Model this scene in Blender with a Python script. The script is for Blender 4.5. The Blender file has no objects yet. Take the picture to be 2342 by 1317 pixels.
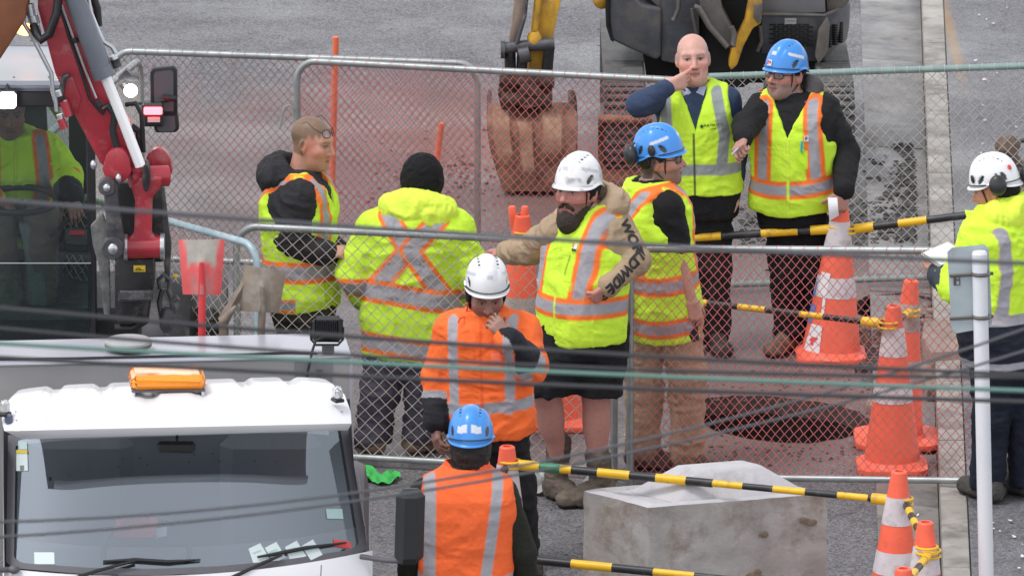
import bpy, bmesh, math, random
import numpy as np
from mathutils import Vector, Matrix
from mathutils.bvhtree import BVHTree
R = math.radians
random.seed(7)
rng = np.random.default_rng(11)
scene = bpy.context.scene
COL = scene.collection
# ------------------------------------------------------------------ camera
IMW, IMH, FPX = 2342.0, 1317.0, 19400.0
PITCH, CAMH = R(13.5), 10.9
cam_d = bpy.data.cameras.new('camera')
cam = bpy.data.objects.new('camera', cam_d)
COL.objects.link(cam)
cam.location = (0, 0, CAMH)
cam.rotation_euler = (R(90) - PITCH, 0, 0)
cam_d.sensor_fit = 'HORIZONTAL'
cam_d.sensor_width = 36.0
cam_d.lens = 36.0 * FPX / IMW
cam_d.clip_start = 0.5
cam_d.clip_end = 3000
cam_d.dof.use_dof = True
cam_d.dof.focus_distance = 43.5
cam_d.dof.aperture_fstop = 15.0
scene.camera = cam
# ------------------------------------------------------------------ sky, sun, exposure
SUN_EL, SUN_ROT = R(64), R(240)
world = bpy.data.worlds.new('World')
scene.world = world
world.use_nodes = True
wn, wl = world.node_tree.nodes, world.node_tree.links
bg = wn['Background']
sky = wn.new('ShaderNodeTexSky')
sky.sky_type = 'NISHITA'
sky.sun_disc = False
sky.sun_elevation = SUN_EL
sky.sun_rotation = SUN_ROT
sky.dust_density = 0.6
sky.ozone_density = 1.0
hsv = wn.new('ShaderNodeHueSaturation')          # a grey overcast sky
hsv.inputs['Saturation'].default_value = 0.16
wl.new(sky.outputs[0], hsv.inputs['Color'])
wl.new(hsv.outputs[0], bg.inputs['Color'])
bg.inputs['Strength'].default_value = 0.15
sun_d = bpy.data.lights.new('sun', 'SUN')
sun = bpy.data.objects.new('sun', sun_d)
COL.objects.link(sun)
sun_d.energy = 0.9
sun_d.angle = R(14)
sun_d.color = (1.0, 0.97, 0.95)
_sd = Vector((math.cos(SUN_EL) * math.sin(SUN_ROT), math.cos(SUN_EL) * math.cos(SUN_ROT), math.sin(SUN_EL)))
sun.rotation_euler = (-_sd).to_track_quat('-Z', 'Y').to_euler()
sun.location = (0, 40, 30)
vs = scene.view_settings
vs.view_transform = 'Standard'
vs.look = 'None'
vs.exposure = 0.82
vs.gamma = 1.0
vs.use_curve_mapping = False
# ------------------------------------------------------------------ pixel rays -> places
CP, SP = math.cos(PITCH), math.sin(PITCH)
def ray(px, py):
    u = (px - IMW / 2) / FPX
    v = -(py - IMH / 2) / FPX
    return np.array([u, CP + v * SP, -SP + v * CP])
def G(px, py, z=0.0):                      # where the ray meets the height z
    d = ray(px, py)
    t = (z - CAMH) / d[2]
    return np.array([d[0] * t, d[1] * t, z])
def W(px, py, Y):                          # where the ray meets the upright plane at distance Y
    d = ray(px, py)
    t = Y / d[1]
    return np.array([d[0] * t, Y, CAMH + d[2] * t])
def GY(py, z=0.0):
    return G(IMW / 2, py, z)[1]
def nrm(v):
    v = np.asarray(v, float)
    return v / max(np.linalg.norm(v), 1e-9)
# ------------------------------------------------------------------ materials
def srgb(r, g, b):
    f = lambda c: (c / 255 / 12.92) if c / 255 <= 0.04045 else ((c / 255 + 0.055) / 1.055) ** 2.4
    return (f(r), f(g), f(b))
MATS = {}
def mat(name, col=None, rough=0.6, metal=0.0, bump=0.0, bscale=60.0, var=0.0, vscale=8.0, col2=None,
        attr=False, spec=0.5, coat=0.0, emit=None, estr=0.0, sss=0.0, sheen=0.0, rvar=0.0, dirt=None, dscale=3.0, damt=0.5, stretch=None):
    if name in MATS:
        return MATS[name]
    m = bpy.data.materials.new(name)
    m.use_nodes = True
    n, l = m.node_tree.nodes, m.node_tree.links
    b = n['Principled BSDF']
    b.inputs['Roughness'].default_value = rough
    b.inputs['Metallic'].default_value = metal
    b.inputs['Specular IOR Level'].default_value = spec
    b.inputs['Coat Weight'].default_value = coat
    b.inputs['Sheen Weight'].default_value = sheen
    if sss:
        b.inputs['Subsurface Weight'].default_value = sss
        b.inputs['Subsurface Radius'].default_value = (0.012, 0.004, 0.002)
        b.inputs['Subsurface Scale'].default_value = 1.0
    tc = n.new('ShaderNodeTexCoord')
    vec = tc.outputs['Object']
    if stretch:
        mp = n.new('ShaderNodeMapping')
        mp.inputs['Scale'].default_value = stretch
        l.new(vec, mp.inputs['Vector'])
        vec = mp.outputs[0]
    def noise(sc, det=4.0, ro=0.6):
        t = n.new('ShaderNodeTexNoise')
        t.inputs['Scale'].default_value = sc
        t.inputs['Detail'].default_value = det
        t.inputs['Roughness'].default_value = ro
        l.new(vec, t.inputs['Vector'])
        return t.outputs['Fac']
    def ramp(fac, a, c):
        r_ = n.new('ShaderNodeMapRange')
        r_.inputs['From Min'].default_value = a
        r_.inputs['From Max'].default_value = c
        l.new(fac, r_.inputs['Value'])
        return r_.outputs[0]
    if attr:
        a = n.new('ShaderNodeAttribute')
        a.attribute_name = 'Col'
        cur = a.outputs['Color']
    else:
        rg = n.new('ShaderNodeRGB')
        rg.outputs[0].default_value = (*col, 1)
        cur = rg.outputs[0]
    def mix(fac, c1, c2, mode='MIX'):
        mx = n.new('ShaderNodeMix')
        mx.data_type = 'RGBA'
        mx.blend_type = mode
        if isinstance(fac, float):
            mx.inputs[0].default_value = fac
        else:
            l.new(fac, mx.inputs[0])
        l.new(c1, mx.inputs[6])
        if isinstance(c2, tuple):
            mx.inputs[7].default_value = (*c2, 1)
        else:
            l.new(c2, mx.inputs[7])
        return mx.outputs[2]
    if col2 is not None:
        cur = mix(ramp(noise(vscale), 0.38, 0.62), cur, col2)
    if var:
        f = noise(vscale * 1.7, 5.0)
        mr = n.new('ShaderNodeMapRange')
        mr.inputs['From Min'].default_value = 0.3
        mr.inputs['From Max'].default_value = 0.7
        mr.inputs['To Min'].default_value = 1 - var
        mr.inputs['To Max'].default_value = 1 + var * 0.6
        l.new(f, mr.inputs['Value'])
        vm = n.new('ShaderNodeVectorMath')
        vm.operation = 'SCALE'
        l.new(cur, vm.inputs[0])
        l.new(mr.outputs[0], vm.inputs['Scale'])
        cur = vm.outputs[0]
    if dirt is not None:
        f = ramp(noise(dscale, 6.0, 0.7), 0.62 - damt * 0.3, 0.75 - damt * 0.12)
        cur = mix(f, cur, dirt)
    l.new(cur, b.inputs['Base Color'])
    if rvar:
        mr = n.new('ShaderNodeMapRange')
        mr.inputs['To Min'].default_value = max(0.03, rough - rvar)
        mr.inputs['To Max'].default_value = min(1, rough + rvar)
        l.new(ramp(noise(vscale * 0.7, 5.0), 0.35, 0.65), mr.inputs['Value'])
        l.new(mr.outputs[0], b.inputs['Roughness'])
    if bump:
        bp = n.new('ShaderNodeBump')
        bp.inputs['Strength'].default_value = bump
        bp.inputs['Distance'].default_value = 0.01
        l.new(noise(bscale, 5.0), bp.inputs['Height'])
        l.new(bp.outputs[0], b.inputs['Normal'])
    if emit is not None:
        b.inputs['Emission Color'].default_value = (*emit, 1)
        b.inputs['Emission Strength'].default_value = estr
    MATS[name] = m
    return m
def glass_mat(name, tint, refl=0.35, rough=0.02):
    if name in MATS:
        return MATS[name]
    m = bpy.data.materials.new(name)
    m.use_nodes = True
    n, l = m.node_tree.nodes, m.node_tree.links
    n.remove(n['Principled BSDF'])
    out = n['Material Output']
    tr = n.new('ShaderNodeBsdfTransparent')
    tr.inputs['Color'].default_value = (*tint, 1)
    gl = n.new('ShaderNodeBsdfGlossy')
    gl.inputs['Roughness'].default_value = rough
    gl.inputs['Color'].default_value = (0.82, 0.91, 1.0, 1)
    fr = n.new('ShaderNodeFresnel')
    fr.inputs['IOR'].default_value = 1.5
    ad = n.new('ShaderNodeMath')
    ad.operation = 'ADD'
    ad.inputs[1].default_value = refl
    l.new(fr.outputs[0], ad.inputs[0])
    mx = n.new('ShaderNodeMixShader')
    l.new(ad.outputs[0], mx.inputs[0])
    l.new(tr.outputs[0], mx.inputs[1])
    l.new(gl.outputs[0], mx.inputs[2])
    l.new(mx.outputs[0], out.inputs['Surface'])
    MATS[name] = m
    return m
# ------------------------------------------------------------------ mesh helpers
def tag(o, label=None, cat=None, group=None, kind=None):
    if label: o['label'] = label
    if cat: o['category'] = cat
    if group: o['group'] = group
    if kind: o['kind'] = kind
    return o
def thing(name, loc, label, cat, group=None):
    o = bpy.data.objects.new(name, None)
    o.empty_display_size = 0.1
    COL.objects.link(o)
    o.location = Vector([float(c) for c in loc])
    tag(o, label, cat, group)
    return o
def base_of(parent):
    b = np.zeros(3)
    p = parent
    while p is not None:
        b = b + np.array(p.location)
        p = p.parent
    return b
class MB:
    """collects vertices and faces in world space; build() links one mesh object"""
    def __init__(s):
        s.v, s.f, s.c = [], [], []
    def add(s, V, F, col=None):
        o = len(s.v)
        s.v.extend([tuple(map(float, p)) for p in V])
        s.f.extend([tuple(int(i) + o for i in f) for f in F])
        if col is not None:
            s.c.extend([col] * len(V))
        return s
    def box(s, c, size, ax=None, ch=0.0):
        """box centred at c; ax = 3 axes (rows); ch = chamfer"""
        c = np.asarray(c, float)
        hx, hy, hz = [q / 2 for q in size]
        A = np.eye(3) if ax is None else np.asarray(ax, float)
        if ch <= 0:
            P = [(x, y, z) for z in (-hz, hz) for y in (-hy, hy) for x in (-hx, hx)]
            F = [(0, 2, 3, 1), (4, 5, 7, 6), (0, 1, 5, 4), (2, 6, 7, 3), (0, 4, 6, 2), (1, 3, 7, 5)]
        else:
            ch = min(ch, hx * .9, hy * .9, hz * .9)
            P, idx = [], {}
            for sx in (-1, 1):
                for sy in (-1, 1):
                    for sz in (-1, 1):
                        for a in range(3):
                            q = [sx * (hx - ch), sy * (hy - ch), sz * (hz - ch)]
                            q[a] = (sx * hx, sy * hy, sz * hz)[a]
                            idx[(sx, sy, sz, a)] = len(P)
                            P.append(tuple(q))
            F = []
            for a in range(3):
                b_, c_ = (a + 1) % 3, (a + 2) % 3
                for sg in (-1, 1):
                    q = []
                    for (u, w) in ((-1, -1), (1, -1), (1, 1), (-1, 1)):
                        k = [0, 0, 0]
                        k[a], k[b_], k[c_] = sg, u, w
                        q.append(idx[(*k, a)])
                    F.append(tuple(q if sg > 0 else q[::-1]))
                for u in (-1, 1):
                    for w in (-1, 1):
                        k0, k1 = [0, 0, 0], [0, 0, 0]
                        k0[a], k0[b_], k0[c_] = -1, u, w
                        k1[a], k1[b_], k1[c_] = 1, u, w
                        q = [idx[(*k0, b_)], idx[(*k1, b_)], idx[(*k1, c_)], idx[(*k0, c_)]]
                        F.append(tuple(q if u * w > 0 else q[::-1]))
            for sx in (-1, 1):
                for sy in (-1, 1):
                    for sz in (-1, 1):
                        q = [idx[(sx, sy, sz, a)] for a in range(3)]
                        F.append(tuple(q if sx * sy * sz > 0 else q[::-1]))
        V = [c + A[0] * p[0] + A[1] * p[1] + A[2] * p[2] for p in P]
        return s.add(V, F)
    def tube(s, pts, r, n=10, cap=True, closed=False):
        pts = [np.asarray(p, float) for p in pts]
        rs = r if isinstance(r, (list, tuple, np.ndarray)) else [r] * len(pts)
        N = len(pts)
        rings = []
        up = None
        for i in range(N):
            if closed:
                t = nrm(pts[(i + 1) % N] - pts[i - 1])
            else:
                t = nrm(pts[min(i + 1, N - 1)] - pts[max(i - 1, 0)])
            if up is None:
                up = np.array([0, 0, 1.0]) if abs(t[2]) < .9 else np.array([1.0, 0, 0])
            u = nrm(np.cross(t, up)); w = np.cross(u, t); up = w
            rings.append([pts[i] + rs[i] * (math.cos(a) * u + math.sin(a) * w) for a in [2 * math.pi * k / n for k in range(n)]])
        V = [p for rg in rings for p in rg]
        F = []
        for i in range(N if closed else N - 1):
            j = (i + 1) % N
            for k in range(n):
                F.append((i * n + k, i * n + (k + 1) % n, j * n + (k + 1) % n, j * n + k))
        if cap and not closed:
            F.append(tuple(range(n))[::-1])
            F.append(tuple((N - 1) * n + k for k in range(n)))
        return s.add(V, F)
    def lathe(s, c, prof, axis=(0, 0, 1), n=32, ux=None, sx=1.0, cap=True):
        """prof = [(radius, height)] along axis from c"""
        c = np.asarray(c, float); t = nrm(axis)
        up = np.array(ux, float) if ux is not None else (np.array([1.0, 0, 0]) if abs(t[0]) < .9 else np.array([0, 1.0, 0]))
        u = nrm(up - t * np.dot(up, t)); w = np.cross(t, u)
        V, F = [], []
        for (r, h) in prof:
            for k in range(n):
                a = 2 * math.pi * k / n
                V.append(c + t * h + r * (sx * math.cos(a) * u + math.sin(a) * w))
        for i in range(len(prof) - 1):
            for k in range(n):
                F.append((i * n + k, i * n + (k + 1) % n, (i + 1) * n + (k + 1) % n, (i + 1) * n + k))
        if cap:
            F.append(tuple(range(n))[::-1])
            F.append(tuple((len(prof) - 1) * n + k for k in range(n)))
        return s.add(V, F)
    def prism(s, poly, vec):
        """poly: 3d points of an outline, pushed along vec"""
        P = [np.asarray(p, float) for p in poly]
        v = np.asarray(vec, float)
        n = len(P)
        nn = sum((np.cross(P[i], P[(i + 1) % n]) for i in range(n)), np.zeros(3))
        if np.dot(nn, v) > 0:
            P = P[::-1]
        V = P + [p + v for p in P]
        F = [tuple(range(n)), tuple(range(n, 2 * n))[::-1]]
        F += [(i, i + n, (i + 1) % n + n, (i + 1) % n) for i in range(n)]
        return s.add(V, F)
    def grid(s, P, flip=False, col=None):
        """P: array (m,n,3) of points"""
        m, n = len(P), len(P[0])
        V = [P[i][j] for i in range(m) for j in range(n)]
        F = []
        for i in range(m - 1):
            for j in range(n - 1):
                q = (i * n + j, i * n + j + 1, (i + 1) * n + j + 1, (i + 1) * n + j)
                F.append(q[::-1] if flip else q)
        return s.add(V, F)
    def build(s, name, m, parent=None, smooth=False, bevel=0.0, bseg=2, angle=40, col=None):
        me = bpy.data.meshes.new(name)
        b = base_of(parent) if parent is not None else np.zeros(3)
        me.from_pydata([tuple(np.asarray(p) - b) for p in s.v], [], s.f)
        if bevel:
            bm = bmesh.new(); bm.from_mesh(me)
            bmesh.ops.remove_doubles(bm, verts=bm.verts, dist=1e-5)
            ed = [e for e in bm.edges if len(e.link_faces) == 2 and e.calc_face_angle(0) > R(25)]
            bmesh.ops.bevel(bm, geom=ed, offset=bevel, segments=bseg, affect='EDGES', profile=0.6, clamp_overlap=True)
            bm.to_mesh(me); bm.free()
            smooth = True
        if s.c and len(s.c) == len(me.vertices):
            ca = me.color_attributes.new('Col', 'FLOAT_COLOR', 'POINT')
            ca.data.foreach_set('color', np.array([(*c, 1) for c in s.c], np.float32).ravel())
        me.update()
        if smooth:
            me.polygons.foreach_set('use_smooth', [True] * len(me.polygons))
            try:
                me.set_sharp_from_angle(angle=R(angle))
            except Exception:
                pass
        if m is not None:
            me.materials.append(m)
        o = bpy.data.objects.new(name, me)
        COL.objects.link(o)
        if parent is not None:
            o.parent = parent
        return o
def rebase(o, loc):
    """move a top-level mesh's origin to loc"""
    loc = Vector([float(c) for c in loc])
    o.data.transform(Matrix.Translation(-loc))
    o.location = loc
    return o
def np_mesh(name, V, F, m, parent=None, col=None, smooth=True):
    b = base_of(parent) if parent is not None else np.zeros(3)
    V = (np.asarray(V) - b).astype(np.float32)
    F = np.asarray(F, np.int32)
    k = F.shape[1]
    me = bpy.data.meshes.new(name)
    me.vertices.add(len(V)); me.vertices.foreach_set('co', V.ravel())
    me.loops.add(F.size); me.loops.foreach_set('vertex_index', F.ravel())
    me.polygons.add(len(F))
    me.polygons.foreach_set('loop_start', np.arange(0, F.size, k, dtype=np.int32))
    if smooth:
        me.polygons.foreach_set('use_smooth', np.ones(len(F), bool))
    if col is not None:
        ca = me.color_attributes.new('Col', 'FLOAT_COLOR', 'POINT')
        c4 = np.ones((len(V), 4), np.float32); c4[:, :3] = col
        ca.data.foreach_set('color', c4.ravel())
    me.update(calc_edges=True)
    me.validate()
    me.materials.append(m)
    o = bpy.data.objects.new(name, me)
    COL.objects.link(o)
    if parent is not None:
        o.parent = parent
    return o
def copy_tree(o, parent=None):
    c = o.copy(); COL.objects.link(c); c.parent = parent
    for ch in list(o.children):
        copy_tree(ch, c)
    return c
def arc_pts(c, r, a0, a1, n, u, w):
    c = np.asarray(c, float)
    return [c + r * (math.cos(a) * np.asarray(u) + math.sin(a) * np.asarray(w)) for a in np.linspace(a0, a1, n)]
def text_mesh(name, s, size, pos, right, up, m, parent, proj=None, off=0.003, extr=0.0, bold=0.0, curve=None):
    """lettering on a surface; proj = (bvh in world space, direction)"""
    cu = bpy.data.curves.new('lettering', 'FONT')
    cu.body = s; cu.size = size; cu.align_x = 'CENTER'; cu.align_y = 'CENTER'; cu.offset = bold; cu.extrude = 0
    ob = bpy.data.objects.new('lettering', cu); COL.objects.link(ob)
    dg = bpy.context.evaluated_depsgraph_get()
    me0 = bpy.data.meshes.new_from_object(ob.evaluated_get(dg))
    bm = bmesh.new(); bm.from_mesh(me0)
    bmesh.ops.triangulate(bm, faces=bm.faces)
    for _ in range(2 if proj else 0):
        le = [e for e in bm.edges if e.calc_length() > 0.012]
        if le:
            bmesh.ops.subdivide_edges(bm, edges=le, cuts=1)
            bmesh.ops.triangulate(bm, faces=[f for f in bm.faces if len(f.verts) > 3])
    pos, right, up = np.asarray(pos, float), nrm(right), nrm(up)
    nn = np.cross(right, up)
    b = base_of(parent) if parent is not None else np.zeros(3)
    for v in bm.verts:
        if curve:
            p, n2 = curve(v.co.x, v.co.y)
        else:
            p = pos + right * v.co.x + up * v.co.y; n2 = nn
        if proj:
            hit = proj[0].ray_cast(Vector(p + n2 * 0.25), Vector(-n2), 0.6)
            p = np.array(hit[0]) if hit[0] is not None else p
        v.co = Vector(p + n2 * off - b)
    me = bpy.data.meshes.new(name); bm.to_mesh(me); bm.free()
    bpy.data.objects.remove(ob); bpy.data.curves.remove(cu); bpy.data.meshes.remove(me0)
    me.materials.append(m)
    o = bpy.data.objects.new(name, me); COL.objects.link(o)
    if parent is not None: o.parent = parent
    return o
def px_plate(poly, Y, depth):
    """a plate whose outline was read off the photo on the upright plane at Y, depth metres thick (away)"""
    m = MB()
    m.prism([W(x, y, Y) for x, y in poly], (0, depth, 0))
    return m
# ================================================================== shape fields for bodies and cloth
_tab = rng.random(65536).astype(np.float32)
def vnoise(P, seed=0):
    P = np.asarray(P, np.float32)
    i = np.floor(P).astype(np.int64); f = (P - i).astype(np.float32)
    f = f * f * (3 - 2 * f)
    out = 0
    for dx in (0, 1):
        for dy in (0, 1):
            for dz in (0, 1):
                h = ((i[:, 0] + dx) * 73856093) ^ ((i[:, 1] + dy) * 19349663) ^ ((i[:, 2] + dz) * 83492791) ^ (seed * 2654435)
                w = (f[:, 0] if dx else 1 - f[:, 0]) * (f[:, 1] if dy else 1 - f[:, 1]) * (f[:, 2] if dz else 1 - f[:, 2])
                out = out + w * _tab[h & 65535]
    return out * 2 - 1
def axis_pts(lo, hi, h, refs=()):
    out = [lo]
    x = lo
    while x < hi:
        st = h
        for (a, b, hf) in refs:
            if a - h <= x <= b: st = min(st, hf)
        x += st
        out.append(x)
    return np.array(out, np.float32)
def smin(a, b, k):
    if k <= 0: return np.minimum(a, b)
    h = np.maximum(k - np.abs(a - b), 0) / k
    return np.minimum(a, b) - h * h * k * 0.25
def smax(a, b, k):
    return -smin(-a, -b, k)
def sd_caps(X, Y, Z, p, q, r0, r1):
    p, q = np.asarray(p, float), np.asarray(q, float)
    d = q - p; L = float(np.dot(d, d)) + 1e-9
    t = np.clip(((X - p[0]) * d[0] + (Y - p[1]) * d[1] + (Z - p[2]) * d[2]) / L, 0, 1)
    return np.sqrt((X - p[0] - t * d[0]) ** 2 + (Y - p[1] - t * d[1]) ** 2 + (Z - p[2] - t * d[2]) ** 2) - (r0 + (r1 - r0) * t)
def sd_ell(x, y, z, c, r):
    a, b, d = (x - c[0]), (y - c[1]), (z - c[2])
    k0 = np.sqrt((a / r[0]) ** 2 + (b / r[1]) ** 2 + (d / r[2]) ** 2)
    k1 = np.sqrt((a / r[0] ** 2) ** 2 + (b / r[1] ** 2) ** 2 + (d / r[2] ** 2) ** 2) + 1e-9
    return k0 * (k0 - 1) / k1
class Field:
    def __init__(s, lo, hi, h, refs=()):
        s.ax = [axis_pts(lo[i], hi[i], h, [(a[i], b[i], hf) for a, b, hf in refs]) for i in range(3)]
        s.D = np.full([len(a) for a in s.ax], 1.0, np.float32)
    def blk(s, lo, hi):
        sl = []
        for i in range(3):
            a = int(np.searchsorted(s.ax[i], lo[i])); b = int(np.searchsorted(s.ax[i], hi[i]))
            sl.append(slice(max(a - 1, 0), min(b + 1, len(s.ax[i]))))
        X = s.ax[0][sl[0]][:, None, None]; Y = s.ax[1][sl[1]][None, :, None]; Z = s.ax[2][sl[2]][None, None, :]
        return tuple(sl), X, Y, Z
    def full(s):
        return s.ax[0][:, None, None], s.ax[1][None, :, None], s.ax[2][None, None, :]
    def add(s, fn, lo, hi, k=0.02):
        sl, X, Y, Z = s.blk(lo, hi)
        if min(s.D[sl].shape) == 0: return
        s.D[sl] = smin(s.D[sl], fn(X, Y, Z), k)
    def caps(s, p, q, r0, r1, k=0.02):
        p, q = np.asarray(p), np.asarray(q)
        m = max(r0, r1) + max(k, .02) + .03
        s.add(lambda X, Y, Z: sd_caps(X, Y, Z, p, q, r0, r1), np.minimum(p, q) - m, np.maximum(p, q) + m, k)
    def ell(s, c, r, M=None, k=0.02):
        c = np.asarray(c); m = max(r) + max(k, .02) + .02
        Mx = np.eye(3) if M is None else np.asarray(M)
        def fn(X, Y, Z):
            a, b, d = X - c[0], Y - c[1], Z - c[2]
            return sd_ell(a * Mx[0, 0] + b * Mx[0, 1] + d * Mx[0, 2], a * Mx[1, 0] + b * Mx[1, 1] + d * Mx[1, 2],
                          a * Mx[2, 0] + b * Mx[2, 1] + d * Mx[2, 2], (0, 0, 0), r)
        s.add(fn, c - m, c + m, k)
    def cut(s, arr, k=0.0):
        s.D = smax(s.D, arr, k) if k > 0 else np.maximum(s.D, arr)
        s.D = s.D.astype(np.float32)
    def mesh(s):
        D = s.D
        for a in range(3):                      # closed at the border
            sl = [slice(None)] * 3
            sl[a] = 0; D[tuple(sl)] = np.maximum(D[tuple(sl)], .001)
            sl[a] = -1; D[tuple(sl)] = np.maximum(D[tuple(sl)], .001)
        ins = D < 0
        S = np.zeros([n - 1 for n in D.shape], np.uint8)
        for dx in (0, 1):
            for dy in (0, 1):
                for dz in (0, 1):
                    S += ins[dx:D.shape[0] - 1 + dx, dy:D.shape[1] - 1 + dy, dz:D.shape[2] - 1 + dz]
        cells = np.argwhere((S > 0) & (S < 8))
        idm = np.full(S.shape, -1, np.int32)
        idm[tuple(cells.T)] = np.arange(len(cells))
        acc = np.zeros((len(cells), 3), np.float32); cnt = np.zeros(len(cells), np.float32)
        cor = [(0, 0, 0), (1, 0, 0), (0, 1, 0), (1, 1, 0), (0, 0, 1), (1, 0, 1), (0, 1, 1), (1, 1, 1)]
        vals = [D[tuple((cells + np.array(c)).T)] for c in cor]
        for a in range(8):
            for b in range(a + 1, 8):
                if bin(a ^ b).count('1') != 1: continue
                v0, v1 = vals[a], vals[b]
                m = (v0 < 0) != (v1 < 0)
                t = np.where(m, v0 / np.where(m, v0 - v1, 1), 0)
                c0, c1 = np.array(cor[a], np.float32), np.array(cor[b], np.float32)
                acc += np.where(m[:, None], c0 + t[:, None] * (c1 - c0), 0)
                cnt += m
        pos = cells + acc / np.maximum(cnt, 1)[:, None]
        V = np.stack([np.interp(pos[:, i], np.arange(len(s.ax[i])), s.ax[i]) for i in range(3)], 1)
        FF = []
        for a in range(3):
            b, c = (a + 1) % 3, (a + 2) % 3
            sl0, sl1 = [slice(None)] * 3, [slice(None)] * 3
            sl0[a] = slice(0, -1); sl1[a] = slice(1, None)
            e0, e1 = ins[tuple(sl0)], ins[tuple(sl1)]
            E = np.argwhere(e0 != e1)
            E = E[(E[:, b] > 0) & (E[:, c] > 0) & (E[:, b] < D.shape[b] - 1) & (E[:, c] < D.shape[c] - 1)]
            sg = e0[tuple(E.T)]
            ob = np.zeros(3, int); ob[b] = 1
            oc = np.zeros(3, int); oc[c] = 1
            q = np.stack([idm[tuple((E - ob - oc).T)], idm[tuple((E - oc).T)], idm[tuple(E.T)], idm[tuple((E - ob).T)]], 1)
            q[~sg] = q[~sg][:, ::-1]
            FF.append(q)
        F = np.concatenate(FF)
        return V, F[(F >= 0).all(1)]
def vnormals(V, F):
    n = np.cross(V[F[:, 2]] - V[F[:, 0]], V[F[:, 3]] - V[F[:, 1]])
    N = np.zeros_like(V)
    for k in range(4): np.add.at(N, F[:, k], n)
    return N / (np.linalg.norm(N, axis=1)[:, None] + 1e-9)
def crease(V, F, amp, freq, seed, warp=0.6):
    """cloth folds: ridged noise pushed along the normal"""
    if amp <= 0: return V
    N = vnormals(V, F)
    Pn = V * np.asarray(freq, float)
    w = np.stack([vnoise(Pn * .6 + 7.1 * i, seed + i) for i in range(3)], 1)
    Q = Pn + warp * w
    r1 = 1 - 2 * np.abs(vnoise(Q, seed + 5))
    r2 = 1 - 2 * np.abs(vnoise(Q * 2.1 + 3.3, seed + 6))
    r3 = 1 - 2 * np.abs(vnoise(Q * 4.7 + 1.7, seed + 8))
    d = amp * 1.35 * (0.58 * r1 + 0.32 * r2 + 0.16 * r3)
    return V + N * d[:, None]
def smooth_mesh(V, F, it=2):
    n = len(V)
    E = np.concatenate([F[:, [0, 1]], F[:, [1, 2]], F[:, [2, 3]], F[:, [3, 0]]])
    for _ in range(it):
        A = np.zeros_like(V); c = np.zeros(n)
        np.add.at(A, E[:, 0], V[E[:, 1]]); np.add.at(A, E[:, 1], V[E[:, 0]])
        np.add.at(c, E[:, 0], 1); np.add.at(c, E[:, 1], 1)
        V = 0.5 * V + 0.5 * A / np.maximum(c, 1)[:, None]
    return V
# ------------------------------------------------------------------ colours and cloth materials
YEL = (0.62, 0.92, 0.055); YEL2 = (0.74, 0.95, 0.09); ORA = (0.95, 0.165, 0.035); TAPEO = (0.95, 0.20, 0.035)
SIL = (0.36, 0.355, 0.39); DARK = (0.012, 0.012, 0.014); NAVY = (0.012, 0.016, 0.028)
M_skin = mat('skin', attr=True, rough=0.5, sss=0.12, bump=0.12, bscale=160, var=0.10, vscale=30)
M_cloth = mat('cloth', attr=True, rough=0.85, bump=0.35, bscale=90, var=0.07, vscale=9, spec=0.25)
M_hivis = mat('hivis_cloth', attr=True, rough=0.75, bump=0.30, bscale=70, var=0.05, vscale=7, spec=0.3)
M_rubber = mat('boot_leather', attr=True, rough=0.7, bump=0.4, bscale=60, var=0.3, vscale=14)
M_shell = mat('helmet_shell', attr=True, rough=0.32, var=0.05, vscale=10, coat=0.15, bump=0.03, bscale=40)
M_hair = mat('hair', attr=True, rough=0.65, bump=0.8, bscale=140, var=0.3, vscale=40)
M_black = mat('black_plastic', (0.015, 0.015, 0.017), rough=0.45, bump=0.1, bscale=80)
M_lens = glass_mat('clear_lens', (0.93, 0.93, 0.93), 0.05)
M_metal = mat('bright_metal', (0.55, 0.55, 0.56), rough=0.35, metal=0.9)
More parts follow.
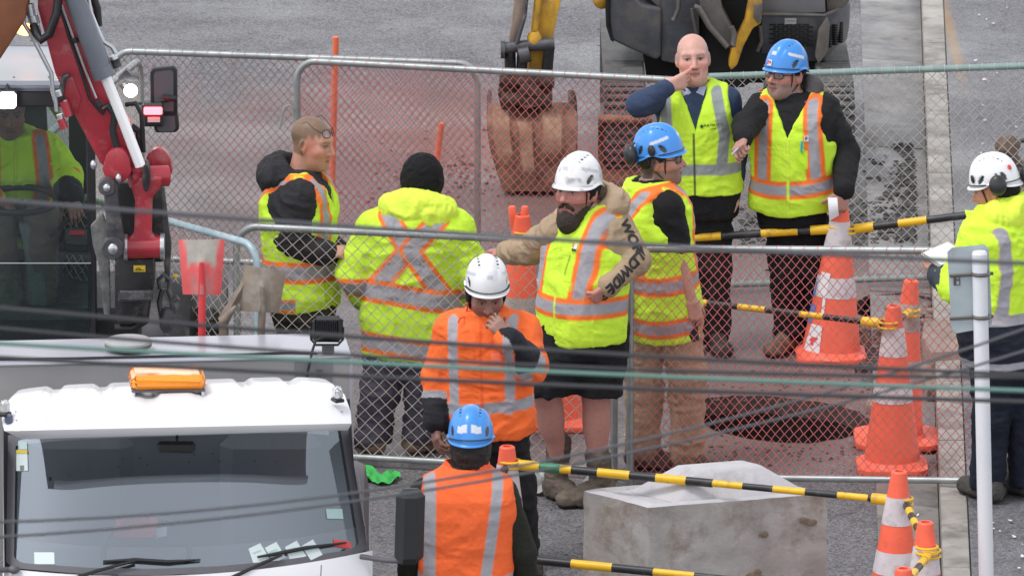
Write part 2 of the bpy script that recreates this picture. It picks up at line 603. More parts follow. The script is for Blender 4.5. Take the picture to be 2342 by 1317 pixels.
# ------------------------------------------------------------------ one person
HS = np.array([-.26, -.06, .15, .40, .65, .82, .93, 1.0, 1.07])
HA = np.array([.150, .176, .168, .166, .178, .182, .160, .100, .066])
HB = np.array([.120, .125, .116, .117, .126, .120, .098, .076, .062])
def rot_head(yaw, pitch=0, roll=0):
    """rows: left, forward, up. yaw 0 looks at the camera, + turns to image right; pitch + looks down"""
    f = np.array([math.sin(yaw), -math.cos(yaw), 0]); l = np.array([math.cos(yaw), math.sin(yaw), 0]); u = np.array([0, 0, 1.0])
    f2 = f * math.cos(pitch) - u * math.sin(pitch); u2 = u * math.cos(pitch) + f * math.sin(pitch)
    l3 = l * math.cos(roll) + u2 * math.sin(roll); u3 = u2 * math.cos(roll) - l * math.sin(roll)
    return np.array([l3, f2, u3])
def head_sd(x, y, z, o):
    x = np.abs(x)
    d = sd_ell(x, y, z, (0, -.012, .040), (.076, .096, .084))
    d = smin(d, sd_ell(x, y, z, (0, .022, -.030), (.062, .074, .088)), .05)
    d = smin(d, sd_ell(x, y, z, (.030, .036, -.070), (.030, .045, .040)), .04)          # jaw
    d = smin(d, sd_ell(x, y, z, (0, .074, -.098), (.026, .020, .018)), .035)             # chin
    d = smin(d, sd_ell(x, y, z, (.045, .062, -.018), (.022, .020, .018)), .03)           # cheekbone
    d = smin(d, sd_caps(x, y, z, (0, .088, .036), (.046, .070, .034), .010, .008), .018) # brow
    d = smax(d, -sd_ell(x, y, z, (.033, .102, .012), (.019, .017, .0125)), .014)         # eye socket
    d = smin(d, sd_ell(x, y, z, (.032, .074, .012), (.0135, .0145, .0115)), .004)        # eyeball
    d = smin(d, sd_caps(x, y, z, (.020, .088, .019), (.044, .081, .018), .003, .003), .005)
    ns = o.get('nose', 1.0)
    d = smin(d, sd_caps(x, y, z, (0, .090, .020), (0, .089 + .026 * ns, -.024), .008, .0125), .014)
    d = smin(d, sd_ell(x, y, z, (.0125, .100, -.029), (.009, .010, .008)), .008)
    d = smax(d, -sd_ell(x, y, z, (.007, .108, -.038), (.004, .006, .003)), .004)
    d = smin(d, sd_caps(x, y, z, (0, .0975, -.0560), (.022, .086, -.0585), .0055, .003), .007)   # lips
    d = smin(d, sd_caps(x, y, z, (0, .0965, -.0665), (.019, .087, -.0645), .0065, .003), .007)
    d = smax(d, -sd_caps(x, y, z, (0, .105, -.0612), (.023, .091, -.0612), .0022, .0014), .004)
    e = sd_ell(x * .97 + y * .24, y * .97 - x * .24, z, (.0735, -.030, -.004), (.0095, .020, .034))
    e = smax(e, -sd_ell(x, y, z, (.086, -.006, .002), (.007, .011, .019)), .006)
    d = smin(d, e, .010)
    if o.get('jowl'):
        d = smin(d, sd_ell(x, y, z, (.0, .035, -.098), (.05 * o['jowl'], .045, .028)), .03)
    return d
def person(name, label, base, yaw, J, head, top=None, vest=None, legs=None, boots=None, hands=(), lean=None, zg=0.0,
           skin=(0.52, 0.27, 0.20), gw=1.0, gd=1.0, belly=0.0, seed=1, group='people at the road works', base_w=None):
    gp = G(base[0], base[1], zg) if base_w is None else np.asarray(base_w, float)
    Yb = gp[1]
    root = thing(name, (gp[0], gp[1], gp[2]), label, 'person', group)
    j = {k: W(v[0], v[1], Yb + v[2]) for k, v in J.items()}
    pel, nek = j['pel'], j['nek']
    U = nrm(nek - pel); T = float(np.linalg.norm(nek - pel))
    F0 = np.array([math.sin(yaw), -math.cos(yaw), 0]); Fv = nrm(F0 - U * np.dot(F0, U)); A = np.cross(U, -Fv) * 1.0
    if np.dot(A, [math.cos(yaw), math.sin(yaw), 0]) < 0: A = -A
    gw_ = np.asarray(gw, float) * np.ones(9); gd_ = np.asarray(gd, float) * np.ones(9)
    hs = HS * T; aa = HA * gw_; bb = HB * gd_
    cc = belly * np.array([.2, .6, 1, .9, .4, .1, 0, 0, 0])
    bb = bb + cc * .5
    def loc(X, Y, Z):
        a, b, d = X - pel[0], Y - pel[1], Z - pel[2]
        return (a * A[0] + b * A[1] + d * A[2], a * Fv[0] + b * Fv[1] + d * Fv[2], a * U[0] + b * U[1] + d * U[2])
    def torso(e, n=2.4, lo=None, hi=None):
        def fn(X, Y, Z):
            x, y, h = loc(X, Y, Z)
            a = np.interp(h, hs, aa) + e; b = np.interp(h, hs, bb) + e; c = np.interp(h, hs, cc * .6)
            y = y - c
            rho = (np.abs(x / a) ** n + np.abs(y / b) ** n) ** (1 / n) + 1e-6
            d = (rho - 1) * np.sqrt(x * x + y * y) / rho
            d = np.where(rho < .15, -np.minimum(a, b), d)
            return np.maximum(d, np.maximum(hs[0] - h if lo is None else lo - h, h - (hs[-1] if hi is None else hi)))
        return fn
    tb = [pel + U * h + A * sx * .3 + Fv * sy * .3 for h in (hs[0], hs[-1]) for sx in (-1, 1) for sy in (-1, 1)]
    tlo, thi = np.min(tb, 0), np.max(tb, 0)
    arms = [k for k in 'ab' if 's' + k in j]
    yk = [nek - U * .075 + (j['s' + k] - (nek - U * .075)) * .80 for k in arms]
    # ---------------- the head
    hc = W(head['c'][0], head['c'][1], Yb + head['c'][2]); HM = rot_head(head['yaw'], head.get('pitch', 0), head.get('roll', 0))
    hsz = head.get('s', 1.0)
    def hp(x, y, z): return hc + hsz * (HM[0] * x + HM[1] * y + HM[2] * z)
    # ---------------- body, one skin
    hnds = []
    for hd in hands:
        k = hd['k']
        wr = j['w' + k]
        d = nrm(hd['dir']); n_ = np.asarray(hd['palm'], float); n_ = nrm(n_ - d * np.dot(n_, d)); lt = np.cross(d, n_) * hd.get('thumb', 1)
        sc = hd.get('s', 1.0); segs = []
        cu = hd.get('curl', (.3, .35, .4, .45)); sp = hd.get('spread', .06)
        kn = []
        for q in range(4):
            off = (.030, .0105, -.010, -.029)[q] * sc; ln = (.92, 1.0, .95, .76)[q] * sc
            b0 = wr + d * (.010 * sc) + lt * off * .55
            kb = wr + d * (.088 - (.0, .0, .004, .012)[q]) * sc + lt * off
            kn.append(kb)
            segs.append((b0, kb, .0155 * sc, .0120 * sc, .020))
            ang = 0.0; p = kb; d2 = nrm(d + lt * sp * (1.5 - q))
            for s_i, (l_, cw) in enumerate(((.043, 1.0), (.027, 1.1), (.021, .8))):
                ang += cu[q] * cw
                dd = d2 * math.cos(ang) + n_ * math.sin(ang)
                p2 = p + dd * l_ * ln
                segs.append((p, p2, (.0098 - .001 * s_i) * sc, (.0090 - .001 * s_i) * sc, .003))
                p = p2
        t0 = wr + d * .022 * sc + lt * .022 * sc + n_ * .006; tcu = hd.get('tcurl', .35); tdir = nrm(d * .62 + lt * hd.get('tl', .72) + n_ * hd.get('topp', .35))
        t1 = t0 + tdir * .040 * sc; td2 = nrm(tdir + (n_ * .5 + d * .5 - lt * .4) * tcu); t2 = t1 + td2 * .034 * sc; t3 = t2 + nrm(td2 + (n_ * .4 - lt * .3) * tcu) * .026 * sc
        segs += [(t0, t1, .0165 * sc, .0125 * sc, .015), (t1, t2, .0115 * sc, .0105 * sc, .004), (t2, t3, .0105 * sc, .0085 * sc, .003)]
        P_ = np.array([q for sg in segs for q in sg[:2]])
        hnds.append((segs, P_.min(0) - .02, P_.max(0) + .02, kn))
    refs = [(hc - .14, hc + .145, .0040)] + [(a, b, .0040) for _, a, b, _ in hnds]
    pts = np.array(list(j.values()) + [hc + .16, hc - .16])
    for _, a, b, _ in hnds: pts = np.vstack([pts, a, b])
    f = Field(np.minimum(pts.min(0), tlo) - .12, np.maximum(pts.max(0), thi) + .1, .014, refs)
    f.add(torso(-.012), tlo, thi, .02)
    for k in arms:
        f.caps(j['s' + k], j['e' + k], .050, .040, .03); f.caps(j['e' + k], j['w' + k], .041, .027, .02)
    if len(yk) == 2: f.caps(yk[0], yk[1], .05, .05, .03)
    lr = (legs or {}).get('body', (.076, .055, .056, .038))
    for k in 'ab':
        if 'h' + k in j:
            f.caps(j['h' + k], j['k' + k], lr[0], lr[1], .03)
            f.caps(j['k' + k], j['n' + k], lr[2] * .9, lr[3], .025)
            if legs and legs.get('bare'):
                cf = j['k' + k] * .68 + j['n' + k] * .32 + np.array(legs['bare'])
                f.ell(cf, (lr[2] * .95, lr[2] * 1.0, .13), None, .05)
    nb = nek - U * .05
    f.caps(hp(0, -.022, -.05), nb, .056 * head.get('neck', 1), .066 * head.get('neck', 1), .04)
    def hfn(X, Y, Z):
        a, b, d = (X - hc[0]) / hsz, (Y - hc[1]) / hsz, (Z - hc[2]) / hsz
        return hsz * head_sd(a * HM[0, 0] + b * HM[0, 1] + d * HM[0, 2], a * HM[1, 0] + b * HM[1, 1] + d * HM[1, 2], a * HM[2, 0] + b * HM[2, 1] + d * HM[2, 2], head)
    f.add(hfn, hc - .155, hc + .155, .035)
    for segs, _, _, _ in hnds:
        for (p, q, r0, r1, k_) in segs: f.caps(p, q, r0, r1, k_)
    V, F = f.mesh()
    col = np.tile(np.array(skin), (len(V), 1))
    L = ((V - hc) / hsz) @ HM.T
    x, y, z = np.abs(L[:, 0]), L[:, 1], L[:, 2]
    hd_ = (np.linalg.norm(L, axis=1) < .17)
    def setc(m, c, w=1.0):
        w = np.clip(w, 0, 1) * m if not np.isscalar(w) else w * m.astype(float)
        col[:] = col * (1 - w[:, None]) + np.array(c) * w[:, None]
    red = np.array(skin) * np.array([1.02, .70, .66])
    setc(hd_, red, .75 * np.exp(-((x - .042) ** 2 + (z + .022) ** 2) / .0006) * (y > .03))
    setc(hd_, red, .8 * np.exp(-(x ** 2 + (z + .028) ** 2) / .00025) * (y > .08))
    setc(hd_ & (x > .066) & (np.abs(z) < .05), red, .6)
    if head.get('stubble'):
        w = np.exp(-np.maximum(0, np.abs(z + .075) - .03) ** 2 / .0003) * (y > -.02) * (z < -.035)
        w *= 1 - np.exp(-(x ** 2 / .0006 + (z + .061) ** 2 / .00005))
        setc(hd_, head['stubble'][0], head['stubble'][1] * w)
    setc(hd_ & (x < .024) & (np.abs(z + .061) < .010) & (y > .082), np.array(skin) * np.array([.80, .50, .50]), .8)
    setc(hd_ & (x < .023) & (np.abs(z + .0612) < .0028) & (y > .082), np.array(skin) * .22, .8)
    setc(hd_ & (x < .0135) & (np.abs(z + .038) < .004) & (y > .095), np.array(skin) * .3, .8)
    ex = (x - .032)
    setc(hd_ & (y > .068), np.array(skin) * np.array([.5, .42, .42]), .75 * np.exp(-(ex ** 2 / .00045 + (z - .014) ** 2 / .00016)))  # painted shade in the eye sockets
    setc(hd_ & (y > .074) & (ex ** 2 / .00016 + (z - .0105) ** 2 / .000030 < 1), (.36, .31, .29), .9)
    gx = head.get('gaze', 0.0)
    Lx = L[:, 0]
    setc(hd_ & (y > .074) & (((np.abs(Lx - gx * .006) - .032) ** 2 + (z - .0105) ** 2) < .0000330), (.03, .022, .018), 1.0)
    setc(hd_ & (y > .07) & (np.abs(ex) < .0155) & (np.abs(z - .0180 + ex ** 2 * 12) < .0028), np.array(skin) * .18, .9)
    bc = head.get('brow', (.10, .06, .04))
    setc(hd_ & (y > .062) & (x > .011) & (x < .052) & (np.abs(z - (.034 - np.abs(ex - .004) * .15)) < .0055), bc, head.get('browa', .75))
    if head.get('hairfn'):
        w = head['hairfn'](L[:, 0], y, z)
        setc(hd_, head['haircol'], w)
    body = np_mesh('body', V, F, M_skin, root, col)
    # ---------------- layers of clothing
    def arm_info(V):
        info = []
        for k in arms:
            for sg, (p, q) in (('u', (j['s' + k], j['e' + k])), ('f', (j['e' + k], j['w' + k]))):
                d = q - p; t = ((V - p) @ d) / np.dot(d, d)
                dist = np.linalg.norm(V - p - np.clip(t, 0, 1)[:, None] * d, axis=1)
                info.append((k, sg, t, dist))
        return info
    def soft(c, m, d, colr):
        w = (np.clip(d / .007 + .5, 0, 1) * m)[:, None]
        c[:] = c * (1 - w) + np.array(colr) * w
    def paint(V, col0, ops, armr=.085):
        c = np.tile(np.array(col0, float), (len(V), 1))
        lx, ly, lh = loc(V[:, 0], V[:, 1], V[:, 2])
        front = ly > np.interp(lh, hs, cc * .6)
        info = arm_info(V)
        if info:
            da = np.min([i[3] for i in info], 0)
            isarm = (da < armr) & (np.abs(lx) > np.interp(lh, hs, aa) * .84)
            near = np.argmin([i[3] for i in info], 0)
        else:
            isarm = np.zeros(len(V), bool); near = np.zeros(len(V), int)
        for op in ops:
            t = op[0]
            if t == 'band':                                   # hc, silver width, total width, silver, edge
                d = np.abs(lh - op[1] - .012 * np.sin(lx * 9 + seed)); m = ~isarm
                soft(c, m, op[3] / 2 - d, op[5]); soft(c, m, op[2] / 2 - d, op[4])
            elif t == 'tape':                                 # side, points, silver width, total, silver, edge
                sd = {'f': front, 'b': ~front, 'fb': np.ones(len(V), bool)}[op[1]]
                best = np.full(len(V), 9.0)
                for (p, q) in zip(op[2][:-1], op[2][1:]):
                    p, q = np.array(p), np.array(q); d = q - p
                    tt = np.clip(((lx - p[0]) * d[0] + (lh - p[1]) * d[1]) / np.dot(d, d), 0, 1)
                    best = np.minimum(best, np.hypot(lx - p[0] - tt * d[0], lh - p[1] - tt * d[1]))
                m = sd & ~isarm
                soft(c, m, op[4] / 2 - best, op[6]); soft(c, m, op[3] / 2 - best, op[5])
            elif t == 'rect':                                 # side, x0, x1, h0, h1, colour
                sd = {'f': front, 'b': ~front, 'fb': np.ones(len(V), bool)}[op[1]]
                m = sd & ~isarm & (lx > op[2]) & (lx < op[3]) & (lh > op[4]) & (lh < op[5]); c[m] = op[6]
            elif t == 'arm':                                  # which, seg, t0, t1, colour
                for q, (k, sg, tt, dist) in enumerate(info):
                    if k in op[1] and sg == op[2]:
                        m = isarm & (near == q) & (tt > op[3]) & (tt < op[4]); c[m] = op[5]
            elif t == 'sleeve':
                c[isarm] = op[1]
            elif t == 'fn':
                op[1](c, lx, ly, lh, front, isarm)
        return c
    out = {'root': root, 'j': j, 'hp': hp, 'HM': HM, 'hc': hc, 'pel': pel, 'U': U, 'A': A, 'F': Fv, 'T': T, 'loc': loc, 'body': body, 'hands': hnds, 'hsz': hsz}
    if top:
        e = top.get('e', .018); ra = top.get('ra', (.064, .056, .052, .044)); hem = top.get('hem', -.10) ; sl_ = top.get('sleeve', 2.0)
        P_ = np.array([j[a + k] for k in arms for a in 'sew'] + [tlo, thi])
        f = Field(P_.min(0) - .09, P_.max(0) + .09, top.get('h', .0068))
        f.add(torso(e, lo=-9), tlo - .05, thi + .05, .02)
        if len(yk) == 2: f.caps(yk[0], yk[1], .050 + e, .050 + e, .04)
        for k in arms:
            s_, e_, w_ = j['s' + k], j['e' + k], j['w' + k]
            if sl_ <= 1: f.caps(s_, s_ + (e_ - s_) * sl_, ra[0], ra[1], .035)
            else:
                f.caps(s_, e_, ra[0], ra[1], .035)
                f.caps(e_, e_ + (w_ - e_) * (sl_ - 1) * .96, ra[2], ra[3], .02)
        if top.get('collar'):
            ch, cr = top['collar']
            for q in range(14):
                a0, a1 = 2 * math.pi * q / 14, 2 * math.pi * (q + 1) / 14
                cp = lambda a: nek + U * (.0 + ch * .5) + A * math.cos(a) * .072 + Fv * (math.sin(a) * .070 + .004) - U * (.012 * math.sin(a))
                f.caps(cp(a0), cp(a1), cr, cr, .02)
        X, Y, Z = f.full(); lx, ly, lh = loc(X, Y, Z)
        f.cut(hem - lh)
        f.cut(-np.maximum(np.sqrt(lx ** 2 + (ly - .01) ** 2) - .060, T * .95 - lh))
        V, F = f.mesh()
        V = crease(V, F, top.get('fold', .008), top.get('ff', (9, 9, 11)), seed * 17)
        col = paint(V, top['col'], top.get('ops', ()))
        out['top'] = np_mesh(top.get('name', 'jacket'), V, F, top.get('mat', M_cloth), root, col)
        out['topVF'] = (V, F)
    if vest:
        e = vest.get('e', .032); hem = vest['hem']
        f = Field(tlo - .06, thi + .06, vest.get('h', .0062))
        f.add(torso(e, lo=-9), tlo - .05, thi + .05, .02)
        if len(yk) == 2: f.caps(yk[0], yk[1], .052 + e, .052 + e, .05)
        X, Y, Z = f.full(); lx, ly, lh = loc(X, Y, Z)
        lim = np.interp(lh / T, [-.5, .45, .60, .75, .95, 1.2], np.array(vest.get('lim', (.4, .4, .20, .170, .165, .165))))
        f.cut(np.abs(lx) - lim, .01)
        f.cut(hem + vest.get('wave', .01) * np.sin(lx * 14 + seed) - lh)
        nk = vest.get('nk', (.62, .075))           # height of the V's point / T, half width at the top
        vv = np.abs(lx) - np.clip((lh / T - nk[0]) / (1.0 - nk[0]), 0, 2) * nk[1]
        f.cut(np.where((ly > .0) & (nk[0] < 1.0), -vv, -1.0))
        f.cut(-np.maximum(np.sqrt(lx ** 2 + (ly + .0) ** 2) - vest.get('nr', .088), T * .90 - lh))
        if vest.get('slit'):
            f.cut(np.where(ly > 0, .004 - np.abs(lx - vest['slit']), -1.0))
        V, F = f.mesh()
        V = crease(V, F, vest.get('fold', .009), vest.get('ff', (7, 7, 8)), seed * 31 + 3)
        col = paint(V, vest['col'], vest.get('ops', ()), armr=-1)
        out['vest'] = np_mesh(vest.get('name', 'vest'), V, F, M_hivis, root, col)
        out['vestVF'] = (V, F)
    if legs:
        r = legs.get('r', (.102, .076, .074, .066)); wh = legs.get('waist', .10)
        P_ = np.array([j[a + k] for k in 'ab' for a in 'hkn' if a + k in j] + [tlo, pel + .26, pel - .26])
        f = Field(P_.min(0) - .09, np.array([*(P_.max(0) + .09)[:2], pel[2] + .2]), .0078)
        f.add(torso(legs.get('e', .012), lo=hs[0] - .0), tlo - .05, thi + .05, .02)
        for k in 'ab':
            if 'h' + k not in j: continue
            f.caps(j['h' + k], j['k' + k], r[0], r[1], .05)
            if not legs.get('shorts'): f.caps(j['k' + k], j['n' + k], r[2], r[3], .02)
        X, Y, Z = f.full(); lx, ly, lh = loc(X, Y, Z)
        f.cut(lh - wh)
        if not legs.get('shorts') and boots: f.cut((boots.get('zg', gp[2]) + .065) - Z + 0 * lh)
        if legs.get('shorts'):
            f.cut(legs['shorts'] - lh)
        V, F = f.mesh()
        V = crease(V, F, legs.get('fold', .010), legs.get('ff', (8, 8, 10)), seed * 13 + 9)
        c = np.tile(np.array(legs['col'], float), (len(V), 1))
        dirt = legs.get('dirt')
        if dirt:
            w = np.clip((pel[2] - .45 - V[:, 2]) * 2.0, 0, 1) * np.clip(vnoise(V * 9, 3) * .8 + .45, 0, 1) * dirt[1]
            c = c * (1 - w[:, None]) + np.array(dirt[0]) * w[:, None]
        if legs.get('ops'): legs['ops'](c, V, j, loc)
        out['legs'] = np_mesh(legs.get('name', 'trousers'), V, F, M_cloth, root, c)
    if boots:
        for k in 'ab':
            if 'n' + k not in j or k in boots.get('skip', ''): continue
            an = j['n' + k]; ty = boots['yaw'][k]; td = np.array([math.sin(ty), -math.cos(ty), 0]); g0 = boots.get('zg', gp[2])
            lift = boots.get('lift', {}).get(k, 0.0)
            fl = np.array([an[0], an[1], g0 + lift])
            hl = fl - td * .045 + np.array([0, 0, .045]); toe = fl + td * .175 + np.array([0, 0, .038]); inst = fl + td * .07 + np.array([0, 0, .075])
            P_ = np.array([hl, toe, an, an + np.array([0, 0, .16])])
            f = Field(P_.min(0) - .1, P_.max(0) + .1, .0065)
            f.caps(hl, toe, .046, .042, .0); f.caps(hl + [0, 0, .03], inst, .046, .038, .03)
            side = np.array([-td[1], td[0], 0])
            f.ell(toe - td * .02, (.052, .07, .040), np.array([side, td, [0, 0, 1]]), .03)
            f.caps(hl + td * .02 + [0, 0, .04], an + np.array([0, 0, boots.get('hgt', .10)]), .052, boots.get('rs', .058), .03)
            X, Y, Z = f.full(); f.cut((g0 + lift) - Z + 0 * X + 0 * Y, .01)
            V, F = f.mesh(); V = crease(V, F, .006, (20, 20, 34), seed + 4)
            c = np.tile(np.array(boots['col'], float), (len(V), 1))
            w = np.clip(vnoise(V * 14, 8) * .7 + .3, 0, 1) * boots.get('dirty', .6)
            c = c * (1 - w[:, None]) + np.array(boots.get('mud', (.16, .12, .09))) * w[:, None]
            c[V[:, 2] < g0 + lift + .022] = boots.get('sole', (.02, .018, .016))
            np_mesh('boot', V, F, M_rubber, root, c)
    return out
def bvh_of(V, F):
    return BVHTree.FromPolygons([tuple(v) for v in V], [tuple(int(i) for i in q) for q in F])
# ------------------------------------------------------------------ things worn on heads
def helmet(pp, col, tilt=0.0, up=.030, back=-.004, vents=True, stick=(0.62, 0.62, 0.66), marks=None, scl=.86, dirty=0.0, seed=0, name='helmet', yawoff=0.0):
    HM, s = pp['HM'], pp['hsz'] * scl
    l, f_, u = HM
    f_, l = f_ * math.cos(yawoff) + l * math.sin(yawoff), l * math.cos(yawoff) - f_ * math.sin(yawoff)
    f2 = f_ * math.cos(tilt) - u * math.sin(tilt); u2 = u * math.cos(tilt) + f_ * math.sin(tilt)
    c0 = pp['hp'](0, back, up)
    NA, NE = 120, 56
    az = np.linspace(0, 2 * math.pi, NA, endpoint=False)          # 0 = front, + to the person's left
    V = np.zeros((NE + 2, NA, 3)); C = np.zeros((NE + 2, NA, 3)); C[:] = col
    ca, sa = np.cos(az), np.sin(az)
    rb = 1.0 / np.sqrt((ca / .142) ** 2 + (sa / .115) ** 2)
    rb = rb * (1 + .012 * np.cos(2 * az))
    brim = -.012 + .024 * np.exp(-((np.abs(np.angle(np.exp(1j * az))) - 1.75) / .45) ** 2) - .012 * np.exp(-((np.abs(np.angle(np.exp(1j * az))) - math.pi) / .7) ** 2)
    for i in range(NE + 2):
        if i == 0:                       # lip, inner edge
            r = rb * .93; z = brim + .006
        elif i == 1:                     # lip, outer edge
            r = rb * 1.075 + .004 * (ca > .75); z = brim - .004
        elif i == 2:
            r = rb * 1.055 + .003 * (ca > .75); z = brim + .006
        else:
            q = (i - 3) / (NE - 2); ph = q * math.pi / 2
            r = rb * math.cos(ph) ** .74; z = brim * (1 - q) + .010 * (1 - q) + .160 * math.sin(ph) ** 1.05
        x_, y_ = r * sa, r * ca
        zz = z + 0 * az
        if i >= 3:
            ridge = np.exp(-(x_ / .032) ** 4) * .007 * (1 if i < NE else 1)
            groove = -.005 * np.exp(-((np.abs(x_) - .045) / .008) ** 2) * np.clip((zz - .04) / .04, 0, 1)
            zz = zz + (ridge + groove) * 1.15 * np.clip((zz - .03) / .05, 0, 1)
            azs = np.angle(np.exp(1j * az)); aza = np.abs(azs)
            # side scoops and vents
            sc_ = np.exp(-((aza - 1.15) / .20) ** 4 - ((z - .034) / .021) ** 4)
            vent = ((aza - 1.05 - (z - .02) * 5) ** 2 / .020 + (z - .038) ** 2 / .00055) < 1
            vent &= (aza - .95 - (z - .02) * 5) > -.13
            v2 = ((aza - 2.35 + (z - .03) * 3) ** 2 / .016 + (z - .045) ** 2 / .00055) < 1
            slots = (np.abs(np.abs(x_) - .050) < .006) & (z > .112) & (np.abs(np.sin(y_ * 120)) < .75) & (np.abs(y_) < .075)
            r_in = 1 - .035 * sc_
            if vents:
                d_ = (vent | v2 | slots)
                r_in = r_in - .03 * d_
                C[i][d_] = (.03, .032, .036)
                if stick is not None:
                    st1 = (np.abs(aza - 1.25) < .52) & (np.abs(z - .084 + .02 * (aza - 1.25)) < .0085)
                    st2 = (np.abs(aza - 2.85) < .22) & (np.abs(z - .06) < .018)
                    st3 = (aza < .12) & (np.abs(z - .085) < .010)
                    C[i][(st1 | st2 | st3) & ~d_] = stick
            x_, y_ = x_ * r_in, y_ * r_in
        V[i] = c0 + s * (l[None] * x_[:, None] + f2[None] * y_[:, None] + u2[None] * zz[:, None])
    if dirty:
        n_ = vnoise(V.reshape(-1, 3) * 22, seed + 2).reshape(V.shape[:2]) + .5 * vnoise(V.reshape(-1, 3) * 60, seed).reshape(V.shape[:2])
        w = np.clip((n_ - .25) * 2.0, 0, 1)[..., None] * dirty
        C = C * (1 - w) + np.array((.22, .22, .23)) * w
    VV = list(V.reshape(-1, 3)); CC = list(C.reshape(-1, 3)); F = []
    for i in range(NE + 1):
        for k in range(NA):
            F.append((i * NA + k, i * NA + (k + 1) % NA, (i + 1) * NA + (k + 1) % NA, (i + 1) * NA + k))
    ct = len(VV); VV.append(V[-1].mean(0)); CC.append(np.array(C[-1].mean(0)))
    F = np.array(F)[:, ::-1]
    tris = [(( NE + 1) * NA + k, ct, (NE + 1) * NA + (k + 1) % NA) for k in range(NA)]
    me_v = np.array(VV)
    m = MB(); m.add(me_v, [tuple(q) for q in F] + [t[::-1] for t in tris]); m.c = [tuple(c) for c in CC]
    o = m.build(name, M_shell, pp['root'], smooth=True, angle=55)
    inn = MB(); inn.lathe(c0, [(.0, .02), (.085, .018), (.112, .006)], u2, 40, ux=f2, sx=1.22, cap=False)
    inn.build('liner', M_black, o)
    def hpos(az_, z_, out=0.0):
        rb_ = 1 / math.sqrt((math.cos(az_) / .142) ** 2 + (math.sin(az_) / .115) ** 2)
        q = np.clip((z_) / .160, 0, 1); rr = rb_ * math.sqrt(max(1 - q * q, 0)) ** .74 + out
        n_ = nrm(l * math.sin(az_) + f2 * math.cos(az_) + u2 * (z_ / .138) * .7)
        return c0 + s * (l * rr * math.sin(az_) + f2 * rr * math.cos(az_) + u2 * z_), n_
    return {'obj': o, 'pos': hpos, 'l': l, 'f': f2, 'u': u2, 'c0': c0, 's': s}
def ball(parent, name, c, r, M_, col=None, M=None, n=16, angle=60):
    m = MB(); Mx = np.eye(3) if M is None else np.asarray(M); P = []
    for i in range(n + 1):
        t = math.pi * i / n
        P.append([np.asarray(c) + Mx[0] * r[0] * math.sin(t) * math.cos(a) + Mx[1] * r[1] * math.sin(t) * math.sin(a) + Mx[2] * r[2] * math.cos(t)
                  for a in np.linspace(0, 2 * math.pi, 2 * n + 1)])
    m.grid(P, flip=True)
    return m.build(name, M_, parent, smooth=True, angle=angle)
def cap_shell(pp, name, col, fn_keep, r=(.084, .106, .094), c=(0, -.014, .036), M_=None, fold=.003, seed=1, extra=None, h=.006):
    """knitted cap or hair: a skin round the skull kept where fn_keep(x,y,z) < 0"""
    hc, HM, s = pp['hc'], pp['HM'], pp['hsz']
    f = Field(hc - .2, hc + .2, h)
    X, Y, Z = f.full()
    a, b, d = (X - hc[0]) / s, (Y - hc[1]) / s, (Z - hc[2]) / s
    x = a * HM[0, 0] + b * HM[0, 1] + d * HM[0, 2]; y = a * HM[1, 0] + b * HM[1, 1] + d * HM[1, 2]; z = a * HM[2, 0] + b * HM[2, 1] + d * HM[2, 2]
    D = sd_ell(x, y, z, c, r)
    if extra is not None: D = smin(D, extra(x, y, z), .03)
    f.D = (s * np.maximum(D, fn_keep(x, y, z))).astype(np.float32)
    V, F = f.mesh()
    V = crease(V, F, fold, (30, 30, 30), seed)
    c_ = np.tile(np.array(col, float), (len(V), 1))
    return np_mesh(name, V, F, M_ or M_hair, pp['root'], c_)
def glasses(pp, z=.014, y=.104, tilt=0.0, col=None, w=.033, rim=.0022, lens=True, h=.017):
    hp = pp['hp']; m = MB(); lm = MB()
    for sx in (-1, 1):
        ring = []
        for a in np.linspace(0, 2 * math.pi, 18, endpoint=False):
            xx = sx * w + .024 * math.copysign(abs(math.cos(a)) ** .7, math.cos(a)); zz = z + h * math.copysign(abs(math.sin(a)) ** .7, math.sin(a))
            ring.append(hp(xx, y - (abs(xx) ** 2) * 5 + (zz - z) * tilt, zz))
        m.tube(ring, rim, 6, closed=True)
        lm.add(ring, [tuple(range(18))])
        m.tube([hp(sx * (w + .024), y - .017, z + .004), hp(sx * .078, y - .06, z + .004 - tilt * .04), hp(sx * .080, -.008, z - .004 - tilt * .10), hp(sx * .078, -.03, z - .018 - tilt * .10)], rim * .9, 6)
    m.tube([hp(-.010, y + .001, z + .003), hp(0, y + .004, z + .006), hp(.010, y + .001, z + .003)], rim, 6)
    o = m.build('glasses', col or M_black, pp['root'], smooth=True)
    if lens: lm.build('lens', M_lens, o)
    return o
def strap(pp, col=None, chin=True):
    hp = pp['hp']; m = MB()
    for sx in (-1, 1):
        m.tube([hp(sx * .080, .045, .045), hp(sx * .074, .035, -.02), hp(sx * .058, .034, -.085), hp(sx * .022, .062, -.125), hp(0, .066, -.128)], .0042, 6)
        m.tube([hp(sx * .082, -.05, .03), hp(sx * .080, -.02, -.03), hp(sx * .066, .022, -.075)], .0038, 6)
    return m.build('chin_strap', col or M_black, pp['root'], smooth=True)
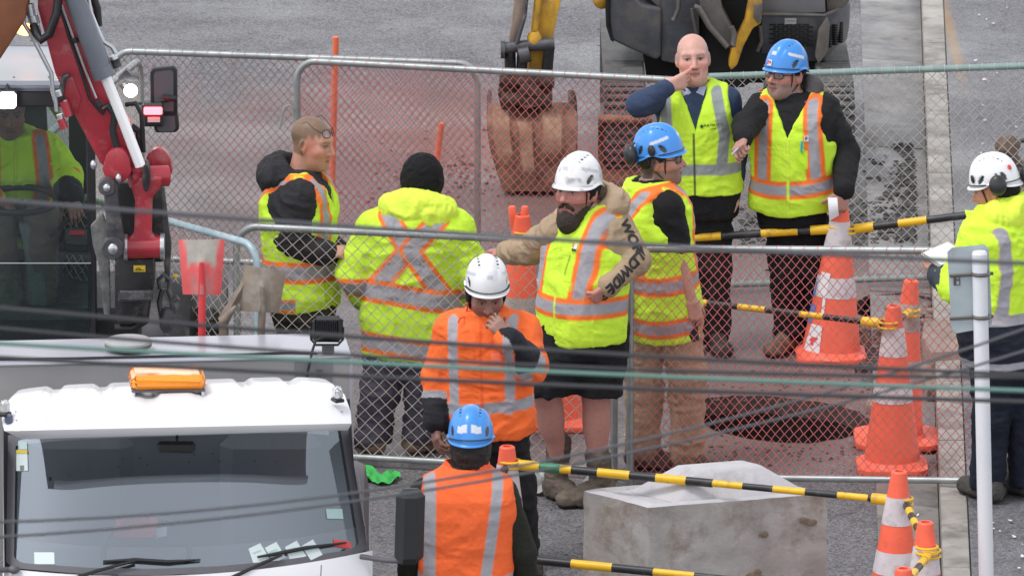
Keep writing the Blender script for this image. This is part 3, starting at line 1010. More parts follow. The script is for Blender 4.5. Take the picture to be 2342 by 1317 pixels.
def hood(pp, col, M_=None, w=.15, d=.085, hgt=.10, back=.085, upz=.02, seed=3, fold=.012, ops=None, open_=True):
    """a hood lying on the shoulders behind the neck"""
    nek, U, A, Fv = pp['j']['nek'], pp['U'], pp['A'], pp['F']
    f = Field(nek - .32, nek + .32, .0068)
    Mx = np.array([A, Fv, U])
    c = nek - Fv * back + U * upz
    f.ell(c, (w, d, hgt), Mx, .02)
    for sx in (-1, 1):                    # the rim comes round to the chest
        f.caps(c + A * sx * w * .72 + Fv * .02 + U * .02, nek + A * sx * .075 + Fv * .075 - U * .03, .048, .026, .05)
    if open_:
        X, Y, Z = f.full()
        hc = nek + U * .09 + Fv * .02
        f.cut(-sd_ell((X - hc[0]) * A[0] + (Y - hc[1]) * A[1] + (Z - hc[2]) * A[2], (X - hc[0]) * Fv[0] + (Y - hc[1]) * Fv[1] + (Z - hc[2]) * Fv[2],
                      (X - hc[0]) * U[0] + (Y - hc[1]) * U[1] + (Z - hc[2]) * U[2], (0, 0, 0), (.085, .095, .11)), .015)
    V, F = f.mesh(); V = crease(V, F, fold, (13, 13, 9), seed)
    cl = np.tile(np.array(col, float), (len(V), 1))
    if ops: ops(cl, V, pp)
    return np_mesh('hood', V, F, M_ or M_cloth, pp['root'], cl)
# ================================================================== ground
def line_px(a, b, z=0.0):
    p, q = G(*a, z)[:2], G(*b, z)[:2]
    d = (q - p) / (q[1] - p[1])
    return lambda Y: p[0] + d[0] * (Y - p[1])
x_ch = line_px((1967, 0), (2004, 1150)); x_face = line_px((2106, 0), (2147, 1150)); x_kt = line_px((2158, 0), (2213, 1150), .1)
YN, YF = -60.0, 260.0
KZ = 0.11
def ground_mat(name, c1, c2, spots, rough, rvar, agg=0.5, blob=(0.05, 0.05, 0.05), blobs=0.0, wet=0.0):
    """asphalt: aggregate speckle, patches, and stains at places of their own (x, y, rx, ry, colour, strength)"""
    m = bpy.data.materials.new(name); m.use_nodes = True
    n, l = m.node_tree.nodes, m.node_tree.links
    b = n['Principled BSDF']
    geo = n.new('ShaderNodeNewGeometry'); pos = geo.outputs['Position']
    def noise(sc, det=5.0, ro=.6, off=0.0):
        mp = n.new('ShaderNodeMapping'); mp.inputs['Location'].default_value = (off, off * 1.7, 0); l.new(pos, mp.inputs['Vector'])
        t = n.new('ShaderNodeTexNoise'); t.inputs['Scale'].default_value = sc; t.inputs['Detail'].default_value = det; t.inputs['Roughness'].default_value = ro
        l.new(mp.outputs[0], t.inputs['Vector']); return t.outputs['Fac']
    def mr(v, a, c, lo=0.0, hi=1.0):
        r_ = n.new('ShaderNodeMapRange'); r_.inputs['From Min'].default_value = a; r_.inputs['From Max'].default_value = c
        r_.inputs['To Min'].default_value = lo; r_.inputs['To Max'].default_value = hi; l.new(v, r_.inputs['Value']); return r_.outputs[0]
    def mix(fac, a, c, mode='MIX'):
        mx = n.new('ShaderNodeMix'); mx.data_type = 'RGBA'; mx.blend_type = mode
        l.new(fac, mx.inputs[0]); 
        if isinstance(a, tuple): mx.inputs[6].default_value = (*a, 1)
        else: l.new(a, mx.inputs[6])
        if isinstance(c, tuple): mx.inputs[7].default_value = (*c, 1)
        else: l.new(c, mx.inputs[7])
        return mx.outputs[2]
    def math_(op, a, c):
        t = n.new('ShaderNodeMath'); t.operation = op
        for i, q in enumerate((a, c)):
            if isinstance(q, (int, float)): t.inputs[i].default_value = q
            else: l.new(q, t.inputs[i])
        return t.outputs[0]
    cur = mix(mr(noise(.55, 6, .65), .38, .62), c1, c2)
    cur = mix(mr(noise(5.0, 6, .7, 3.0), .52, .70), cur, tuple(.72 * q for q in c1))
    vo = n.new('ShaderNodeTexVoronoi'); vo.inputs['Scale'].default_value = 95; l.new(pos, vo.inputs['Vector'])
    wn_ = n.new('ShaderNodeTexWhiteNoise'); l.new(vo.outputs['Color'], wn_.inputs['Vector'])
    sp = mr(wn_.outputs['Value'], 0, 1, 1 - agg, 1 + agg)
    vm = n.new('ShaderNodeVectorMath'); vm.operation = 'SCALE'; l.new(cur, vm.inputs[0]); l.new(sp, vm.inputs['Scale']); cur = vm.outputs[0]
    stain_sum = None
    for q, (sx, sy, rx, ry, sc_, st) in enumerate(spots):
        mp = n.new('ShaderNodeMapping'); mp.vector_type = 'TEXTURE'
        mp.inputs['Location'].default_value = (sx, sy, 0); mp.inputs['Scale'].default_value = (rx, ry, 1); l.new(pos, mp.inputs['Vector'])
        ln = n.new('ShaderNodeVectorMath'); ln.operation = 'LENGTH'
        sq = n.new('ShaderNodeVectorMath'); sq.operation = 'MULTIPLY'; sq.inputs[1].default_value = (1, 1, 0); l.new(mp.outputs[0], sq.inputs[0]); l.new(sq.outputs[0], ln.inputs[0])
        dd = math_('ADD', ln.outputs['Value'], mr(noise(1.6 + .4 * q, 6, .7, 2.0 * q), 0, 1, -.75, .75))
        f = mr(dd, 1.1, .35, 0, st)
        cur = mix(f, cur, sc_)
    if blobs:
        cur = mix(mr(noise(7.0, 8, .75, 9.0), .64 - .06 * blobs, .70 - .06 * blobs), cur, blob)
    l.new(cur, b.inputs['Base Color'])
    rr = mr(noise(.8, 5, .6, 5.0), .40, .60, max(.05, rough - rvar), min(1, rough + rvar))
    l.new(rr, b.inputs['Roughness'])
    b.inputs['Specular IOR Level'].default_value = .32
    bp = n.new('ShaderNodeBump'); bp.inputs['Strength'].default_value = .55; bp.inputs['Distance'].default_value = .006
    hh = math_('ADD', mr(vo.outputs['Distance'], 0, .8), mr(noise(30, 6, .7), 0, 1, 0, 1.5))
    l.new(hh, bp.inputs['Height']); l.new(bp.outputs[0], b.inputs['Normal'])
    return m
def gs(px, py, rx, ry, c, st):
    p = G(px, py); return (p[0], p[1], rx, ry, c, st)
CLAY = (0.235, 0.105, 0.075); CLAY2 = (0.175, 0.110, 0.092); MUD = (0.055, 0.048, 0.045)
M_road = ground_mat('wet_asphalt', (0.140, 0.136, 0.146), (0.172, 0.166, 0.176), [
    gs(900, 330, 1.3, 2.2, CLAY2, .75), gs(1040, 330, .8, 1.1, CLAY, .75), gs(1430, 420, .9, 1.6, CLAY2, .85), gs(500, 420, 1.0, 2.0, CLAY2, .35),
    gs(1780, 930, .75, 1.3, CLAY2, .85), gs(1950, 740, .5, 1.0, (0.22, .15, .11), .8), gs(1250, 480, 1.2, 1.2, CLAY2, .5),
    gs(1900, 520, .45, 1.6, MUD, .9), gs(1700, 600, 1.0, .8, CLAY2, .45), gs(1100, 900, 1.0, 2.0, (0.19, .16, .15), .5),
    gs(1650, 1050, .7, .7, (0.17, .12, .11), .8), gs(560, 430, 1.6, 3.0, (0.165, .132, .130), .75), gs(1500, 720, 2.0, 2.2, (0.165, .132, .128), .7)], .50, .16, agg=.55, blob=(.07, .065, .07), blobs=.4)
hole_px = [(1590, 925), (1610, 912), (1680, 906), (1770, 908), (1850, 917), (1915, 927), (1965, 942), (1990, 962), (1985, 985), (1930, 1003), (1850, 1013), (1770, 1012), (1690, 1000), (1640, 985), (1605, 965), (1590, 945)]
HOLE = [G(x, y) for x, y in hole_px]
pit_px = [(1955, 690), (1990, 676), (2060, 672), (2128, 680), (2122, 722), (2060, 736), (1990, 732), (1960, 716)]
PIT = [G(x, y) for x, y in pit_px]
def dense(poly, k=3, jit=.012):
    out = []
    n = len(poly)
    for i in range(n):
        for q in range(k):
            t = q / k; p = poly[i] * (1 - t) + poly[(i + 1) % n] * t
            out.append(p + np.array([random.uniform(-jit, jit), random.uniform(-jit, jit), 0]))
    return out
HOLE, PIT = dense(HOLE), dense(PIT)
def sheet_with_holes(outer, holes, z):
    bm = bmesh.new(); E = []
    for poly in [outer] + holes:
        vs_ = [bm.verts.new((float(p[0]), float(p[1]), z)) for p in poly]
        E += [bm.edges.new((vs_[i], vs_[(i + 1) % len(vs_)])) for i in range(len(vs_))]
    bmesh.ops.triangle_fill(bm, use_beauty=True, use_dissolve=False, edges=E)
    # remove triangles lying inside a hole
    def inside(pt, poly):
        c = False; n = len(poly)
        for i in range(n):
            a, b_ = poly[i], poly[i - 1]
            if (a[1] > pt[1]) != (b_[1] > pt[1]) and pt[0] < (b_[0] - a[0]) * (pt[1] - a[1]) / (b_[1] - a[1]) + a[0]: c = not c
        return c
    dead = [f for f in bm.faces if any(inside(f.calc_center_median(), h) for h in holes)]
    bmesh.ops.delete(bm, geom=dead, context='FACES')
    for f in bm.faces:
        if f.normal.z < 0: f.normal_flip()
    me = bpy.data.meshes.new('road'); bm.to_mesh(me); bm.free(); return me
ys = list(np.linspace(YN, YF, 9))
outer = [(-260, YN), *[(x_ch(y) + .03, y) for y in ys], (-260, YF)]
me = sheet_with_holes(outer, [HOLE, PIT], 0.0)
me.materials.append(M_road)
road = bpy.data.objects.new('road', me); COL.objects.link(road); tag(road, kind='structure')
M_pit = mat('pit_soil_shaded', (0.006, 0.005, 0.004), rough=.9, bump=1.0, bscale=18, var=.5, vscale=10)  # near-black soil: the shade of the deep pit is put into the colour
M_pitlip = mat('cut_asphalt', (0.085, 0.068, 0.062), rough=.85, bump=.8, bscale=40, var=.4, vscale=20)
def pit(name, poly, depth):
    c = np.mean(poly, 0); n = len(poly)
    root = tag(bpy.data.objects.new(name, None), kind='structure'); COL.objects.link(root); root.location = Vector(c)
    root.empty_display_size = .1
    lip = MB(); w = MB()
    r0 = [p + np.array([0, 0, .004]) for p in poly]; r1 = [c + (p - c) * 1.0 + np.array([0, 0, -.09]) for p in poly]
    lip.grid([r0 + [r0[0]], r1 + [r1[0]]]); lip.build('road_edge', M_pitlip, root)
    rows = [r1]
    for t in (.35, .7, 1.0):
        rows.append([c + (p - c) * (1.03 - .10 * t) + np.array([random.uniform(-.02, .02), random.uniform(-.02, .02), -.09 - (depth - .09) * t]) for p in poly])
    w.grid([r + [r[0]] for r in rows])
    fl = MB(); 
    w.add([c + np.array([0, 0, -depth])] + rows[-1], [(0, i + 1, (i + 1) % n + 1) for i in range(n)])
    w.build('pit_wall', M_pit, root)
    return root
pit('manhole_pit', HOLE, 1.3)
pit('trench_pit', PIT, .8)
# kerb, channel, footpath
M_conc = mat('kerb_concrete', (0.27, 0.255, 0.24), rough=.55, bump=.25, bscale=40, var=.22, vscale=2.2, col2=(0.185, .182, .19), rvar=.2, dirt=(0.10, .095, .09), dscale=5, damt=.35)
M_kerb = mat('kerb_top', (0.42, 0.39, 0.355), rough=.65, bump=.3, bscale=40, var=.25, vscale=2.0, col2=(0.29, .265, .24), dirt=(0.15, .13, .115), dscale=4, damt=.4)
M_foot = ground_mat('footpath_asphalt', (0.140, 0.137, 0.148), (0.172, 0.168, 0.18), [gs(2175, 120, .05, 1.8, (0.30, .19, .10), .9), gs(2240, 820, .5, 1.0, (0.15, .14, .14), .5), gs(2200, 560, .25, 2.0, (0.13, .13, .13), .5)], .46, .16, agg=.42, blob=(.06, .055, .06), blobs=.35)
def strip(name, fa, fb, za, zb, m, y0=20.0, y1=75.0, gap=None):
    yy = [YN] + list(np.linspace(y0, y1, 30)) + [YF]
    mb = MB(); mb.grid([[(fa(y), y, za), (fb(y), y, zb)] for y in yy], flip=True)
    return tag(mb.build(name, m), kind='structure')
ch = bpy.data.objects.new('channel', None); COL.objects.link(ch); tag(ch, kind='structure')
kb = bpy.data.objects.new('kerb', None); COL.objects.link(kb); tag(kb, kind='structure')
base_ch = strip('channel_bed', x_ch, x_face, -.035, -.035, M_pitlip); base_ch.parent = ch; del base_ch['kind']
y = 38.0; k = 0
while y < 56:                                     # cast lengths with open joints
    L_ = 1.22 + .05 * math.sin(k * 2.1)
    for par, fa, fb, za, zb, m, nm in ((ch, x_ch, x_face, .006, -.016, M_conc, 'channel_slab'), (kb, x_face, x_kt, KZ, KZ, M_kerb, 'kerb_stone')):
        a, b_ = y + .004, y + L_ - .004
        mb = MB()
        e = .003 if nm == 'kerb_stone' else .002
        dz = random.uniform(-.003, .003)
        P = [(fa(a) + e, a, za + dz), (fb(a) - e, a, zb + dz), (fb(b_) - e, b_, zb + dz), (fa(b_) + e, b_, za + dz)]
        mb.prism(P, (0, 0, -.16 if nm == 'kerb_stone' else -.03))
        mb.build(nm, m, par, bevel=.012 if nm == 'kerb_stone' else .004, bseg=2)
    y += L_; k += 1
for par, fa, fb, za, m in ((ch, x_ch, x_face, -.004, M_conc), (kb, x_face, x_kt, KZ, M_kerb)):
    for (a, b_) in ((YN, 38.0), (y + .006, YF)):
        mb = MB(); mb.prism([(fa(a), a, za), (fb(a), a, za), (fb(b_), b_, za), (fa(b_), b_, za)], (0, 0, -.1))
        mb.build('far_run', m, par)
fp = MB(); yy = [YN] + list(np.linspace(20, 75, 30)) + [YF]
fp.grid([[(x_kt(y) + .003, y, KZ - .004), (260, y, KZ - .004)] for y in yy], flip=True)
tag(fp.build('footpath', M_foot), kind='structure')
# ================================================================== chain-link panels
M_galv = mat('galvanised', (0.36, 0.38, 0.38), rough=.42, metal=.55, var=.22, vscale=6, bump=.08, bscale=80)
M_galvg = mat('galvanised_green', (0.30, 0.40, 0.38), rough=.45, metal=.35, var=.25, vscale=5, bump=.08, bscale=80)
M_galvb = mat('galvanised_pale_blue', (0.42, 0.55, 0.60), rough=.45, metal=.25, var=.2, vscale=5)
M_wgrey = mat('wire_dark', (0.27, 0.23, 0.23), rough=.5, metal=.2, col2=(0.55, .15, .15), vscale=2.5)
M_wred = mat('wire_red', (0.80, 0.20, 0.20), rough=.5, metal=.0, col2=(0.52, .17, .17), vscale=2.0)
M_wpale = mat('wire_pale', (0.68, 0.60, 0.56), rough=.5, metal=.3, var=.2, vscale=4)
M_wpale2 = mat('wire_galvanised', (0.60, 0.55, 0.52), rough=.5, metal=.15, var=.25, vscale=4)
def fence_panel(label, gA, gB, H, Mframe, Mwire, zb=.05, sag=0.0, pw=.047, ph=.054, rw=.0021, rp=.019, feet=(), cornerA=True, cornerB=True, phase=0.0):
    a, b_ = np.asarray(gA, float), np.asarray(gB, float)
    L = np.linalg.norm((b_ - a)[:2]); t = nrm([*(b_ - a)[:2], 0]); nn = np.array([-t[1], t[0], 0])
    zslope = (b_[2] - a[2]) / L
    P = lambda s, h, o=0.0: np.array([a[0], a[1], 0]) + t * s + nn * o + np.array([0, 0, a[2] + zslope * s + zb + h])
    root = thing('fence_panel', (*(a + b_)[:2] / 2, min(a[2], b_[2])), label, 'fence', 'temporary wire fence panels')
    rc = .11
    m = MB()
    top = []
    top += arc_pts(P(rc, H - rc), rc, math.pi, math.pi / 2, 8, t, (0, 0, 1)) if cornerA else [P(0, H)]
    top += [P(L * q, H) for q in (.2, .4, .6, .8)]
    top += arc_pts(P(L - rc, H - rc), rc, math.pi / 2, 0, 8, t, (0, 0, 1)) if cornerB else [P(L, H)]
    m.tube(top, rp, 12); m.build('top_rail', Mframe, root, smooth=True)
    for s_, lo in ((0.0, cornerA), (L, cornerB)):
        m = MB(); m.tube([P(s_, H - rc if lo else H), P(s_, H * .5), P(s_, -zb + .005)], rp * .97, 12); m.build('post', Mframe, root, smooth=True)
    m = MB(); m.tube([P(0, 0), P(L, 0)], rp * .92, 10); m.build('bottom_rail', Mframe, root, smooth=True)
    # tie wire wound along the rails
    m = MB()
    for s_ in np.arange(.12, L - .1, .07):
        m.tube([P(s_ + .012 * math.cos(q) * .6 + .012 * q / 6.3, H + (rp + .0016) * math.sin(q), (rp + .0016) * math.cos(q)) for q in np.linspace(0, 6.3, 11)], .0015, 4, cap=False)
    tag(m.build('tie_wire', Mwire, root), kind='stuff')
    # woven mesh
    n = int(L / (pw / 2)) + 1
    nh = int((H - .035) / (ph / 2))
    wx, wy = rw, rw
    V, F = [], []
    r2 = np.random.default_rng(int(abs(a[0] * 1000)) + 5)
    for i in range(-1, n):
        pts = []
        for q in range(nh + 2):
            s_ = (i + phase) * pw / 2 + (pw / 2 if (q + i) % 2 else 0) + .004 * math.sin(q * .7 + i * .35) + sag * math.sin(q / nh * 3) 
            hh = min(q * ph / 2 + .012, H - .012)
            s2 = min(max(s_, .012), L - .012)
            pts.append(P(s2, hh, .0028 * (1 if (q % 2) else -1) + .006 * math.sin(i * .31 + q * .17)))
        o = len(V)
        for q, p in enumerate(pts):
            for (u, w) in ((1, 0), (0, 1), (-1, 0), (0, -1)):
                V.append(p + t * u * rw * 1.15 + nn * w * rw)
            if q:
                for k_ in range(4):
                    F.append((o + (q - 1) * 4 + k_, o + (q - 1) * 4 + (k_ + 1) % 4, o + q * 4 + (k_ + 1) % 4, o + q * 4 + k_))
    np_mesh('wire_mesh', np.array(V), np.array(F), Mwire, root, smooth=True)
    for s_ in feet:
        m = MB(); c = P(s_, 0)
        m.box((c[0], c[1], a[2] + zslope * s_ + .02), (.09, .42, .03), np.array([t, nn, [0, 0, 1]]), .006); m.tube([P(s_, -zb + .03), P(s_, .12)], rp * 1.25, 12)
        m.tube([P(s_, .22, 0), P(s_, -.02, .19)], .012, 8)
        m.build('foot', Mframe, root, smooth=True)
    return root
FH = 1.17
gz = lambda px, py, z=0.: G(px, py, z)
fence_panel('wire fence panel with galvanised frame behind the red digger boom and mirror', gz(262, 607), gz(1093, 640), FH, M_galv, M_wgrey, feet=(1.9,))
fence_panel('red wire fence panel in front of the muddy digger bucket', gz(682, 632), gz(1590, 685), FH, M_galv, M_wred, phase=.3)
fence_panel('wire fence panel with green-tinged rail behind the man leaning on a cone', gz(1618, 673), gz(2490, 640), FH, M_galvg, M_wpale2, cornerA=False, pw=.062, ph=.062, rw=.0026)
fence_panel('wire fence panel with pale mesh that the bearded man rests his hand on', gz(545, 1052), gz(1404, 1098), FH, M_galv, M_wpale, feet=(1.86,), phase=.5, pw=.068, ph=.067, rw=.0023)
fence_panel('red wire fence panel standing in front of the round road pit', gz(1441, 1110, .0), np.array([*gz(2318, 1100, KZ + .05)[:2], KZ]), FH, M_galv, M_wred, feet=(1.9,))
fence_panel('wire fence panel with pale blue rail set at an angle beside the shovels', gz(20, 925), gz(592, 1103), FH, M_galvb, M_wpale, pw=.075, ph=.067, rw=.0023)
fence_panel('pink-meshed fence panel turned end-on behind the red digger boom', gz(85, 850), gz(326, 628), FH, M_galv, M_wpale2)
# ================================================================== cones and bars
M_cone = mat('cone_orange', (0.95, 0.145, 0.075), rough=.5, var=.12, vscale=5, bump=.06, bscale=60, dirt=(0.45, .12, .08), dscale=7, damt=.15)
M_conew = mat('cone_band_white', (0.66, 0.60, 0.62), rough=.45, var=.14, vscale=7, dirt=(0.35, .30, .29), dscale=9, damt=.25)
M_conew2 = mat('cone_band_dirty', (0.42, 0.36, 0.34), rough=.55, var=.22, vscale=7, dirt=(0.22, .18, .17), dscale=9, damt=.4)
M_yel = mat('bar_yellow', (0.85, 0.50, 0.02), rough=.4, var=.12, vscale=8, dirt=(0.35, .22, .05), dscale=12, damt=.2)
M_blk = mat('bar_black', (0.020, 0.021, 0.024), rough=.42, var=.25, vscale=8, dirt=(0.08, .08, .08), dscale=9, damt=.3)
M_green = mat('bar_green', (0.03, 0.22, 0.11), rough=.45, var=.2)
def cone(label, gp, H=.90, bands=None, dirty=False, lean=(0, 0), base=.36, rb=.145, rt=.036, basez=.038, topc=True, neck=None):
    gp = np.asarray(gp, float)
    root = thing('traffic_cone', gp, label, 'cone', 'orange road cones')
    ax = nrm([lean[0], lean[1], 1])
    def seg(h0, h1, grow=0.0):
        pr = []
        for h in np.linspace(h0, h1, 4):
            q = (h - basez) / (H - basez); pr.append((rb + (rt - rb) * q + grow, h))
        return pr
    m = MB(); m.lathe(gp, [(rb * 1.22, basez * .7), (rb * 1.10, basez + .008)] + seg(basez + .02, H - .006) + [(rt - .006, H), (rt - .014, H), (rt - .012, H - .05)], ax, 40, cap=False)
    m.build('cone_body', M_cone, root, smooth=True, angle=30)
    m = MB(); s2 = base / 2
    pts = []
    for k in range(4):
        a0 = math.pi / 2 * k
        for q in np.linspace(-.30, .30, 5):
            a = a0 + math.pi / 4 + q
            r_ = s2 * 1.22
            pts.append((gp[0] + max(-s2, min(s2, r_ * math.cos(a))), gp[1] + max(-s2, min(s2, r_ * math.sin(a))), gp[2] + .002))
    m.prism(pts, (0, 0, basez * .86)); m.build('base', M_cone, root, bevel=.010)
    bands = bands if bands is not None else [(.44 * H, .56 * H), (.72 * H, .88 * H)]
    for (h0, h1) in bands:
        m = MB(); m.lathe(gp, seg(h0, h1, .0025), ax, 40, cap=False)
        m.build('reflective_band', M_conew2 if dirty else M_conew, root, smooth=True)
    return root
def cone_top(px, py, pb):
    """a cone whose tip shows at (px,py) and whose base centre stands at pixel row pb"""
    return G(px, pb)
c_hold = cone('tall cone with a torn sticker that the pen-pointing man holds by its tip', G(1900, 818), H=.86, base=.37, rb=.158, bands=[(.347, .456), (.60, .752)], lean=(.055, 0))
c_mid = cone('bright cone with two white bands in front of the road pit', G(2040, 1072), H=.85, bands=[(.36, .45), (.596, .74)])
c_back = cone('cone with dirty grey bands on a dark red base by the trench', G(2052, 1010), H=.85, dirty=True, lean=(.075, .02), bands=[(.34, .44), (.59, .73)], rb=.13, base=.44)
c_corner = cone('cone at the corner of the barrier, carrying the end of the long bar', G(2040, 1468), H=.83, rb=.145, bands=[(.347, .453), (.58, .71)], lean=(.03, 0))
c_low = cone('cone beside the kerb with a yellow collar of rings round its neck', G(2112, 1582), H=.81, bands=[(.36, .45), (.57, .70)])
c_tip = cone('cone next to the collared cone, with no bar ring round its tip', G(2062, 1690), H=.80)
c_vest = cone('cone between the two orange-clad men with the green-sleeved bar', G(1160, 1402), H=.82, bands=[(.52, .735)], lean=(.0, 0), rb=.13)
c_hand = cone('cone behind the fence, under the bearded man\'s outstretched arm', G(1186, 872), H=.90, bands=[(.36, .47), (.66, .78)], dirty=True, lean=(.02, 0), rt=.042)
c_shin = cone('cone standing behind the bare shins of the bearded man', G(1272, 972), H=.86, bands=[(.5, .6), (.68, .78)])
# parts of single cones
m = MB()                                                   # split tip of the far cone
for sx in (-1, 1):
    q = W(1186 + sx * 10, 500, G(1186, 872)[1])
    m.lathe(q - np.array([0, 0, .055]), [(.018, 0), (.021, .06), (.020, .115), (.016, .122)], (sx * .10, 0, 1), 20)
m.build('split_tip', M_cone, c_hand, smooth=True)
M_stick = mat('sticker_white', (0.78, 0.76, 0.78), rough=.4); M_stickb = mat('sticker_blue', (0.08, 0.22, 0.62), rough=.4); M_stickr = mat('sticker_red', (.75, .05, .06), rough=.4)
def cone_patch(c, a0, a1, h0, h1, m, name, H=.86, rb=.158, rt=.036, bz=.038, lean=.055, skew=0.0, off=.0035, taper=1.0, n=8):
    g = base_of(c); ax = nrm([lean, 0, 1]); u = nrm(np.array([1.0, 0, 0]) - ax * ax[0]); w = np.cross(ax, u); mb = MB(); P = []
    for h in np.linspace(h0, h1, 8):
        q = (h - h0) / (h1 - h0); r_ = rb + (rt - rb) * (h - bz) / (H - bz) + off; row = []
        for a in np.linspace(a0 + skew * q, a0 + skew * q + (a1 - a0) * (1 + (taper - 1) * q), n):
            row.append(g + ax * h + r_ * (math.cos(a) * u + math.sin(a) * w))
        P.append(row)
    mb.grid(P); return mb.build(name, m, c, smooth=True)
A0 = R(-128)
cone_patch(c_hold, R(-150), R(-118), .36, .48, M_stick, 'sticker', skew=R(2), taper=1.15)
cone_patch(c_hold, R(-124), R(-116), .24, .37, M_stick, 'sticker', skew=R(-2))
cone_patch(c_hold, R(-160), R(-116), .05, .20, M_stick, 'sticker', taper=.7, skew=R(12))
cone_patch(c_hold, R(-178), R(-150), .20, .30, M_stickb, 'sticker', skew=R(6)); cone_patch(c_hold, R(-170), R(-158), .34, .42, M_stickb, 'sticker')
cone_patch(c_hold, R(-146), R(-130), .11, .135, M_stickr, 'sticker_print', off=.0055, skew=R(8)); cone_patch(c_hold, R(-140), R(-132), .09, .115, M_stickr, 'sticker_print', off=.0055)
def bar(label, p, q, n, first=0, rads=(.021, .0165), collarA=True, collarB=True, cols=None, ring=None, wrap=None, start=None, split=.55, rc=.036):
    """retractable striped bar from p to q with ring ends that slip over cones"""
    p, q = np.asarray(p, float), np.asarray(q, float)
    t = nrm(q - p); L = np.linalg.norm(q - p)
    root = thing('barrier_bar', (p + q) / 2, label, 'barrier bar', 'striped barrier bars')
    cuts = np.linspace(0, 1, n + 1) if cols is None else cols
    for i in range(len(cuts) - 1):
        r_ = rads[0] if (cuts[i] + cuts[i + 1]) / 2 < split else rads[1]
        m = MB(); a, b_ = p + t * L * cuts[i], p + t * L * cuts[i + 1]
        m.tube([a, a + t * .004, b_ - t * .004, b_], [r_ * (.96 if (i + first) % 2 else 1.0)] * 4, 14)
        m.build('stripe', (M_yel if (i + first) % 2 == 0 else M_blk), root, smooth=True)
    for end, c, sg in ((collarA, p, -1), (collarB, q, 1)):
        if not end: continue
        m = MB(); m.tube([c - t * sg * .11, c - t * sg * .005], rads[0] * 1.22, 14); m.build('sleeve', M_yel, root, smooth=True)
        m = MB(); cc = c + t * sg * rc
        for dz in (-.012, .014):
            m.tube(arc_pts(cc + np.array([0, 0, dz]), rc + .012, 0, 2 * math.pi, 25, (1, 0, 0), (0, 1, 0))[:-1], .0065, 8, closed=True)
        m.build('ring', M_yel, root, smooth=True)
    if wrap:
        m = MB(); m.tube([p + t * L * wrap[0], p + t * L * wrap[1]], rads[0] * 1.08, 14); m.build('printed_sleeve', M_green, root, smooth=True)
    return root
Yh = G(1900, 818)[1]
hold_ax = lambda h: base_of(c_hold) + np.array([.055, 0, 1.0]) * h
pA = W(1927, 524, Yh)
bar('thick black and yellow bar resting between the pen-pointing man and the bald man', pA + np.array([-.06, 0, 0]), W(1520, 548, Yh + .10), 5, first=1, split=2, collarB=False, rads=(.0215, .0215), cols=[0, .20, .42, .66, .86, 1.0])
bar('thick black and yellow bar running from the held cone behind the clipboard man', pA + np.array([.06, 0, 0]), W(2420, 466, Yh - .25), 6, first=1, split=2, collarB=False, rads=(.0215, .0215), cols=[0, .22, .36, .58, .72, .9, 1.0])
Ym = G(2040, 1072)[1]
pC = W(2040, 740, Ym)
bar('thin black and yellow bar from the bright cone past the pit', pC + np.array([-.05, 0, 0]), W(1575, 688, Ym + .55), 7, first=1, split=-1, collarB=False, rads=(.021, .0165), cols=[0, .30, .42, .60, .74, .90, 1.0])
Yk = G(2052, 1010)[1]
bar('short mud-yellow bar between the two cones by the trench', W(2092, 712, Yk) + np.array([-.03, -.03, 0]), W(2052, 733, Ym + .08), 2, split=2, rads=(.019, .019), collarB=False)
Yv, Yo = G(1160, 1402)[1], G(2040, 1468)[1]
p1, p2 = W(1160, 1060, Yv), W(2068, 1146, Yo)
t12 = nrm(p2 - p1)
bar('long black and yellow bar with a green printed sleeve crossing above the concrete block', p1 + t12 * .05, p2 - t12 * .045, 12, first=1, cols=[0, .10, .145, .215, .30, .37, .45, .52, .60, .68, .765, .85, .93, 1.0], wrap=(.06, .115), split=.55)
bar('lower black and yellow bar passing in front of the concrete block', W(1120, 1270, Yv - .95), W(2062, 1362, Yo - .95), 10, first=0, split=.45, collarB=True)
bar('short striped bar slanting from the corner cone to the collared cone', p2 + np.array([.01, -.05, -.005]), W(2118, 1252, G(2112, 1582)[1]), 8, first=1, split=.5, rads=(.019, .016), collarA=False)
bar('short striped bar from the collared cone down to the next cone', W(2122, 1262, G(2112, 1582)[1]) + np.array([0, -.05, 0]), W(2062, 1345, G(2062, 1690)[1] + .03), 6, first=1, split=2, rads=(.018, .018))
bar('short striped bar hanging from the cone between the two orange-clad men', p1 + np.array([-.01, -.05, -.012]), W(1090, 1170, Yv - .55), 6, first=1, split=2, rads=(.019, .019), collarA=False, collarB=False)
bar('yellow bar end stuck on the cone behind the bearded man', W(1192, 541, G(1186, 872)[1]) + np.array([.045, 0, .01]), W(1420, 535, G(1186, 872)[1] + .3), 4, split=2, collarB=False, cols=[0, .3, .55, .8, 1])
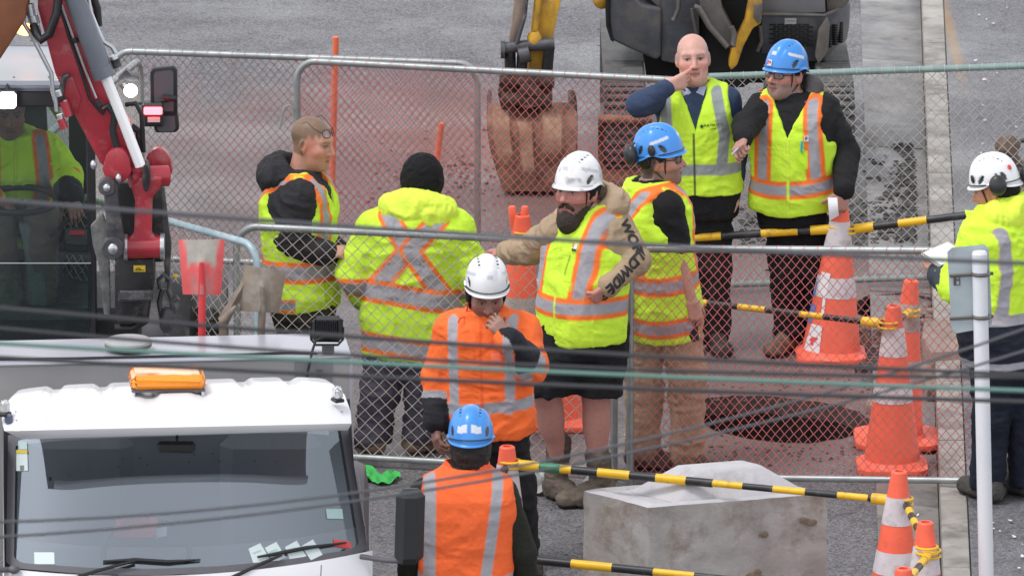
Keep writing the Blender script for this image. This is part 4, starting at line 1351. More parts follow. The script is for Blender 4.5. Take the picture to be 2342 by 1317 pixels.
# ================================================================== concrete block
M_block = mat('cast_concrete', (0.43, 0.42, 0.41), rough=.8, bump=.5, bscale=22, var=.16, vscale=3.0, col2=(0.33, .315, .295), dirt=(0.22, .175, .13), dscale=4.5, damt=.45)
M_blockt = mat('cast_concrete_top', (0.50, 0.49, 0.51), rough=.8, bump=.4, bscale=30, var=.10, vscale=5, dirt=(0.38, .37, .37), dscale=8, damt=.25)
zt = .62
cA, cB = G(1333, 1122, zt), G(1484, 1160, zt)            # top corners: left, near
cC = G(1892, 1128, zt)
e1, e2 = cC - cB, cA - cB
cD = cA + e1
ctr = (cA + cC) / 2
blk = thing('concrete_block', (ctr[0], ctr[1], 0), 'pale grey interlocking concrete block with a pyramid-shaped raised top', 'concrete block')
m = MB(); 
def bl(u, v, z): return np.array([*(cB + e1 * u + e2 * v)[:2], z])
def wall_pts(n=26, nz=14):
    per = [(u, 0) for u in np.linspace(0, 1, n)] + [(1, v) for v in np.linspace(0, 1, 10)[1:]] + [(u, 1) for u in np.linspace(1, 0, n)[1:]] + [(0, v) for v in np.linspace(1, 0, 10)[1:-1]]
    rows = []
    for z in np.linspace(0, zt, nz):
        row = []
        for (u, v) in per:
            q = bl(u, v, z); c2 = bl(.5, .5, z)
            d = .010 * float(vnoise(np.array([q * 9]), 4)[0]) + .006 * float(vnoise(np.array([q * 26]), 5)[0])
            row.append(q + nrm((q - c2) * [1, 1, 0]) * d)
        rows.append(row + [row[0]])
    return rows
rows = wall_pts(); m.grid(rows)
m.build('block_sides', M_block, blk, smooth=True, angle=50)
m = MB(); rim = rows[-1][:-1]; c2 = bl(.5, .5, zt)
inner = [c2 + (p - c2) * .90 + np.array([0, 0, .012]) for p in rim]
low = [c2 + (p - c2) * .84 + np.array([0, 0, -.005]) for p in rim]
m.grid([[*rim, rim[0]], [*inner, inner[0]], [*low, low[0]]])
m.add([c2 + np.array([0, 0, -.005])] + low, [(0, i + 1, (i + 1) % len(low) + 1) for i in range(len(low))])
m.build('block_top', M_blockt, blk, smooth=True, angle=35)
m = MB()
for (u0, u1, hh) in ((.20, .96, .13), ):
    b0 = [bl(u0, .14, zt - .004), bl(u1, .14, zt - .004), bl(u1, .86, zt - .004), bl(u0, .86, zt - .004)]
    b1 = [bl(u0 + .20, .34, zt + hh), bl(u1 - .20, .34, zt + hh), bl(u1 - .20, .66, zt + hh), bl(u0 + .20, .66, zt + hh)]
    m.add(b0 + b1, [(0, 1, 5, 4), (1, 2, 6, 5), (2, 3, 7, 6), (3, 0, 4, 7), (4, 5, 6, 7)])
m.build('pyramid_key', M_blockt, blk, bevel=.02, bseg=2)
M_spall = mat('spalled_patch', (0.21, 0.165, 0.12), rough=.9, bump=.6, bscale=30, var=.3, vscale=9)
for q in range(11):
    u, z = random.uniform(.12, .95), random.uniform(.12, .5); s_ = random.uniform(.018, .05)
    m = MB(); pts = [bl(u, 0, z) + nrm(e1) * s_ * random.uniform(.6, 1.2) * math.cos(a) + np.array([0, 0, s_ * .6 * random.uniform(.6, 1.2) * math.sin(a)]) for a in np.linspace(0, 2 * math.pi, 11)[:-1]]
    nn_ = nrm(np.cross(e1, [0, 0, 1])); nn_ = nn_ if nn_[1] < 0 else -nn_
    m.prism([p + nn_ * .004 for p in pts], nn_ * .009); m.build('mortar_smear', M_spall, blk, bevel=.003)
# ================================================================== sign seen from behind, on its post
Ys = GY(1560)
M_alu = mat('sign_back', (0.44, 0.50, 0.53), rough=.5, metal=.35, var=.12, vscale=3, bump=.05, bscale=50, dirt=(0.33, .36, .38), dscale=6, damt=.25)
M_post = mat('white_post', (0.74, 0.75, 0.79), rough=.35, var=.05, vscale=4, coat=.2)
M_clamp = mat('clamp_dark', (0.16, 0.15, 0.14), rough=.4, metal=.8)
ptop, pbot = W(2240, 575, Ys), W(2256, 1330, Ys)
tt = nrm(ptop - pbot); pg = pbot + tt * ((KZ - pbot[2]) / tt[2])
sg = thing('street_sign', (pg[0], pg[1], KZ), 'back of a grey sign plate clamped to a white post', 'sign')
m = MB(); m.tube([pg, ptop - tt * .01], .0345, 24); m.tube([ptop - tt * .012, ptop], [.036, .030], 24); m.build('post', M_post, sg, smooth=True)
m = MB(); pl = [(2168, 588), (2180, 580), (2275, 571), (2284, 580), (2287, 735), (2278, 746), (2192, 772), (2178, 764)]
m.prism([W(x, y, Ys - .062) for x, y in [(2180, 578), (2254, 571), (2264, 580), (2272, 752), (2262, 761), (2190, 774), (2179, 765), (2169, 588)]], (0, .004, 0))
m2 = m.build('sign_plate', M_alu, sg)
m2.location.y += .10
for yy_ in (628, 726):
    m = MB(); m.box(W(2222, yy_, Ys + .034), (.20, .012, .016), ax=[nrm([1, 0, .06]), [0, 1, 0], nrm([-.06, 0, 1])], ch=.003); m.build('clamp_bar', M_clamp, sg)
    m = MB(); m.tube(arc_pts(W(2243 + (yy_ - 628) * .02, yy_ - 2, Ys), .0365, 0, 2 * math.pi, 25, (1, 0, 0), (0, 1, 0))[:-1], .009, 8, closed=True); m.build('clamp_ring', M_clamp, sg, smooth=True)
text_mesh('maker_mark', 'F', .052, W(2188, 642, Ys + .034), (1, 0, 0), (0, 0, 1), M_clamp, sg, off=-.002, bold=.002)
mk = MB()
for (a, b_) in (((2182, 632), (2195, 632)), ((2195, 632), (2195, 652)), ((2195, 652), (2182, 652)), ((2182, 652), (2182, 632))):
    mk.tube([W(*a, Ys + .034), W(*b_, Ys + .034)], .0022, 5)
mk.build('maker_mark', M_clamp, sg)
# ================================================================== the people
BLUE = (0.055, 0.275, 0.74); WHT = (0.80, 0.80, 0.82)
SILD = (0.30, 0.33, 0.33)
BLK = (0.017, 0.017, 0.019)
def vert(side, pts, ws=.052, wo=.098, s=SIL, o=TAPEO): return ('tape', side, pts, ws, wo, s, o)
def bnd(h, ws=.052, wo=.10, s=SIL, o=TAPEO): return ('band', h, ws, wo, s, o)
# ---- bald man, hand at his mouth
def bald_hair(x, y, z):
    return .5 * np.clip((np.abs(x) - .052) / .02, 0, 1) * ((z > -.01) & (z < .075) & (y < .045)) + .35 * ((y < -.05) & (z < .06) & (z > -.06))
P8 = person('person', 'bald man in navy jumper and yellow vest raising his hand to his mouth', (1612, 800), R(-3), {
    'nek': (1588, 206, 0), 'pel': (1605, 432, 0),
    'sa': (1512, 226, 0), 'ea': (1462, 240, -.24), 'wa': (1525, 200, -.21), 'sb': (1666, 228, .0), 'eb': (1682, 340, .03), 'wb': (1681, 432, -.04),
    'ha': (1582, 440, 0), 'ka': (1585, 610, -.02), 'na': (1588, 765, 0), 'hb': (1634, 440, 0), 'kb': (1636, 610, -.02), 'nb': (1636, 765, 0)},
    dict(c=(1585, 136, -.02), yaw=R(2), pitch=R(-4), roll=R(3), s=1.07, jowl=1.05, neck=1.12, brow=(.33, .22, .17), browa=.55, hairfn=bald_hair, haircol=(.42, .34, .31), gaze=0),
    top=dict(name='jumper', col=(0.040, 0.060, 0.118), e=.018, hem=.03, fold=.006, ra=(.068, .064, .060, .045), ops=[]),
    vest=dict(col=YEL, e=.036, hem=-.005, nk=(.62, .066), fold=.008, lim=(.4, .4, .215, .185, .172, .170), ops=[
        vert('f', [(-.150, .52), (-.158, .13)], .056, .056, SILD, SILD), vert('f', [(.120, .54), (.150, .32), (.118, .13)], .056, .056, SILD, SILD),
        bnd(.135, .058, .058, SILD, SILD), ('tape', 'f', [(-.012, .34), (-.030, .0)], .006, .009, (.03, .03, .03), (.05, .05, .04)),
        ('tape', 'f', [(-.118, .300), (-.040, .300)], .006, .006, (.45, .70, .02), YEL2), ('tape', 'f', [(-.118, .262), (-.036, .258)], .004, .004, (.42, .62, .02), YEL2)]),
    legs=dict(col=BLK, r=(.10, .080, .080, .074)), boots=dict(col=BLK, yaw={'a': R(-12), 'b': R(12)}, dirty=.25),
    skin=(0.62, 0.345, 0.285), gw=1.05, gd=1.1, belly=.02, seed=2,
    hands=[dict(k='a', dir=(.90, .12, .32), palm=(-.1, .95, .05), curl=(.40, .72, .88, 1.0), thumb=1, topp=1.2, tl=-.35, tcurl=.5, spread=.05, s=1.10),
           dict(k='b', dir=(-.02, -.12, -1), palm=(-.9, -.3, 0), curl=(.25, .32, .38, .42), thumb=1, s=1.05)])
M_shirt = mat('shirt_collar', (0.42, 0.46, 0.62), rough=.8)
for sx in (-1, 1):
    m = MB(); n_, U_, A_, F_ = P8['j']['nek'], P8['U'], P8['A'], P8['F']
    p = [n_ + A_ * sx * a + F_ * f_ + U_ * u_ for a, f_, u_ in ((.066, .02, .055), (.070, .075, .030), (.052, .105, -.012), (.012, .100, .008), (.030, .088, .030))]
    m.prism(p, F_ * .006); m.build('shirt_collar', M_shirt, P8['root'], bevel=.002)
bv = bvh_of(*P8['vestVF']); M_print = mat('print_green', (.03, .10, .02), rough=.8); M_printd = mat('print_dark', (.10, .17, .02), rough=.8)
def on_body(pp, x, h): return pp['pel'] + pp['A'] * x + pp['U'] * h + pp['F'] * .2
vp = lambda x, h: on_body(P8, x, h)
text_mesh('vest_logo', 'THE BIN CITY', .0165, vp(.094, .382), P8['A'], P8['U'], M_printd, P8['root'], proj=(bv, P8['F']), bold=.0006)
text_mesh('vest_logo', 'council', .011, vp(.094, .362), P8['A'], P8['U'], M_printd, P8['root'], proj=(bv, P8['F']), bold=.0004)
m = MB(); c_ = vp(.034, .380); hit = bv.ray_cast(Vector(c_), Vector(-P8['F']))[0] or Vector(c_ - P8['F'] * .05); c_ = np.array(hit) + P8['F'] * .004
m.prism([c_ + P8['A'] * .011 * a + P8['U'] * .011 * b for a, b in ((-1, 0), (0, -1), (1, 0), (0, 1))], P8['F'] * .001); m.build('vest_logo', M_print, P8['root'])
# ---- blue-helmeted man with the pen, hand on the cone
P9 = person('person', 'man in blue helmet and glasses pointing a pen and gripping a cone tip', (1822, 800), R(-10), {
    'nek': (1812, 226, 0), 'pel': (1815, 452, 0),
    'sa': (1742, 246, -.03), 'ea': (1706, 288, -.20), 'wa': (1700, 317, -.36), 'sb': (1886, 248, .02), 'eb': (1936, 350, -.02), 'wb': (1930, 438, -.23),
    'ha': (1792, 458, 0), 'ka': (1800, 615, -.02), 'na': (1806, 765, 0), 'hb': (1846, 458, 0), 'kb': (1872, 612, -.02), 'nb': (1884, 768, 0)},
    dict(c=(1797, 172, -.02), yaw=R(-42), pitch=R(-5), s=1.06, stubble=((.20, .17, .16), .6), brow=(.2, .15, .12), nose=1.1, gaze=-.3, neck=1.05),
    top=dict(name='fleece', col=(0.016, 0.016, 0.018), e=.026, hem=-.02, fold=.009, ra=(.076, .068, .064, .050), ops=[]),
    vest=dict(col=YEL, e=.044, hem=-.055, nk=(.66, .085), fold=.008, ops=[
        vert('f', [(-.128, .53), (-.142, .10)]), vert('f', [(.125, .53), (.150, .10)]), vert('b', [(-.12, .53), (.13, .1)]), vert('b', [(.12, .53), (-.13, .1)]), bnd(.095),
        ('tape', 'f', [(.002, .36), (.0, -.06)], .010, .016, YEL2, (.45, .72, .03)), ('rect', 'f', .048, .108, .20, .30, (.55, .88, .035)),
        ('tape', 'f', [(-.105, .315), (-.035, .300), (-.02, .27)], .005, .005, (.42, .66, .03), YEL)]),
    legs=dict(col=(.010, .010, .012), r=(.108, .088, .088, .080), fold=.012), boots=dict(col=(.13, .085, .06), yaw={'a': R(-30), 'b': R(15)}, hgt=.12, mud=(.20, .15, .12)),
    skin=(0.47, 0.245, 0.20), gw=1.08, gd=1.12, belly=.03, seed=5,
    hands=[dict(k='a', dir=(-.28, -.85, -.35), palm=(.45, -.25, -.85), curl=(.95, 1.25, 1.3, 1.3), thumb=-1, topp=.6, tcurl=.8, spread=0, s=1.05),
           dict(k='b', dir=(-.22, -.10, -.95), palm=(-.25, .95, .0), curl=(.62, .68, .72, .78), thumb=-1, topp=.6, spread=.03, s=1.10)])
h9 = helmet(P9, BLUE, tilt=R(-2), up=.036, stick=(.62, .64, .70), seed=1)
cap_shell(P9, 'beanie', (.008, .009, .014), lambda x, y, z: np.maximum(.022 - z - np.clip(.03 - y, 0, .1) * .75, -1.), seed=4, M_=M_cloth)
glasses(P9, z=.008); strap(P9)
hood(P9, (.105, .095, .100), w=.135, d=.075, hgt=.085, back=.07, upz=.035, seed=8)
M_white = mat('paper_white', (.82, .82, .86), rough=.6); M_redp = mat('red_print', (.70, .06, .05), rough=.5); M_wprint = mat('white_print', (.75, .75, .80), rough=.5); M_pen = mat('pen_silver', (.55, .58, .68), rough=.3, metal=.5)
def decal(H, az, z, w, hh, m, name='badge', out=.004):
    """a small flat badge on a helmet"""
    p, n_ = H['pos'](az, z, out); r_ = nrm(np.cross(n_, H['u'])); r_ = r_ if np.dot(r_, [1, 0, 0]) > 0 else -r_; u_ = nrm(np.cross(n_, r_)); u_ = u_ if u_[2] > 0 else -u_
    mb = MB(); mb.box(p, (w, hh, .003), ax=[r_, u_, n_]); return mb.build(name, m, H['obj'])
decal(h9, R(-4), .034, .028, .032, M_wprint, out=.006); decal(h9, R(-8.5), .036, .009, .022, M_redp, out=.009)
pt, pn = h9['pos'](R(-1), .036, .012); text_mesh('badge_print', 'F', .020, pt, nrm(np.cross(h9['u'], pn)) * (1 if np.cross(h9['u'], pn)[0] > 0 else -1), h9['u'], M_black, h9['obj'], off=.001, bold=.001)
w9 = P9['j']['wa']
pen = MB(); d_ = nrm([-.55, -.75, -.35]); c_ = w9 + nrm([-.28, -.85, -.35]) * .105 + np.array([0, 0, .005])
pen.tube([c_ - d_ * .05, c_ + d_ * .05, c_ + d_ * .065], [.0055, .0055, .002], 10); tag(rebase(pen.build('pen', M_pen, None, smooth=True), c_), 'silver pen in the fingers of the pointing man', 'pen')
bv = bvh_of(*P9['vestVF'])
def stick_on(pp, bv, name, m, x0, h0, x1, h1, w, off=.004, n=6):
    mb = MB(); P = []
    for t in np.linspace(0, 1, n):
        row = []
        for s_ in (-.5, .5):
            c0 = np.array([x0 + (x1 - x0) * t, h0 + (h1 - h0) * t]); d = nrm([x1 - x0, h1 - h0, 0]); q = c0 + np.array([-d[1], d[0]]) * s_ * w
            o = on_body(pp, q[0], q[1]); hit = bv.ray_cast(Vector(o), Vector(-pp['F']))[0]
            row.append((np.array(hit) if hit is not None else o - pp['F'] * .06) + pp['F'] * off)
        P.append(row)
    mb.grid(P); return mb.build(name, m, pp['root'], smooth=True)
M_teal = mat('teal_plastic', (.03, .42, .50), rough=.4)
stick_on(P9, bv, 'pocket_tool', M_teal, .080, .355, .074, .285, .012, .010); stick_on(P9, bv, 'pocket_tool', M_black, .074, .285, .070, .215, .010, .009); stick_on(P9, bv, 'pocket_tool', M_black, .048, .212, .098, .210, .012, .008)
stick_on(P9, bv, 'vest_badge', M_wprint, .085, .365, .112, .365, .030, .004); stick_on(P9, bv, 'vest_badge', mat('amber_print', (.80, .35, .02)), .082, .365, .090, .365, .028, .006)
text_mesh('vest_badge_print', 'F', .026, on_body(P9, .101, .365), P9['A'], P9['U'], M_black, P9['root'], proj=(bv, P9['F']), off=.007, bold=.001)
ball(P9['root'], 'earplug', W(1741, 207, P9['hc'][1] - .1), (.010, .008, .008), M_redp)
mb = MB(); mb.tube([W(1741, 207, P9['hc'][1] - .1), W(1752, 200, P9['hc'][1] - .06), W(1762, 180, P9['hc'][1] + .0)], .003, 6); mb.build('earplug_cord', M_black, P9['root'], smooth=True)
wp = P9['j']['wb']
mb = MB(); mb.grid([[W(1893 + 16 * s_ + 4 * t, 452 + 54 * t - 10 * s_ * t, wp[1] - .05 - .02 * math.sin(3 * t)) for s_ in (0, .5, 1, 1.35)] for t in np.linspace(0, 1, 6)])
tag(rebase(mb.build('paper', M_white, None, smooth=True), W(1905, 475, wp[1] - .05)), 'crumpled sheet of white paper in the hand on the cone', 'paper')
# ---- blue helmet with ear defenders, khaki trousers
def dark_hair(x, y, z): return .9 * np.clip((-.005 - y + z * .3) / .02 + .5, 0, 1) * (z > -.075)
P7 = person('person', 'man in blue helmet with ear defenders and khaki trousers, seen side-on', (1535, 1076), R(112), {
    'nek': (1487, 428, 0), 'pel': (1516, 690, 0),
    'sb': (1528, 472, -.15), 'eb': (1548, 582, -.15), 'wb': (1583, 690, -.17), 'sa': (1474, 462, .15), 'ea': (1500, 580, .17), 'wa': (1555, 660, .15),
    'ha': (1490, 705, .05), 'ka': (1474, 860, .03), 'na': (1472, 1018, .03), 'hb': (1548, 705, -.04), 'kb': (1572, 860, -.07), 'nb': (1572, 1030, -.06)},
    dict(c=(1509, 367, 0), yaw=R(80), pitch=R(-4), s=1.06, stubble=((.13, .09, .075), .65), brow=(.03, .02, .018), hairfn=dark_hair, haircol=(.02, .015, .013)),
    top=dict(name='t_shirt', col=(0.013, 0.013, 0.015), e=.018, hem=-.05, fold=.007, ra=(.070, .074, .06, .05), sleeve=.72, ops=[]),
    vest=dict(col=YEL, e=.042, hem=-.165, nk=(.72, .08), fold=.010, lim=(.4, .4, .225, .185, .165, .16), ops=[
        vert('b', [(-.13, .58), (-.02, .42), (.13, .14)]), vert('b', [(.13, .58), (.02, .42), (-.13, .14)]), vert('f', [(-.12, .58), (-.13, .14)]), vert('f', [(.12, .58), (.13, .14)]), bnd(.135), bnd(-.085)]),
    legs=dict(col=(.42, .30, .205), r=(.104, .088, .088, .078), fold=.016, ff=(9, 9, 13), dirt=((.22, .14, .10), .45), waist=.0),
    boots=dict(col=(.10, .06, .045), yaw={'a': R(80), 'b': R(55)}, hgt=.13, mud=(.18, .10, .08), dirty=.7),
    skin=(0.50, 0.275, 0.205), gw=1.02, gd=1.1, seed=7,
    hands=[dict(k='b', dir=(.25, -.1, -1), palm=(-.5, .8, 0), curl=(.6, .7, .75, .8), thumb=1), dict(k='a', dir=(.9, -.2, -.3), palm=(0, -.6, -.8), curl=(.5, .5, .5, .5), thumb=1)])
h7 = helmet(P7, BLUE, tilt=R(-6), up=.036, stick=(.60, .62, .68), seed=2)
cap_shell(P7, 'hair', (.018, .013, .011), lambda x, y, z: np.maximum(y - .035 - z * .4, -.058 - z), r=(.082, .104, .092), seed=9)
glasses(P7, z=.008); strap(P7)
M_muff = mat('ear_cup', (.028, .028, .030), rough=.38)
def muff(pp, H, az, z, out, r=(.032, .047, .056)):
    p, n_ = H['pos'](az, z, out); u_ = H['u'] - n_ * np.dot(H['u'], n_); u_ = nrm(u_); w_ = np.cross(n_, u_)
    ball(H['obj'], 'ear_cup', p, r, M_muff, M=np.array([n_, w_, u_]), n=12)
    mb = MB(); mb.tube([p + u_ * .03, p + u_ * .055 - n_ * .02, H['pos'](az, z + .06, .008)[0]], .006, 8); mb.build('cup_arm', M_muff, H['obj'], smooth=True)
muff(P7, h7, R(-150), .026, .030); p_, n_ = h7['pos'](R(-96), .040, .010)
ball(h7['obj'], 'muff_mount', p_, (.014, .020, .030), M_muff, M=np.array([n_, np.cross(n_, h7['u']), h7['u']]), n=10)
mb = MB(); mb.box(P7['j']['wb'] + np.array([.0, .02, -.13]), (.06, .03, .16), ax=[nrm([1, 0, .1]), [0, 1, 0], nrm([-.1, 0, 1])], ch=.01)
mb.build('radio_pouch', M_black, P7['root'])
# ---- bearded man in shorts
P6 = person('person', 'bearded man in white helmet, tan hoodie, yellow vest and black shorts', (1335, 1150), R(-42), {
    'nek': (1352, 480, .02), 'pel': (1336, 742, 0),
    'sa': (1282, 522, -.01), 'ea': (1214, 572, .20), 'wa': (1157, 577, .45), 'sb': (1408, 520, .0), 'eb': (1450, 594, -.06), 'wb': (1390, 655, -.22),
    'ha': (1292, 760, -.02), 'ka': (1248, 895, -.08), 'na': (1278, 1050, .06), 'hb': (1374, 760, .02), 'kb': (1363, 905, -.02), 'nb': (1367, 1078, .0)},
    dict(c=(1322, 438, -.04), yaw=R(-36), pitch=R(-2), s=1.12, brow=(.06, .035, .025), gaze=-.2, neck=1.2, jowl=1.1, stubble=((.05, .032, .025), .6)),
    top=dict(name='hoodie', col=(0.40, 0.295, 0.195), e=.022, hem=-.02, fold=.011, ra=(.082, .074, .068, .050), ff=(9, 9, 12), ops=[]),
    vest=dict(col=YEL, e=.042, hem=-.075, nk=(.80, .07), fold=.008, lim=(.4, .4, .235, .185, .165, .16), ops=[
        vert('f', [(.155, .58), (.125, .14)], .060, .108), vert('f', [(-.13, .58), (-.15, .14)], .056, .10), vert('b', [(.12, .58), (-.12, .14)]), vert('b', [(-.12, .58), (.12, .14)]), bnd(.125, .056, .108),
        ('tape', 'f', [(.0, .5), (.0, -.08)], .007, .012, YEL2, (.42, .66, .03)), ('tape', 'f', [(.055, .38), (.035, .28)], .005, .005, (.12, .17, .03), YEL), ('tape', 'f', [(.04, .25), (.085, .25), (.085, .21)], .004, .004, (.35, .55, .03), YEL)]),
    legs=dict(name='shorts', col=(.012, .013, .015), r=(.135, .128, .1, .1), shorts=-.345, e=.02, fold=.012, body=(.095, .070, .066, .046), bare=(.0, .02, 0)),
    boots=dict(col=(.095, .072, .055), yaw={'a': R(40), 'b': R(-62)}, hgt=.085, rs=.060, mud=(.20, .16, .12), dirty=.7),
    skin=(0.50, 0.235, 0.195), gw=[1.0, 1.03, 1.05, 1.07, 1.03, 1.0, 1.0, 1.0, 1.1], gd=[1.05, 1.1, 1.14, 1.14, 1.1, 1.08, 1.05, 1.1, 1.1], belly=.05, seed=11,
    hands=[dict(k='a', dir=(-.55, .75, -.12), palm=(0, -.1, -1), curl=(.35, .4, .45, .5), thumb=1, s=1.05), dict(k='b', dir=(-.75, -.25, -.6), palm=(-.4, .6, .3), curl=(.7, .8, .9, .9), thumb=1)])
h6 = helmet(P6, WHT, tilt=R(-3), up=.034, stick=(.55, .55, .60), dirty=.7, seed=5)
cap_shell(P6, 'helmet_liner', (.014, .014, .016), lambda x, y, z: np.maximum(y - .012 - np.clip(z, 0, .2) * .9, -.075 - z - y * .3), seed=14, M_=M_cloth, r=(.087, .104, .100), c=(0, -.012, .026))
def beard(x, y, z):
    x = np.abs(x); d = smin(sd_ell(x, y, z, (0, .066, -.122), (.054, .050, .060)), sd_ell(x, y, z, (.045, .030, -.075), (.026, .040, .045)), .03)
    d = smin(d, sd_caps(x, y, z, (.012, .100, -.048), (.034, .084, -.062), .0075, .008), .012)
    return smax(d, -sd_ell(x, y, z, (0, .105, -.0635), (.024, .022, .0085)), .006)
cap_shell(P6, 'beard', (.030, .018, .013), lambda x, y, z: beard(x, y, z), r=(.3, .3, .3), c=(0, 0, 0), seed=21, fold=.004, h=.005)
strap(P6)
hood(P6, (0.42, 0.31, 0.21), w=.155, d=.09, hgt=.10, back=.07, upz=.035, seed=18, fold=.016)
M_ink = mat('sleeve_print', (.030, .028, .030), rough=.85)
bv = bvh_of(*P6['topVF']); j6 = P6['j']
_sp = [j6['sb'] * .62 + j6['eb'] * .38, j6['eb'], j6['wb']]; _sl = [np.linalg.norm(_sp[1] - _sp[0]), np.linalg.norm(_sp[2] - _sp[1])]
def sleeve_curve(x, y_):
    s_ = x + .155
    if s_ < _sl[0] * .85: p = _sp[0] + (_sp[1] - _sp[0]) * (s_ / _sl[0])
    else: p = (_sp[0] + (_sp[1] - _sp[0]) * .85) + (_sp[2] - (_sp[0] + (_sp[1] - _sp[0]) * .85)) * ((s_ - _sl[0] * .85) / (_sl[1] * 1.02))
    d = nrm((_sp[1] - _sp[0]) if s_ < _sl[0] * .85 else (_sp[2] - _sp[1])); n2 = nrm(np.array([-p[0] * .002 + .35, -1.0, .45])); n2 = nrm(n2 - d * np.dot(n2, d)); u_ = np.cross(n2, d)
    return p + u_ * (y_ + .012), n2
text_mesh('sleeve_lettering', 'WORLDWIDE', .072, (0, 0, 0), (1, 0, 0), (0, 0, 1), M_ink, P6['root'], proj=(bv, None), off=.004, bold=.0035, curve=sleeve_curve)
bv = bvh_of(*P6['vestVF'])
stick_on(P6, bv, 'vest_badge', M_wprint, .060, .43, .088, .43, .026, .004); stick_on(P6, bv, 'vest_badge', mat('amber_print', (.80, .35, .02)), .060, .435, .070, .435, .022, .006); stick_on(P6, bv, 'vest_badge', M_print, .060, .412, .088, .412, .012, .006)
# ---- orange jacket, white helmet, hand at the nose
P4 = person('person', 'man in orange jacket and white helmet wiping his nose, head bowed', (1150, 1300), R(-6), {
    'nek': (1112, 722, -.02), 'pel': (1118, 952, 0),
    'sa': (1036, 756, 0), 'ea': (1004, 862, .02), 'wa': (998, 962, -.05), 'sb': (1192, 756, 0), 'eb': (1214, 838, -.14), 'wb': (1158, 775, -.27),
    'ha': (1092, 960, 0), 'ka': (1108, 1115, -.02), 'na': (1112, 1268, 0), 'hb': (1150, 960, 0), 'kb': (1182, 1115, -.02), 'nb': (1196, 1266, 0)},
    dict(c=(1112, 668, -.08), yaw=R(8), pitch=R(30), s=1.05, brow=(.05, .03, .025), stubble=((.10, .07, .06), .5)),
    top=dict(name='jacket', col=ORA, mat=M_hivis, e=.036, hem=-.075, fold=.010, ra=(.088, .080, .074, .060), collar=(.05, .022), ff=(8, 8, 10), ops=[
        vert('f', [(-.150, .50), (-.150, .08)], .048, .048), vert('f', [(.135, .50), (.118, .08)], .048, .048), ('band', .083, .054, .054, SIL, SIL),
        ('arm', 'a', 'f', .50, 2, (.020, .020, .026)), ('arm', 'a', 'f', .34, .50, SIL), ('arm', 'b', 'f', .22, 2, (.016, .017, .024)), ('arm', 'b', 'f', .0, .22, SIL),
        ('rect', 'f', .035, .082, .285, .372, (.95, .22, .12)), ('tape', 'f', [(-.012, .5), (-.012, -.08)], .006, .010, (.80, .10, .02), (.85, .12, .03)),
        ('tape', 'f', [(-.115, .385), (-.045, .385)], .005, .005, (.70, .085, .02), ORA), ('tape', 'f', [(-.115, .305), (-.045, .305), (-.045, .385)], .004, .004, (.72, .09, .02), ORA),
        ('tape', 'f', [(-.118, .140), (-.035, .140)], .006, .006, (.72, .09, .02), ORA), ('tape', 'f', [(.03, .140), (.10, .140)], .006, .006, (.72, .09, .02), ORA),
        ('rect', 'f', .01, .09, .495, .60, ORA)]),
    legs=dict(col=(.018, .018, .019), r=(.104, .084, .082, .074), fold=.013), boots=dict(col=(.02, .018, .016), yaw={'a': R(-10), 'b': R(15)}),
    skin=(0.34, 0.185, 0.145), gw=1.06, gd=1.06, seed=13,
    hands=[dict(k='a', dir=(-.02, -.2, -1), palm=(.85, .3, 0), curl=(.35, .42, .5, .55), thumb=-1, s=1.05), dict(k='b', dir=(-.50, .15, .72), palm=(-.3, .85, -.2), curl=(.55, .65, .7, .7), thumb=-1, topp=.6, s=1.0)])
h4 = helmet(P4, WHT, tilt=R(-22), up=.040, stick=(.55, .56, .62), dirty=.12, seed=8)
cap_shell(P4, 'balaclava', (.010, .010, .012), lambda x, y, z: np.maximum(np.minimum(y - .035 - np.abs(x) * .0, .035 - z), -.13 - z), r=(.093, .108, .135), c=(0, -.012, -.005), seed=31, M_=M_cloth)
mb = MB(); mb.tube([P4['hp'](-.085, .03, -.03), P4['hp'](-.092, .05, -.10), W(1052, 728, P4['hc'][1] - .06), W(1048, 738, P4['hc'][1] - .06)], .004, 8); mb.build('cord', M_redp, P4['root'], smooth=True)
# ---- blue helmet, orange vest, back to us
P5 = person('person', 'man in orange vest and blue helmet seen from behind beside the truck mirror', (1070, 1690), R(184), {
    'nek': (1068, 1082, .0), 'pel': (1064, 1345, 0),
    'sa': (972, 1130, 0), 'ea': (940, 1260, .02), 'wa': (932, 1385, .10), 'sb': (1150, 1132, 0), 'eb': (1192, 1262, .02), 'wb': (1212, 1385, .10),
    'ha': (1030, 1355, 0), 'ka': (1030, 1510, .02), 'na': (1030, 1650, 0), 'hb': (1100, 1355, 0), 'kb': (1102, 1510, .02), 'nb': (1104, 1650, 0)},
    dict(c=(1077, 1022, .02), yaw=R(176), pitch=R(6), s=1.04, hairfn=lambda x, y, z: .97 * (y < .04) * (z > -.12), haircol=(.016, .012, .010)),
    top=dict(name='shirt', col=(0.022, 0.024, 0.018), e=.016, hem=-.04, fold=.006, ra=(.068, .062, .060, .046), ops=[]),
    vest=dict(col=(.95, .155, .040), e=.036, hem=-.06, nk=(1.2, .08), nr=.07, fold=.006, lim=(.4, .4, .24, .215, .195, .19), ops=[
        vert('b', [(.172, .54), (.168, .05)], .050, .050), vert('b', [(-.135, .54), (-.095, .2), (-.075, .05)], .050, .050), bnd(.062, .052, .052), bnd(-.05, .012, .012, (.6, .5, .3), (.6, .5, .3))]),
    legs=dict(col=(.03, .03, .032)), boots=dict(col=(.03, .025, .02), yaw={'a': R(170), 'b': R(190)}), skin=(0.40, 0.22, 0.17), gw=1.05, gd=1.05, seed=17,
    hands=[dict(k='a', dir=(0, .1, -1), palm=(.9, 0, 0), thumb=1), dict(k='b', dir=(0, .1, -1), palm=(-.9, 0, 0), thumb=-1)])
